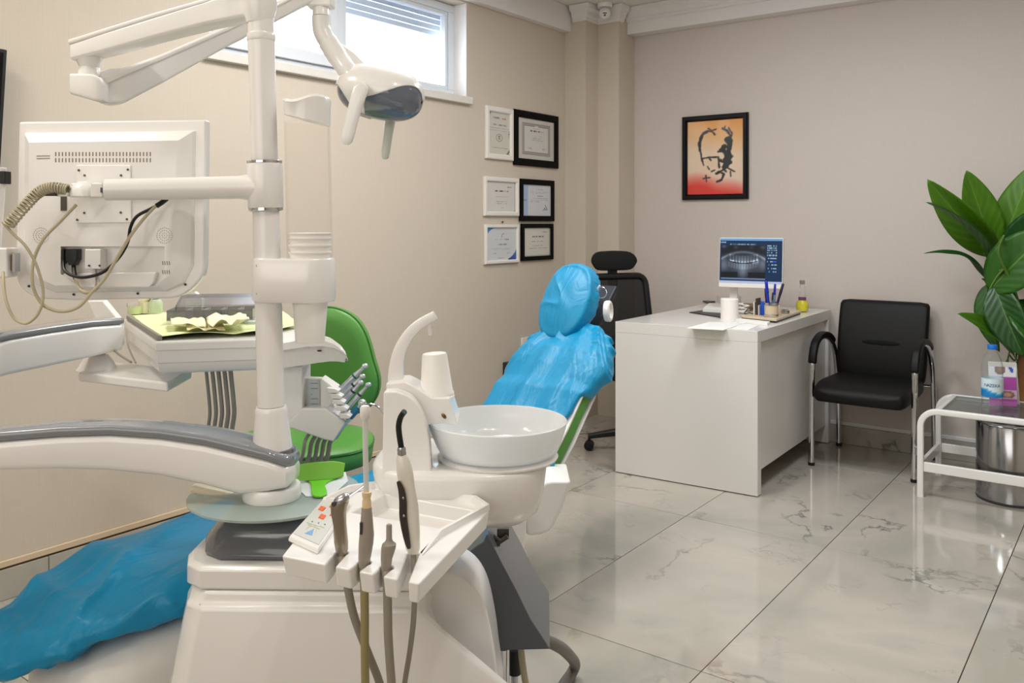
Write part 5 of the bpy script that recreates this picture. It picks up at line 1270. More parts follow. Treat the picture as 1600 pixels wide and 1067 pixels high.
# headrest, its post, knob and ring
hC = V((-1.845, 2.860, 0.958)); hA = V((0, 0.52, 0.854)); hN = V((0, -0.854, 0.52))
B().sell(hC, V((0.090, 0, 0)), hA * 0.125, hN * 0.042, 2.4, 2.4, 32, 16).obj('headrest_pad', 'vinyl', ch)
B().obox(P(932, 485, 3.47), V((0.045, 0, 0)), aB * 0.13, nB * 0.012).obj('headrest_post', mat('navy_plastic', (34, 38, 50), 0.4), ch, bevel=0.006)
kc = P(950, 486, 3.38); kd = (CR * 0.93 - CF * 0.36 + UP * 0.05).normalized(); ku = kd.cross(UP).normalized(); kw = ku.cross(kd)
B().lathe(kc, [(0.018, -0.012), (0.040, -0.010), (0.042, -0.004), (0.042, 0.008), (0.038, 0.012), (0.030, 0.013), (0.028, 0.004), (0.006, 0.004)], kd, 36).obj('lock_knob', 'white', ch)
rc_ = P(939.5, 457, 3.36)
B().tube([rc_ + CR * (0.021 * math.cos(a)) + UP * (0.021 * math.sin(a)) + CF * 0.004 * math.sin(a) for a in [2 * math.pi * j / 32 for j in range(32)]], 0.0018, 8, closed=True).obj('cover_ring', 'chrome', ch)
B().tube(spl([P(937, 446, 3.36), P(931, 456, 3.37), P(926, 468, 3.38)], 5), 0.004, 8).obj('ring_tab', 'whitesat', ch)
# ---- blue covers
def blue_mat():
    m = bpy.data.materials.new('blue_nonwoven'); m.use_nodes = True; nt = m.node_tree; N = nt.nodes; L = nt.links; p = N['Principled BSDF']
    p.inputs['Base Color'].default_value = lin((0, 148, 198)); p.inputs['Roughness'].default_value = 0.42
    setin(p, 'Sheen Weight', 0.08); setin(p, 'Sheen Roughness', 0.4)
    tc = N.new('ShaderNodeTexCoord')
    n1 = N.new('ShaderNodeTexNoise'); n1.inputs['Scale'].default_value = 1.0; n1.inputs['Detail'].default_value = 6; n1.inputs['Distortion'].default_value = 1.0
    n2 = N.new('ShaderNodeTexNoise'); n2.inputs['Scale'].default_value = 420.0; n2.inputs['Detail'].default_value = 2
    mpb = N.new('ShaderNodeMapping'); mpb.inputs['Scale'].default_value = (13, 3.2, 5.5); mpb.inputs['Rotation'].default_value = (0, 0, 0.3); L.new(tc.outputs['Object'], mpb.inputs['Vector']); L.new(mpb.outputs['Vector'], n1.inputs['Vector']); L.new(tc.outputs['Object'], n2.inputs['Vector'])
    ab = N.new('ShaderNodeMath'); ab.operation = 'SUBTRACT'; ab.inputs[1].default_value = 0.5; L.new(n1.outputs['Fac'], ab.inputs[0])
    aa = N.new('ShaderNodeMath'); aa.operation = 'ABSOLUTE'; L.new(ab.outputs[0], aa.inputs[0])
    b1 = N.new('ShaderNodeBump'); b1.invert = True; b1.inputs['Strength'].default_value = 0.5; b1.inputs['Distance'].default_value = 0.02; L.new(aa.outputs[0], b1.inputs['Height'])
    b2 = N.new('ShaderNodeBump'); b2.inputs['Strength'].default_value = 0.10; b2.inputs['Distance'].default_value = 0.002; L.new(n2.outputs['Fac'], b2.inputs['Height']); L.new(b1.outputs['Normal'], b2.inputs['Normal'])
    L.new(b2.outputs['Normal'], p.inputs['Normal'])
    tl = N.new('ShaderNodeBsdfTranslucent'); tl.inputs[0].default_value = lin((0, 156, 208)); mx = N.new('ShaderNodeMixShader'); mx.inputs[0].default_value = 0.15
    L.new(p.outputs[0], mx.inputs[1]); L.new(tl.outputs[0], mx.inputs[2]); L.new(mx.outputs[0], N['Material Output'].inputs[0])
    return m
M['blue'] = blue_mat()
def ridged(p, sx, sy, sz, off=0.0):
    n = NZ.noise(V((p.x * sx + off, p.y * sy + off * 1.7, p.z * sz - off)))
    return 1 - min(1.0, abs(n) * 2.2)
def lerp_tab(tab, y):
    for i in range(len(tab) - 1):
        if tab[i][0] <= y <= tab[i + 1][0]:
            t = (y - tab[i][0]) / (tab[i + 1][0] - tab[i][0]); t = t * t * (3 - 2 * t) if i else t ** 0.6
            return [a + (b - a) * t for a, b in zip(tab[i][1:], tab[i + 1][1:])]
    return list(tab[-1][1:])
# seat and leg-rest cover
tab = [(0.775, -1.955, 0.01, 0.345, 0.008), (0.80, -1.965, 0.080, 0.352, 0.028), (0.86, -1.955, 0.128, 0.380, 0.036), (0.95, -1.935, 0.172, 0.418, 0.040), (1.10, -1.908, 0.214, 0.452, 0.047), (1.40, -1.890, 0.230, 0.458, 0.054), (1.75, -1.875, 0.235, 0.420, 0.058), (2.10, -1.868, 0.240, 0.405, 0.060), (2.36, -1.86, 0.238, 0.405, 0.060), (2.42, -1.86, 0.20, 0.405, 0.045)]
NS, NA = 150, 120
secs = []
for i in range(NS + 1):
    y = 0.775 + (2.42 - 0.775) * (i / NS) ** 1.25
    cx, hw, cz, th = lerp_tab(tab, y)
    ringp = se(V((cx, y, cz)), V((1, 0, 0)), UP, hw, th, 2.7, NA)
    k = min(1.0, (y - 0.775) / 0.08)
    q = []
    for p in ringp:
        d = (p - V((cx, y, cz))); d.x /= max(hw, 0.02); d.z /= max(th, 0.02); d.y = 0; d.normalize()
        # long folds run from the toe diagonally to the knee; a deeper tuck near the near edge
        u_ = V((p.x * 0.90 + p.y * 0.30, p.y * 0.9 - p.x * 0.25, p.z))
        w = 0.021 * ridged(u_, 6.5, 0.9, 6.5) ** 3 + 0.007 * ridged(u_, 14, 1.8, 14, 5.1) ** 4 + 0.005 * NZ.noise(u_ * 5)
        low = 0.010 * (ridged(V((p.x, p.y, p.z)), 5, 9, 34, 2.0) ** 2) * clamp((0.40 - p.z) / 0.05)
        q.append(p + d * ((w + low - 0.008) * k))
    secs.append(q)
sc_ = B().loft(secs).obj('seat_cover', 'blue', origin=(-1.88, 1.5, 0.36), smooth=80)
tag(sc_, 'blue disposable cover over the seat and leg rest at lower left', 'chair cover')
# backrest cover: hangs a little below the cushion edges
NS, NA = 110, 120
btab = [(0.05, 0.178, 0.098, 0.018), (0.16, 0.184, 0.098, 0.020), (0.28, 0.190, 0.092, 0.026), (0.345, 0.196, 0.050, 0.058), (0.42, 0.206, 0.044, 0.064), (0.47, 0.200, 0.040, 0.064), (0.53, 0.178, 0.034, 0.060), (0.585, 0.140, 0.030, 0.052), (0.63, 0.090, 0.028, 0.040), (0.655, 0.02, 0.026, 0.012)]
secs = []
for i in range(NS + 1):
    s = 0.05 + 0.605 * (i / NS) ** 0.85
    hw, tc_, th = lerp_tab(btab, s)
    c = bs + aB * s + nB * tc_ + V((0.022 * clamp((s - 0.05) / 0.3) - 0.014, 0, 0)) - UP * 0.006
    q = []
    for p in se(c, V((1, 0, 0)), nB, hw, th, 3.0, NA):
        d = (p - c); a_, b_ = d.x / max(hw, 0.02), d.dot(nB) / max(th, 0.02)
        dn = (V((1, 0, 0)) * a_ + nB * b_).normalized()
        u_ = V((p.x + 0.35 * s, s, 0))
        fan = math.atan2(p.x - (bC + 0.02), 0.75 - s)                    # pleats radiate from the headrest
        w = 0.019 * ridged(V((fan * 3.6, s * 1.0, 0)), 1, 1, 1, 3.3) ** 2 + 0.007 * ridged(V((fan * 9, s * 3, 0)), 1, 1, 1, 8.0) ** 3 + 0.008 * NZ.noise(V((p.x * 6, s * 6, 0.5)))
        k = clamp((0.655 - s) / 0.05)
        q.append(p + dn * ((w - 0.008) * k) + V((0.018 * clamp(a_) * clamp((s - 0.28) / 0.1), 0, 0)))
    secs.append(q)
bcv = B().loft(secs).obj('backrest_cover', 'blue', origin=bs + V((0, 0.2, 0)), smooth=80)
tag(bcv, 'blue disposable cover draped over the reclined dental chair backrest', 'chair cover')
# headrest cover
bb = B(); NU, NV = 120, 80
hv = B().sell(hC, V((0.110, 0, 0)), hA * 0.172, hN * 0.068, 2.3, 2.5, NU, NV)
def hw_(p):
    d = p - hC; a_, h_, n_ = d.x / 0.110, d.dot(hA) / 0.172, d.dot(hN) / 0.068
    dn = (V((1, 0, 0)) * a_ / 0.110 + hA * h_ / 0.172 + hN * n_ / 0.068)
    if dn.length < 1e-6: return p
    dn.normalize()
    ang = math.atan2(h_, a_)
    back = clamp((0.45 - n_) / 0.8)                                      # elastic gathers towards the back edge
    w = 0.009 * back * (ridged(V((ang * 5.5, n_ * 0.5, 0)), 1, 1, 1, 2.2) ** 2 - 0.4) + 0.005 * ridged(V((d.x * 7 + h_ * 0.8, h_ * 1.0, n_)), 1, 1, 1, 4.0) ** 3 + 0.003 * NZ.noise(d * 7)
    ridge = 0.008 * math.exp(-((n_ - 0.55) / 0.16) ** 2)                 # seam between face and side
    return p + dn * (w + ridge)
hv.warp(hw_)
tag(hv.obj('headrest_cover', 'blue', origin=hC - UP * 0.14, smooth=80), 'blue gathered cover on the dental chair headrest', 'chair cover')
tie = [(868, 791), (872, 793), (872, 800), (866, 813), (862, 815), (863, 806)]
B().prism(poly(tie, 2.93), CF * 0.012).obj('cover_tie', 'blue', bcv, bevel=0.002)
B().prism(poly([(852, 753), (859, 744), (858, 728), (866, 715), (869, 700), (866, 735), (862, 752)], 2.86), CF * 0.01).obj('cover_hem', 'blue', bcv)

# ============================================================ green operator stool
so_ = P(473, 690, 3.0); so_.z = 0
stl = thing('operator_stool', 'green operator stool with tall backrest by the left wall', 'stool', so_)
zs_ = 0.532
sd_ = CF * 0.90 + CR * -0.15; sd_.normalize()
ss_ = V((sd_.y, -sd_.x, 0))
def stool_ring(z, r, e=2.5): return se(so_ + UP * z, ss_, sd_, r * 1.13, r * 1.02, e, 48)
B().loft([stool_ring(z, r) for z, r in ((zs_ - 0.085, 0.19), (zs_ - 0.075, 0.212), (zs_ - 0.03, 0.218), (zs_ - 0.024, 0.2155))]).obj('seat_base', 'vinyl', stl, smooth=60)
B().loft([stool_ring(z, r) for z, r in ((zs_ - 0.0235, 0.2175), (zs_ - 0.019, 0.220), (zs_ - 0.014, 0.2175))]).obj('seat_piping', 'vinyldark', stl, smooth=60)
B().loft([stool_ring(z, r) for z, r in ((zs_ - 0.0135, 0.216), (zs_ - 0.004, 0.207), (zs_ + 0.004, 0.175), (zs_ + 0.008, 0.10), (zs_ + 0.009, 0.01))]).obj('seat_top', 'vinyl', stl, smooth=60)
bkc = P(524, 562, 3.22)
bn_ = -(CF * 0.95 + CR * 0.12 + UP * 0.02); bn_.normalize(); bu = UP.cross(bn_).normalized() * -1; bv = UP - bn_ * UP.dot(bn_); bv.normalize()
if bu.dot(CR) < 0: bu = -bu
kk = 3.22 / FPX
half = 524 - 452
outl = [(q.x, q.y) for q in spl([(500, 479, 0), (530, 480, 0), (558, 494, 0), (576, 520, 0), (588, 560, 0), (596, 590, 0), (593, 615, 0), (580, 634, 0), (555, 645, 0), (520, 650, 0), (485, 645, 0), (462, 630, 0), (449, 600, 0), (448, 560, 0), (455, 515, 0), (472, 488, 0)], 5, closed=True)]
secs = []
for tt, sc in ((0.030, 0.94), (0.018, 0.99), (0.0, 1.0), (-0.022, 0.985), (-0.034, 0.93), (-0.042, 0.72), (-0.045, 0.35)):
    secs.append([bkc + bu * ((x - 524) * kk * sc) + bv * ((562 - y) * kk * sc) - bn_ * tt for x, y in outl])
B().loft(secs).obj('backrest', 'vinyl', stl, smooth=60)
pp_ = [bkc + bu * ((x - 524) * kk * 0.992) + bv * ((562 - y) * kk * 0.992) + bn_ * 0.0195 for x, y in outl]
B().tube(pp_, 0.0038, 8, closed=True).obj('backrest_piping', 'vinyldark', stl)
B().tube(spl([bkc - bn_ * 0.05 - UP * 0.05, bkc - bn_ * 0.07 - UP * 0.25, bkc - bn_ * 0.03 - UP * 0.42, so_ + UP * 0.40 + sd_ * 0.06], 6), 0.014, 10).obj('back_bracket', 'chrome', stl)
B().cyl(so_ + UP * 0.09, so_ + UP * (zs_ - 0.086), 0.022, n=20).obj('gas_column', 'chrome', stl)
for k in range(5):
    a = 2 * math.pi * k / 5 + 0.2; d = V((math.cos(a), math.sin(a), 0)); t = V((-d.y, d.x, 0))
    lg = B().loft([rrect(so_ + d * r + UP * z, t, UP, w, h, min(w, h) * 0.7, 3) for r, z, w, h in ((0.02, 0.105, 0.022, 0.02), (0.24, 0.075, 0.014, 0.012))]).obj('base_leg', 'chrome', stl)
    cc = so_ + d * 0.235 + UP * 0.026
    B().cyl(cc - t * 0.02, cc + t * 0.02, 0.025, n=18).cyl(cc, cc + UP * 0.038, 0.007, n=10).obj('caster', 'black', lg)
# ============================================================ operating light on its arms
la = pole(5); 
lt = thing('operating_light', 'white dental operating light on a jointed arm above the chair', 'operating light', pt - UP * 0.10)
def arm(pts, name, m='white', r=0.006, k=4):
    """pts: (x, y top, y bottom, distance, half depth) along an arm seen from the side"""
    secs = []
    for i, (x, yt, yb, d, hw) in enumerate(pts):
        a, c = pts[max(i - 1, 0)], pts[min(i + 1, len(pts) - 1)]
        tv = P(c[0], (c[1] + c[2]) / 2, c[3]) - P(a[0], (a[1] + a[2]) / 2, a[3]); th = V((tv.x, tv.y, 0)).normalized(); sd = V((-th.y, th.x, 0))
        dn = d - hw
        top, bot = P(x, yt, dn), P(x, yb, dn)
        c0 = C((x - CX) / FPX * d, d, 0)
        zt, zb = top.z, bot.z
        secs.append(rrect(c0 + UP * (zt + zb) / 2, sd, UP, hw, (zt - zb) / 2, min(r, (zt - zb) * 0.4, hw * 0.8), k))
    return B().loft(secs).obj(name, m, lt, smooth=45)
arm([(408, -22, 22, 1.80, 0.030), (385, -17, 26, 1.80, 0.030), (330, 2, 37, 1.82, 0.029), (250, 27, 58, 1.84, 0.028), (180, 49, 78, 1.86, 0.027), (123, 68, 93, 1.88, 0.026), (118, 72, 92, 1.88, 0.020)], 'upper_arm')
arm([(404, -29, -20, 1.80, 0.031), (330, -3, 5, 1.82, 0.030), (250, 20, 28, 1.84, 0.029), (180, 42, 50, 1.86, 0.028), (120, 61, 69, 1.88, 0.027), (117, 63, 69, 1.88, 0.02)], 'arm_cover', r=0.004)
B().lathe(pt - UP * 0.10, [(0.0255, 0.0), (0.034, 0.03), (0.036, 0.10), (0.030, 0.112)], UP, 36).obj('pole_head', 'white', lt)
jc = P(140, 90, 1.88)
B().lathe(jc, [(0.027, 0.0), (0.026, -0.010), (0.020, -0.022), (0.0235, -0.034), (0.0235, -0.042)], UP, 32).obj('pivot', 'white', lt)
bb = B(); secs = []
for x, yt, yb, hw in ((115, 116, 143, 0.018), (118, 114.5, 147, 0.024), (135, 115, 152, 0.027), (152, 116, 157, 0.027), (163, 121, 158, 0.024), (168, 130, 157, 0.018)):
    t_, b_ = P(x, yt, 1.86), P(x, yb, 1.86); secs.append(rrect(C((x - CX) / FPX * 1.88, 1.88, (t_.z + b_.z) / 2), CF, UP, hw, (t_.z - b_.z) / 2, 0.006, 3))
bb.loft(secs).obj('elbow_block', 'whitesat', lt, smooth=45)
arm([(150, 118, 152, 1.90, 0.018), (156, 112, 158, 1.90, 0.022), (172, 106, 162, 1.91, 0.024), (190, 104, 160, 1.92, 0.025), (250, 82, 128, 1.98, 0.025), (350, 38, 72, 2.08, 0.025), (430, 0, 31, 2.15, 0.025), (480, -24, 4, 2.19, 0.025), (500, -30, -4, 2.20, 0.02)], 'spring_arm', r=0.008)
arm([(158, 124, 134, 1.895, 0.0225), (190, 108, 117, 1.915, 0.0265), (250, 84, 91, 1.975, 0.0265), (350, 41, 47, 2.075, 0.0265), (430, 4, 9, 2.145, 0.0265), (480, -20, -16, 2.185, 0.0265)], 'arm_edge', r=0.002, k=2)
ld = 2.20
bb = B(); bb.obox(P(501, -8, ld), CR * 0.033, CF * 0.026, UP * 0.034); bb.obj('head_block', 'white', lt, bevel=0.006)
B().lathe(P(502, 13, ld), [(0.0225, 0.006), (0.0225, -0.018), (0.0235, -0.020)], UP, 32).obj('swivel_ring', 'white', lt)
tb1 = spl([P(502, 26, ld), P(503, 45, ld), P(508, 58, ld), P(515, 68, ld)], 6)
B().tube(tb1, 0.0238, 24).obj('elbow_tube', 'white', lt)
tb2 = spl([P(513, 66, ld), P(530, 92, ld - 0.01), P(547, 116, ld - 0.03), P(560, 136, ld - 0.055)], 5)
B().tube(tb2, [0.0262] * 5 + [0.025] * 5 + [0.022] * (len(tb2) - 10), 24).obj('yoke_tube', 'white', lt)
B().loft([rrect(P(x, y, ld + 0.06), CF, (CR * 0.5 + UP * 0.8).normalized(), 0.008, h, 0.006, 3) for x, y, h in ((520, 70, 0.016), (548, 92, 0.018), (578, 118, 0.014))]).obj('yoke_fork', 'whitesat', lt)
# lamp head: white shell above, smoked lens below, split along a wavy edge
hc_ = P(594, 148, ld); hu = (CR * 0.965 - UP * 0.20 - CF * 0.12).normalized(); hv_ = (CF * 1.0 + hu * 0.12 - UP * 0.15); hv_ = (hv_ - hu * hv_.dot(hu)).normalized(); hwv = hu.cross(hv_); hwv = hwv if hwv.z > 0 else -hwv
def hp_(x, ph, k=1.0):
    """point of the lamp body: x along it (-1..1), ph round it (0 = far side, pi/2 = top)"""
    r = max(0.0, 1 - abs(x) ** 2.4) ** (1 / 2.4)
    return hc_ + (hu * (0.113 * x) + hv_ * (0.085 * r * math.cos(ph)) + hwv * ((0.074 if math.sin(ph) > 0 else 0.064) * r * math.sin(ph))) * k
def edge_(x):
    if x < -0.45: e_ = -0.90 + 0.75 * clamp((-0.45 - x) / 0.45)
    elif x < -0.16: e_ = -0.97
    elif x < -0.10: e_ = -0.97 + 0.50 * (x + 0.16) / 0.06
    else: e_ = -0.47 + 1.25 * ((x + 0.10) / 1.10) ** 1.5
    return e_
shell = B().grid(lambda a, t: (lambda x: (lambda p0: hp_(x, p0 + (math.pi - 2 * p0) * a))(math.asin(clamp(edge_(x), -0.98, 0.9))))(-math.cos(math.pi * (0.012 + 0.976 * t))), 48, 72)
lens = B().grid(lambda a, t: hp_(-math.cos(math.pi * (0.012 + 0.976 * t)), 2 * math.pi * a, 0.982), 64, 60)
shell.obj('lamp_shell', 'white', lt, smooth=80, solid=0.003)
lens.obj('lamp_lens', mat('smoked_lens', (104, 111, 124), 0.12, coat=0.5), lt, smooth=80)
for x, y in ((624, 155),): B().sell(P(x, y, ld - 0.062), CR * 0.014, CF * 0.012, UP * 0.010, 2, 2, 20, 10).obj('sensor_eye', mat('sensor_eye', (128, 142, 166), 0.1, coat=0.6), lt)
B().lathe(P(563, 138, ld - 0.10), [(0.016, -0.012), (0.018, -0.008), (0.018, 0.030)], -CF, 28).obj('handle_hub', 'white', lt) if False else B().cyl(P(563, 140, ld - 0.112), P(566, 142, ld - 0.06), 0.018, 0.021, 28).obj('handle_hub', 'white', lt)
def paddle(pts, d, th, m, name='handle'):
    secs = []
    for i, (x, y, w) in enumerate(pts):
        a, c = pts[max(i - 1, 0)], pts[min(i + 1, len(pts) - 1)]
        t = (P(c[0], c[1], d) - P(a[0], a[1], d)).normalized(); sd = t.cross(CF).normalized()
        secs.append(se(P(x, y, d), sd, CF, w, th * (0.6 if i in (0, len(pts) - 1) else 1), 2.5, 20))
    return B().loft(secs).obj(name, m, lt)
paddle([(566, 134, 0.012), (563, 141, 0.019), (557, 160, 0.0175), (549, 190, 0.0155), (544, 210, 0.0160), (541.5, 221, 0.0135), (540.5, 226, 0.006)], ld - 0.125, 0.008, 'cream' if False else 'white')
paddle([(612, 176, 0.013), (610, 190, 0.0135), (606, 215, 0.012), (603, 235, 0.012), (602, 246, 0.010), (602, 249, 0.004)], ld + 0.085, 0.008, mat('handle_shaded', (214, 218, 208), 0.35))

# ============================================================ monitor on the pole (seen from behind)
MD = 1.80
mo = thing('monitor', 'white monitor seen from behind on a pole arm at left', 'monitor', pole(290) - UP * 0.05)
def mp(x, y, d=MD): return P(x, y, d)
fo = [(q[0], q[1]) for q in ((29, 190), (322, 187), (320, 408))] + [(q.x, q.y) for q in spl([(320, 408, 0), (317, 428, 0), (308, 442, 0), (293, 456, 0), (280, 463, 0), (266, 466, 0)], 3)][1:] + [(120, 469), (62, 467)] + [(q.x, q.y) for q in spl([(62, 467, 0), (42, 458, 0), (28, 442, 0), (24, 425, 0)], 3)][1:]
B().prism(poly(fo, MD), CF * 0.028).obj('screen_frame', 'white', mo, bevel=0.005, seg=3)
B().prism([q + CF * 0.0285 for q in poly([(48, 208), (304, 205), (302, 440), (46, 442)], MD)], CF * 0.002).obj('screen_face', 'black', mo, smooth=0)
inn = [(40, 207), (306, 204), (303, 415), (288, 444), (262, 455), (88, 457), (56, 444), (40, 420)]
inn2 = [(54, 224), (285, 221), (283, 405), (272, 430), (250, 443), (95, 445), (68, 434), (54, 408)]
bulge = B().loft([[q - CF * 0.0005 for q in poly(inn, MD)], [q - CF * 0.008 for q in poly([(x * 0.85 + a * 0.15, y * 0.85 + b * 0.15) for (x, y), (a, b) in zip(inn, inn2)], MD)], [q - CF * 0.021 for q in poly(inn2, MD)]])
bo = bulge.obj('rear_housing', 'white', mo)
cut(bo, B().prism(poly([(79, 386), (245, 386), (245, 424), (240, 440), (232, 449), (104, 450), (95, 440), (79, 430)], 1.74), CF * 0.0555))
md = bo.modifiers.new('bevel', 'BEVEL'); md.width = 0.003; md.segments = 3; md.limit_method = 'ANGLE'; md.angle_limit = math.radians(30); md.harden_normals = True
rf = MD - 0.021
B().prism(poly([(97, 427), (244, 425), (240, 441), (232, 450), (108, 451), (100, 443)], rf + 0.004), CF * 0.02).obj('port_ledge', 'white', mo, bevel=0.003)
sl = B()
for r_ in range(2):
    for k in range(29):
        x = 86 + k * 5.28; y = 237.5 + r_ * 9.5
        sl.prism(poly([(x, y), (x + 1.9, y), (x + 1.9, y + 6.5), (x, y + 6.5)], rf - 0.0004), CF * 0.0012)
o = sl.obj('vent_slots', mat('slot_dark', (150, 132, 116), 0.8), mo, smooth=0); o['kind'] = 'stuff'
sp = B()
for cx_, cy_, lim in ((257, 368, 14), (64, 368, 13)):
    for rr_, n_ in ((0, 1), (4, 8), (8, 16), (12, 24)):
        for k in range(n_):
            a = 2 * math.pi * k / n_; x, y = cx_ + rr_ * math.cos(a), cy_ + rr_ * math.sin(a)
            sp.prism(poly([(x - 0.55, y - 0.55), (x + 0.55, y - 0.55), (x + 0.55, y + 0.55), (x - 0.55, y + 0.55)], rf - 0.0004), CF * 0.0012)
o = sp.obj('speaker_holes', 'slot_dark' if 'slot_dark' in M else mat('hole_dark', (140, 122, 108), 0.8), mo, smooth=0); o['kind'] = 'stuff'
gv = B()
for x0 in (253, 256.5, 260, 263.5):
    for y0 in (408, 422): gv.prism(poly([(x0, y0), (x0 + 1.4, y0), (x0 + 2.2, y0 + 6), (x0 + 0.8, y0 + 6)], rf - 0.0004), CF * 0.0012)
gv.obj('side_vents', mat('vent_grey', (150, 134, 120), 0.8), mo, smooth=0)
lbt = B()
for k in range(2): lbt.prism(poly([(57, 243 + k * 4), (78, 242.6 + k * 4), (78, 244.4 + k * 4), (57, 244.8 + k * 4)], rf - 0.0003), CF * 0.0006)
lbt.obj('rating_print', mat('print_grey', (168, 152, 138), 0.7), mo, smooth=0)
vz = B().prism(poly([(119, 258), (204, 258), (205, 346), (203, 348), (118, 349), (117, 347)], rf - 0.0045), CF * 0.004).obj('mount_plate', 'white', mo, bevel=0.0015)
for x, y in ((123, 266), (199.5, 265), (132, 274), (189, 274), (131.5, 332.5), (188.5, 332), (120.5, 343.5), (198, 342.5)): B().cyl(P(x, y, rf - 0.0045), P(x, y, rf - 0.0065), 0.0024, n=10).obj('screw', mat('screw_brass', (128, 116, 84), 0.35, metal=0.8) if 'screwb' not in M else M['screwb'], vz)
for x, y in ((45, 447), (115, 460), (215, 458.5), (289.5, 444.5)): B().cyl(P(x, y, MD - 0.0005), P(x, y, MD - 0.003), 0.0026, n=10).obj('screw', 'charcoal', mo)
B().obox(P(99.5, 318, rf - 0.0008), CR * 0.0062, CF * 0.0006, UP * 0.015).obj('label_sticker', mat('sticker_dark', (84, 76, 68), 0.6), mo, smooth=0)
# arm
aa, ab_ = pole(291), P(165, 296.5, 1.70)
B().lathe(pole(329), [(0.0300, 0.0), (0.0345, 0.002), (0.0345, 0.007), (0.030, 0.0085)], pa, 40).obj('chrome_ring', 'chrome', mo)
B().lathe(pole(325), [(0.0335, 0.0005), (0.0355, 0.003), (0.036, 0.05), (0.036, 0.090), (0.0345, 0.0935)], pa, 40).obj('arm_collar', 'white', mo)
B().lathe(pole(255), [(0.0300, 0.0), (0.0355, 0.0015), (0.0355, 0.006), (0.030, 0.008)], pa, 40).obj('chrome_ring', 'chrome', mo)
dv = (ab_ - aa)
B().loft([se(aa + dv * t, dv.normalized().cross(UP).normalized(), UP, r, r, 2, 32) for t, r in ((0.06, 0.031), (0.12, 0.026), (0.17, 0.0235), (0.5, 0.0225), (1.0, 0.0215))]).obj('support_arm', 'white', mo, smooth=60)
bb = B(); bb.obox(P(157, 297.5, 1.712), CR * 0.012, CF * 0.017, UP * 0.0145); bb.obj('arm_fork', 'whitesat', mo, bevel=0.003)
B().obox(P(161.5, 297, 1.6935), CR * 0.0052, CF * 0.0015, UP * 0.0048).obj('fork_window', 'charcoal', mo, smooth=0)
B().lathe(P(133, 309, 1.722), [(0.026, 0.0), (0.029, 0.003), (0.029, 0.012), (0.025, 0.022), (0.014, 0.032), (0.004, 0.034)], UP, 36).obj('swivel_knuckle', 'white', mo)
B().obox(P(133, 296, 1.745), CR * 0.018, CF * 0.022, UP * 0.012).obj('tilt_bracket', 'white', mo, bevel=0.003)
# cables
M['plugblack'] = mat('plug_black', (30, 32, 34), 0.45)
bb = B().loft([rrect(P(115, y, 1.785), CR, CF, w, 0.010, 0.003, 3) for y, w in ((389, 0.0125), (405, 0.0125), (409, 0.009), (414, 0.006))]).obj('plug', 'plugblack', mo)
B().loft([rrect(P(99, y, 1.79), CR, CF, w, 0.008, 0.003, 3) for y, w in ((389, 0.006), (408, 0.006), (412, 0.004))]).obj('plug', 'plugblack', mo)
bx2 = B().obox(P(150, 404.5, 1.782), CR * 0.0165, CF * 0.014, UP * 0.0205).obj('port_box', 'white', mo, bevel=0.002)
for x in (139, 155.5): B().cyl(P(x, 415, 1.768), P(x, 415, 1.765), 0.0022, n=8).obj('screw', 'charcoal', bx2)
def cab(pts, r, m, name='cable', par=None, n=8): return B().tube(spl([P(*q) for q in pts], 8), r, n).obj(name, m, par or mo)
cab([(99, 408, 1.785), (101, 422, 1.772), (112, 430, 1.755), (130, 433.5, 1.74), (155, 428, 1.735), (172, 417, 1.735), (189, 398, 1.735), (200, 377, 1.735), (204, 355, 1.735), (214, 338, 1.735), (236, 326, 1.735), (258, 314, 1.75), (264, 308, 1.765)], 0.0033, 'blackcable')
cab([(115, 412, 1.785), (116, 425, 1.775), (118, 436, 1.765)], 0.0045, 'blackcable')
cab([(118, 434, 1.766), (122, 448, 1.752), (131, 456, 1.745), (142, 456, 1.742), (153, 448, 1.738)], 0.0042, 'cable')
cab([(150, 420, 1.782), (150.5, 438, 1.775), (149, 448, 1.755)], 0.0020, 'hose')
cab([(119, 320, 1.715), (92, 348, 1.712), (69, 372, 1.708), (54, 402, 1.705), (50, 434, 1.70), (56, 460, 1.70), (71, 479, 1.70), (97, 486.5, 1.70), (123, 479, 1.705), (144, 456, 1.715), (163, 436, 1.725), (183, 403, 1.728), (209, 361, 1.728), (240, 325, 1.735), (256, 315, 1.75)], 0.0034, 'cable')
cab([(244, 322, 1.738), (252, 317, 1.742), (260, 311, 1.752)], 0.0052, 'blackcable', 'cable_sleeve')
# coiled cable
cpth = spl([P(106, 297, 1.70), P(82, 293.5, 1.69), P(60, 301, 1.685), P(36, 325, 1.68), P(13, 352, 1.675)], 60)
hel = []; u0 = None
turns = 25
for i, q in enumerate(cpth):
    t = (cpth[min(i + 1, len(cpth) - 1)] - cpth[max(i - 1, 0)]).normalized(); u_ = CF; w_ = t.cross(u_).normalized(); a = 2 * math.pi * turns * i / (len(cpth) - 1)
    hel.append(q + u_ * (0.0098 * math.cos(a)) + w_ * (0.0098 * math.sin(a)))
hel = [hel[0] * 1] + hel
B().tube(spl(hel[1:], 2), 0.0021, 6).obj('coiled_cable', 'coil', mo)
B().obox(P(80, 303.5, 1.69), CR * 0.010, CF * 0.004, UP * 0.0035).obj('cable_clip', 'black', mo)
B().obox(P(99, 304, 1.70), CR * 0.010, CF * 0.006, UP * 0.0038).obj('plug_tail', 'whitesat', mo, bevel=0.001)
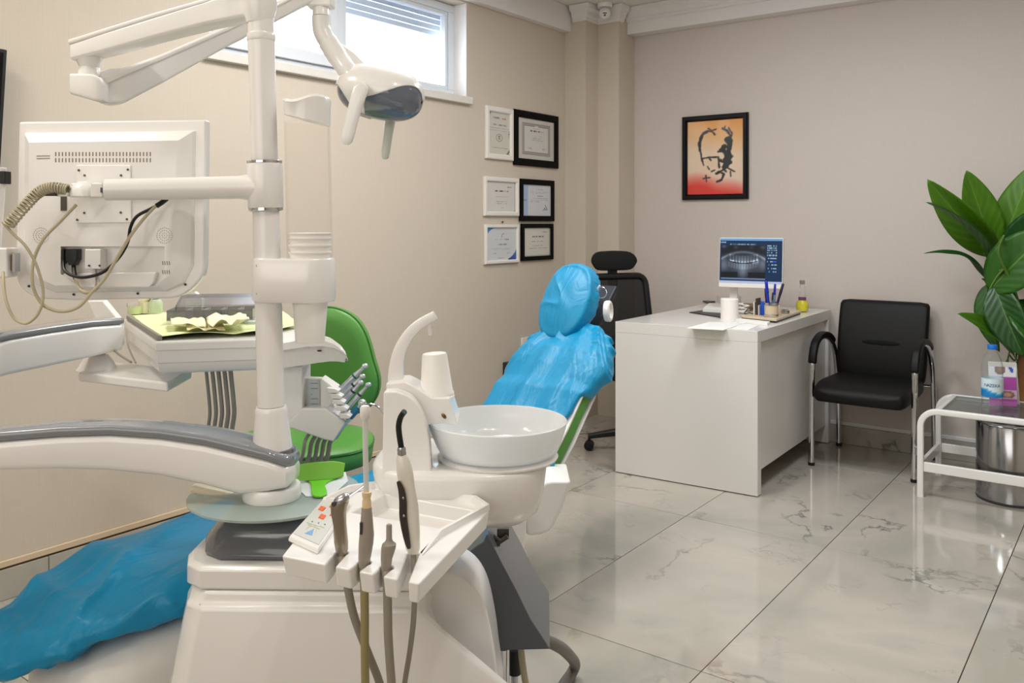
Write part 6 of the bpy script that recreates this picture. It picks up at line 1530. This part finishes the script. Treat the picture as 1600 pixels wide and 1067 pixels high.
cab([(12, 352, 1.675), (5, 348, 1.675), (22, 367, 1.675), (38, 382, 1.675), (52, 404, 1.68), (61, 426, 1.685), (67, 452, 1.69), (66, 474, 1.69), (58, 492, 1.69), (46, 503, 1.69), (36, 505, 1.69), (22, 497, 1.69), (11, 475, 1.69), (6, 450, 1.70), (5, 425, 1.72)], 0.0030, 'cable')

# ============================================================ left edge: stand with connector box, television
stb = P(-62, 1240, 1.92); stb.z = 0
es = thing('equipment_stand', 'slim white equipment stand with a connector box at the left edge', 'stand', stb)
tp_ = P(3.5, 262, 1.80)
B().tube([stb + UP * 0.02, tp_], 0.0085, 14).obj('post', 'white', es)
B().lathe(stb, [(0.16, 0), (0.165, 0.006), (0.16, 0.016), (0.03, 0.024)], UP, 40).obj('base_plate', 'white', es)
B().obox(P(8.5, 277.5, 1.80), CR * 0.006, CF * 0.012, UP * 0.0135).obj('knob', 'black', es, bevel=0.002)
B().obox(P(2, 410, 1.765), CR * 0.024, CF * 0.02, UP * 0.0305).obj('connector_box', 'white', es, bevel=0.004)
cn = B().obox(P(20, 410, 1.765), CR * 0.0075, CF * 0.008, UP * 0.016).obj('connector', mat('connector_metal', (150, 136, 112), 0.35, metal=0.8), es, bevel=0.001)
B().obox(P(25.5, 410, 1.765), CR * 0.0022, CF * 0.010, UP * 0.019).obj('connector_flange', 'steel', cn)
TVX = XL + 0.075
t1, t2 = onX(8, 79, TVX), onX(-5, 300, TVX); tvv = (t1 - t2).normalized(); tvu = V((0, -1, 0)); tvu = (tvu - tvv * tvu.dot(tvv)).normalized()
tv_h, tv_w = 0.56, 0.95
tvc = t1 + tvu * tv_w / 2 - tvv * tv_h / 2
tv = thing('television', 'black wall-mounted television at the upper left edge', 'television', V((XL, tvc.y, tvc.z - 0.28)))
B().obox(tvc, tvu * tv_w / 2, tvv * tv_h / 2, V((0.018, 0, 0))).obj('casing', 'black', tv, bevel=0.004)
B().obox(tvc + V((0.0187, 0, 0)), tvu * (tv_w / 2 - 0.012), tvv * (tv_h / 2 - 0.012), V((0.0005, 0, 0))).obj('screen', mat('screen_off', (8, 8, 10), 0.1), tv, smooth=0)
B().obox(V(((XL + tvc.x - 0.016) / 2, tvc.y, tvc.z)), V(((tvc.x - 0.018 - XL) / 2 - 0.002, 0, 0)), V((0, 0.12, 0)), UP * 0.1).obj('wall_bracket', 'charcoal', tv)
# ============================================================ delivery table on its arm
DT = 1.01
dl0 = onZ(380, 520, DT); dl0.z = 0.90
dt = thing('delivery_table', 'white dentist delivery table on a grey-topped swing arm', 'delivery table', dl0)
def tq(x, y, z=DT): return onZ(x, y, z)
LB, LF_, FM, RN = tq(192, 499), tq(243, 534), tq(400, 534), tq(478, 527)
Uf = (RN - LF_); Uf.z = 0; Uf.normalize(); Wb = (LB - LF_); Wb.z = 0
LBk = LF_ + Wb * 1.0
RBk = RN + Wb * 0.95
# main shell: stack of outlines, wider on top
def outl_(z, k):
    pts = [LF_, LF_ + Uf * 0.20, LF_ + Uf * 0.33, RBk - Uf * 0.03, LBk + Uf * 0.02, LBk]
    c = sum(pts, V()) / 6
    return [V((p.x + (c.x - p.x) * k, p.y + (c.y - p.y) * k, z)) for p in pts]
B().loft([outl_(DT - 0.078, 0.13), outl_(DT - 0.070, 0.08), outl_(DT - 0.052, 0.05), outl_(DT - 0.050, 0.035), outl_(DT - 0.022, 0.015), outl_(DT - 0.020, 0.0), outl_(DT - 0.004, 0.0), outl_(DT, 0.012)]).obj('table_body', 'white', dt, bevel=0.004, seg=2)
# curved right-hand wing that dips to a nose
wd = (RN - V((0, 0, CAMH))).dot(CF)
secs = []
for x, yt, yb, dep in ((408, 533.5, 582, 1.0), (425, 531, 581, 1.0), (455, 526, 577, 1.0), (478, 522, 574, 0.98), (504, 523.5, 569.5, 0.92), (522, 529.5, 567, 0.84), (534, 538.5, 567, 0.76), (541, 548, 568, 0.66), (543.5, 556, 568, 0.6)):
    d = 1.99
    t_, b_ = P(x, yt, d), P(x, yb, d)
    off = CR * ((x - CX) / FPX * d)
    near = off + CF * d; far = near + Wb * dep
    tt, bt = t_.z, b_.z
    mid1, mid2 = near + (far - near) * 0.06, near + (far - near) * 0.94
    secs.append([near + UP * (tt - 0.012), near + (far - near) * 0.02 + UP * (tt - 0.002), mid1 + UP * tt, mid2 + UP * tt, far + UP * (tt - 0.01), far + UP * bt, mid2 + UP * bt, mid1 + UP * bt, near + (far - near) * 0.05 + UP * (bt + (tt - bt) * 0.55), near + UP * (bt + (tt - bt) * 0.62)])
B().loft(secs).obj('table_wing', 'white', dt, bevel=0.004, seg=2)
B().sell(P(499, 548, 2.005), CR * 0.006, CF * 0.004, UP * 0.0022, 2, 2, 14, 6).obj('latch', 'charcoal', dt)
fr_ = B()
ledge = [LF_ + Uf * 0.012 + Wb * 0.03, LBk + Uf * 0.012 - Wb * 0.03]
B().obox((ledge[0] + ledge[1]) / 2 + UP * 0.0065, Uf * 0.005, (ledge[1] - ledge[0]) / 2, UP * 0.006).obj('tray_rail', mat('rail_grey', (134, 128, 120), 0.4), dt, bevel=0.002)
# swing arm in from the left with grey top
sb2, st2 = [], []
A2 = [(186, 2.22, 497, 545, 0.030), (178, 2.22, 495, 549, 0.036), (130, 2.14, 498, 560, 0.038), (70, 2.05, 506, 573, 0.038), (0, 1.94, 517, 588, 0.038), (-90, 1.83, 538, 612, 0.038), (-170, 1.72, 566, 640, 0.038)]
for i, (x, d, yt, yb, hw) in enumerate(A2):
    a, c = A2[max(i - 1, 0)], A2[min(i + 1, len(A2) - 1)]
    tv = P(c[0], 700, c[1]) - P(a[0], 700, a[1]); tv.z = 0; tv.normalize(); sd = V((-tv.y, tv.x, 0))
    zt = P(x, yt, d + hw).z; zb = P(x, yb, d - hw).z; c0 = C((x - CX) / FPX * d, d, 0); zs = zt - 0.013
    sb2.append(rrect(c0 + UP * (zs + zb) / 2, sd, UP, hw, (zs - zb) / 2, 0.010, 4))
    st2.append(rrect(c0 + UP * (zs + 0.0075), sd, UP, hw - 0.001, 0.007, 0.0055, 4))
B().loft(sb2).obj('swing_arm', 'white', dt, smooth=50)
B().loft(st2).obj('arm_top_strip', 'greystrip', dt, smooth=50)
# elbow joining the two arms outside the frame at left
ep = P(-170, 650, 1.69)
B().cyl(V((ep.x, ep.y, P(-170, 700, 1.67).z - 0.02)), V((ep.x, ep.y, P(-170, 600, 1.69).z)), 0.034, n=28).obj('arm_elbow', 'white', dt)
# end bracket below the arm
bk0 = P(152, 560, 2.22)
B().lathe(P(152, 545, 2.22), [(0.020, 0.012), (0.020, -0.012)], UP, 24).obj('pivot_pin', mat('pin_mauve', (150, 128, 136), 0.4), dt)
B().obox(P(140, 552, 2.205), CR * 0.013, CF * 0.006, UP * 0.006).obj('lock_lever', 'black', dt, bevel=0.002)
B().lathe(P(152, 553, 2.22), [(0.022, 0.0), (0.030, -0.006), (0.046, -0.034), (0.050, -0.038)], UP, 30).obj('pivot_cone', 'white', dt)
def bpl(x, y): return onZ(x, y, P(150, 577, 2.2).z)
zbk = P(150, 577, 2.2).z
bp4 = [P(122, 577, 2.16), P(262, 573, 2.02), P(300, 570, 2.20), P(160, 572, 2.34)]
bp4 = [V((q.x, q.y, zbk)) for q in bp4]
B().prism([q - UP * 0.024 for q in bp4], UP * 0.0235).obj('bracket_plate', 'white', dt, bevel=0.006, seg=3)
cabd = lambda pts, r, m, name='cable': B().tube(spl([P(*q) for q in pts], 8), r, 8).obj(name, m, dt)
cabd([(168, 537, 2.2), (185, 553, 2.17), (205, 566, 2.13)], 0.0028, 'hose')
cabd([(198, 516, 2.2), (200, 540, 2.17), (212, 567, 2.12)], 0.0022, 'hose')
# upright joint piece at the far end of the swing arm
B().prism([P(150, 500, 2.30), P(184, 499, 2.30), P(160, 470, 2.30), P(136, 470, 2.30)], CF * 0.03).obj('rear_upright', 'white', dt, bevel=0.003)
# instrument holder under the wing
HD = 2.06
B().prism(poly([(440, 572), (472, 573), (472, 640), (448, 662), (440, 650)], HD), CF * 0.09).obj('holder_stem', 'white', dt, bevel=0.003)
B().prism(poly([(472, 590), (501, 591), (501, 637), (472, 637)], HD + 0.03), CF * 0.02).obj('holder_back', 'white', dt, bevel=0.001)
kp2 = B().prism(poly([(479, 593), (499, 593), (500, 635), (478, 635)], HD + 0.028), CF * 0.0015).obj('touch_panel', mat('touch_panel', (196, 200, 204), 0.35), dt, smooth=0)
tm = B()
for k, y in enumerate((599, 607, 616, 623, 631)):
    tm.prism(poly([(486, y - 0.7), (497, y - 0.7), (497, y + 0.7), (486, y + 0.7)] if k != 2 else [(486, y - 0.5), (488, y - 0.5), (488, y + 0.5), (486, y + 0.5)], HD + 0.0275), CF * 0.0005)
tm.obj('panel_print', mat('panel_print', (140, 146, 154), 0.5), kp2, smooth=0)
B().prism(poly([(501, 591), (525, 607), (524, 617), (517, 632), (511, 639), (501, 637)], HD + 0.015), CF * 0.05).obj('holder_side', 'white', dt, bevel=0.002)
B().prism(poly([(447, 662), (472, 638), (508, 638), (540, 660), (521, 690), (506, 687), (452, 668)], HD - 0.005), CF * 0.11).obj('holder_body', 'white', dt, bevel=0.004, seg=3)
B().prism(poly([(540, 659), (549, 650), (521, 690.5), (518, 690)], HD - 0.004), CF * 0.10).obj('holder_edge', mat('edge_blue', (150, 186, 214), 0.35), dt, bevel=0.001)
# five cradles, each with a handpiece
HS = [(524, 612, 2.17, 'long straight silver handpiece standing furthest back in the holder', (570, 572), 0.0082),
      (529, 621, 2.15, 'silver contra-angle handpiece second from the back of the holder', (566, 588), 0.0074),
      (533, 630, 2.13, 'silver turbine handpiece in the middle of the holder', (563, 598), 0.0072),
      (538, 640, 2.11, 'slim dark-banded handpiece second from the front of the holder', (575, 601), 0.0066),
      (543, 652, 2.085, 'blue-tinted air syringe in the front cradle of the holder', (566, 630), 0.0078)]
M['hpsteel'] = mat('handpiece_steel', (204, 206, 210), 0.3, metal=0.7)
M['hpband'] = mat('handpiece_band', (52, 62, 66), 0.4)
for i, (x, y, d, lab_, (hx, hy), r) in enumerate(HS):
    cr = B().prism(poly([(x - 14, y - 6), (x - 1, y - 5), (x + 6, y - 1), (x + 2, y + 2.5), (x - 12, y + 2)], HD - 0.002 - 0.003 * i), CF * 0.03).obj('cradle', 'white', dt, bevel=0.002)
    a = P(x - 9, y + 14, d); h = P(hx, hy, d - 0.01); ax = h - a; L_ = ax.length; ax.normalize()
    t = thing('handpiece', lab_, 'handpiece', a, 'handpieces in the delivery holder')
    B().lathe(a, [(r * 0.7, 0), (r * 0.9, L_ * 0.05), (r, L_ * 0.30), (r * 0.92, L_ * 0.55), (r * 0.98, L_ * 0.70), (r * 0.7, L_ * 0.80), (r * 0.52, L_ * 0.90), (r * 0.55, L_ * 0.95)], ax, 20).obj('body', 'hpsteel', t)
    B().lathe(a + ax * L_ * 0.695, [(r * 1.02, 0), (r * 1.04, 0.001), (r * 1.04, 0.004), (r * 1.02, 0.005)], ax, 20).obj('colour_ring', mat('ring_green', (60, 110, 90), 0.4) if i == 0 else 'hpband', t)
    if i == 4:
        B().tube(spl([h - ax * 0.006, h + CR * 0.020 - UP * 0.002, h + CR * 0.040 - UP * 0.010, h + CR * 0.056 - UP * 0.032], 6), 0.0020, 8).obj('spray_tip', 'chrome', t)
        B().sell(h, CR * 0.010, CF * 0.010, UP * 0.010, 2.4, 2.4, 18, 10).obj('head', 'hpsteel', t)
        B().lathe(a + ax * L_ * 0.4, [(r * 1.05, 0), (r * 1.12, 0.004), (r * 1.08, 0.03), (r * 1.0, 0.034)], ax, 20).obj('grip', mat('grip_blue', (40, 110, 150), 0.3), t)
    else:
        hd_ = (ax * 0.4 + CR * 0.5 - UP * 0.2).normalized()
        B().lathe(h - hd_ * 0.006, [(r * 0.55, 0), (r * 0.75, 0.002), (r * 0.75, 0.011), (r * 0.5, 0.0135)], hd_, 18).obj('head', 'hpsteel', t)
    # hose loops down from the cradle and back up under the table
    q0 = P(478 + i * 9.5, 690 - (0 if i else 4), HD + 0.01 + 0.02 * i); tx_ = 322 + i * 9.5
    q9 = P(tx_, 584, 2.16)
    pts = [a + ax * 0.0, (a + q0) / 2 - UP * 0.006, q0, q0 - UP * 0.05 - CR * 0.012, q0 - UP * 0.13 - CR * 0.06, V(((q0.x + q9.x) / 2, (q0.y + q9.y) / 2, 0.60 - 0.01 * i)), P(tx_ + 8, 700, 2.18), P(tx_ + 6, 640, 2.17), q9 + UP * 0.01]
    B().tube(spl(pts, 8), (0.0042, 0.0052, 0.0052, 0.0055, 0.0060)[i], 8).obj('hose', mat('handpiece_hose', (150, 147, 140), 0.5) if 'hph' not in M else M['hph'], t)
    M['hph'] = bpy.data.materials['handpiece_hose']
# ---- things on the delivery table
pz = DT + 0.0015
M['limepaper'] = mat('lime_paper', (226, 236, 184), 0.8)
def grid_sheet(c00, c10, c11, c01, nu, nv, zf):
    def fn(s, t):
        p = (c00 * (1 - s) + c10 * s) * (1 - t) + (c01 * (1 - s) + c11 * s) * t
        return p + UP * zf(s, t, p)
    return B().grid(fn, nu, nv)
q00, q10, q11, q01 = tq(250, 531, pz), tq(474, 521, pz), tq(430, 488, pz), tq(200, 489, pz)
gs_ = grid_sheet(q00, q10, q11, q01, 60, 30, lambda s, t, p: 0.003 + 0.010 * max(0, 1 - t * 5) * (0.35 + 0.65 * abs(math.sin(s * 6.2))) + 0.003 * NZ.noise(p * 18) + (0.016 * clamp((s - 0.82) / 0.18) if s > 0.82 else 0))
tag(gs_.obj('tray_paper', 'limepaper', origin=dl0 + UP * (pz - dl0.z), solid=0.0006, fix=False, smooth=60), 'pale lime green paper liner covering the delivery table', 'paper liner')
M['smoke'] = glass_mat('smoked_plastic', (150, 150, 156), 0.45, 0.12)
M['smoke2'] = mat('smoked_box', (112, 112, 118), 0.25, alpha=0.5, coat=0.3)
ob = P(335, 498, 2.30); ob.z = pz + 0.014
ox0 = thing('organizer_box', 'smoky grey compartment box with open lid on the lime paper', 'organizer box', ob)
OU = CR * 0.985 + CF * 0.17; OU.normalize(); OW = V((-OU.y, OU.x, 0))
bw_, bd_, bh_ = 0.215, 0.105, 0.027
oc0 = P(328, 500, 2.24); oc0.z = pz + 0.0145
def okk(a, b, z): return oc0 + OU * a + OW * b + UP * z
def obx(name, a0, a1, b0, b1, z0, z1, m='smoke2', par=ox0): return B().obox(okk((a0 + a1) / 2, (b0 + b1) / 2, (z0 + z1) / 2), OU * ((a1 - a0) / 2), OW * ((b1 - b0) / 2), UP * ((z1 - z0) / 2)).obj(name, m, par, smooth=0)
h2 = bw_ / 2
M['divider'] = mat('divider_clear', (176, 176, 180), 0.3, alpha=0.7)
obx('box_floor', -h2, h2, 0, bd_, 0, 0.002)
obx('box_wall', -h2, h2, 0, 0.002, 0.0021, bh_); obx('box_wall', -h2, h2, bd_ - 0.002, bd_, 0.0021, bh_)
obx('box_wall', -h2, -h2 + 0.002, 0.0021, bd_ - 0.0021, 0.0021, bh_); obx('box_wall', h2 - 0.002, h2, 0.0021, bd_ - 0.0021, 0.0021, bh_)
for a in (-0.062, -0.022, -0.016, 0.022, 0.028, 0.066, 0.072): obx('divider', a, a + 0.0015, 0.0022, bd_ - 0.0022, 0.0022, bh_ - 0.002, 'divider')
ldir = (OW * 0.92 + UP * 0.26).normalized(); lh_ = okk(0, bd_, bh_ + 0.002); ln = OU.cross(ldir)
lid = B().obox(lh_ + ldir * 0.045, OU * h2, ldir * 0.045, ln * 0.001).obj('lid', 'smoke2', ox0, smooth=0)
for sg in (-1, 1): B().obox(lh_ + ldir * 0.045 + OU * (sg * (h2 - 0.001)) + ln * -0.006, OU * 0.001, ldir * 0.045, ln * 0.0045).obj('lid_edge', 'smoke2', lid, smooth=0)
B().obox(lh_ + ldir * 0.089 + ln * -0.006, OU * (h2 - 0.0022), ldir * 0.001, ln * 0.0045).obj('lid_edge', 'smoke2', lid, smooth=0)
M['yellowpaper'] = mat('yellow_tissue', (242, 234, 196), 0.8)
def crumple(label, pts, h, seed, m='yellowpaper', z=0.012):
    c = [tq(x, y, pz + z) for x, y in pts]
    g_ = grid_sheet(c[0], c[1], c[2], c[3], 16, 12, lambda s, t, p: h * (0.35 + 0.9 * abs(NZ.noise(V((s * 2.3 + seed, t * 2.1, seed)))) + 0.25 * NZ.noise(V((s * 6, t * 6 + seed, 0)))))
    ctr = sum(c, V()) / 4
    return tag(g_.obj('paper_towel', m, origin=ctr, smooth=25, solid=0.0008, fix=False), label, 'paper towel', 'crumpled papers on the delivery table')
crumple('crumpled yellow paper towel at the left, in front of the grey box', [(268, 515), (322, 516), (318, 503), (266, 504)], 0.020, 1.3)
crumple('crumpled yellow paper towel in the middle of the table front', [(292, 521), (352, 520), (348, 508), (290, 508)], 0.016, 4.9, z=0.010)
crumple('crumpled yellow paper towel beside the pole', [(325, 516), (390, 514), (384, 499), (322, 502)], 0.024, 8.4, z=0.016)
bl_ = onZ(395, 504, pz + 0.02)
tag(B().obox(bl_, CR * 0.012, CF * 0.010, UP * 0.004).obj('foil_scrap', mat('pale_blue_foil', (206, 222, 222), 0.35), bevel=0.001), 'small pale blue wrapper scrap beside the pole', 'wrapper')
j0 = onZ(211, 490, pz + 0.006)
jb = thing('bur_jar', 'small clear pot with white lid at the left end of the table', 'jar', j0)
B().lathe(j0, [(0.020, 0), (0.021, 0.002), (0.021, 0.022)], UP, 24).obj('jar_body', mat('pot_pale', (216, 228, 178), 0.3), jb)
B().lathe(j0, [(0.0225, 0.0222), (0.0225, 0.030), (0.019, 0.032)], UP, 24).obj('lid', 'clear', jb)
j1 = onZ(243, 489, pz + 0.006)
j1b = thing('glass_pot', 'clear bottle with a shiny round stopper between the jar and the box', 'bottle', j1)
B().lathe(j1, [(0.018, 0), (0.020, 0.003), (0.020, 0.030), (0.014, 0.040)], UP, 24).obj('pot_body', mat('pot_green', (206, 220, 190), 0.25, alpha=0.8), j1b)
B().sell(j1 + UP * 0.050, CR * 0.014, CF * 0.014, UP * 0.011, 2, 2, 20, 10).obj('stopper', mat('stopper', (208, 210, 208), 0.1, coat=0.8), j1b)
j2 = onZ(226, 489, pz + 0.006)
tag(B().sell(j2 + UP * 0.040, CR * 0.017 + UP * 0.006, CF * 0.017, UP * 0.011 , 2.5, 3, 20, 10).lathe(j2, [(0.017, 0), (0.017, 0.034)], UP, 20).obj('cotton_cup', mat('cotton_cream', (232, 226, 200), 0.6), origin=j2), 'cream cup tilted behind the clear pots', 'cup')
w0 = P(303, 470, 2.42)
tag(B().prism([P(290, 466, 2.44), P(304, 456, 2.44), P(316, 468, 2.44), P(312, 500, 2.44), P(290, 500, 2.44)], CF * 0.02).obj('white_card', 'paper', origin=V((w0.x, w0.y, P(300, 500, 2.44).z)), smooth=0), 'white card sticking up behind the organizer box lid', 'card')
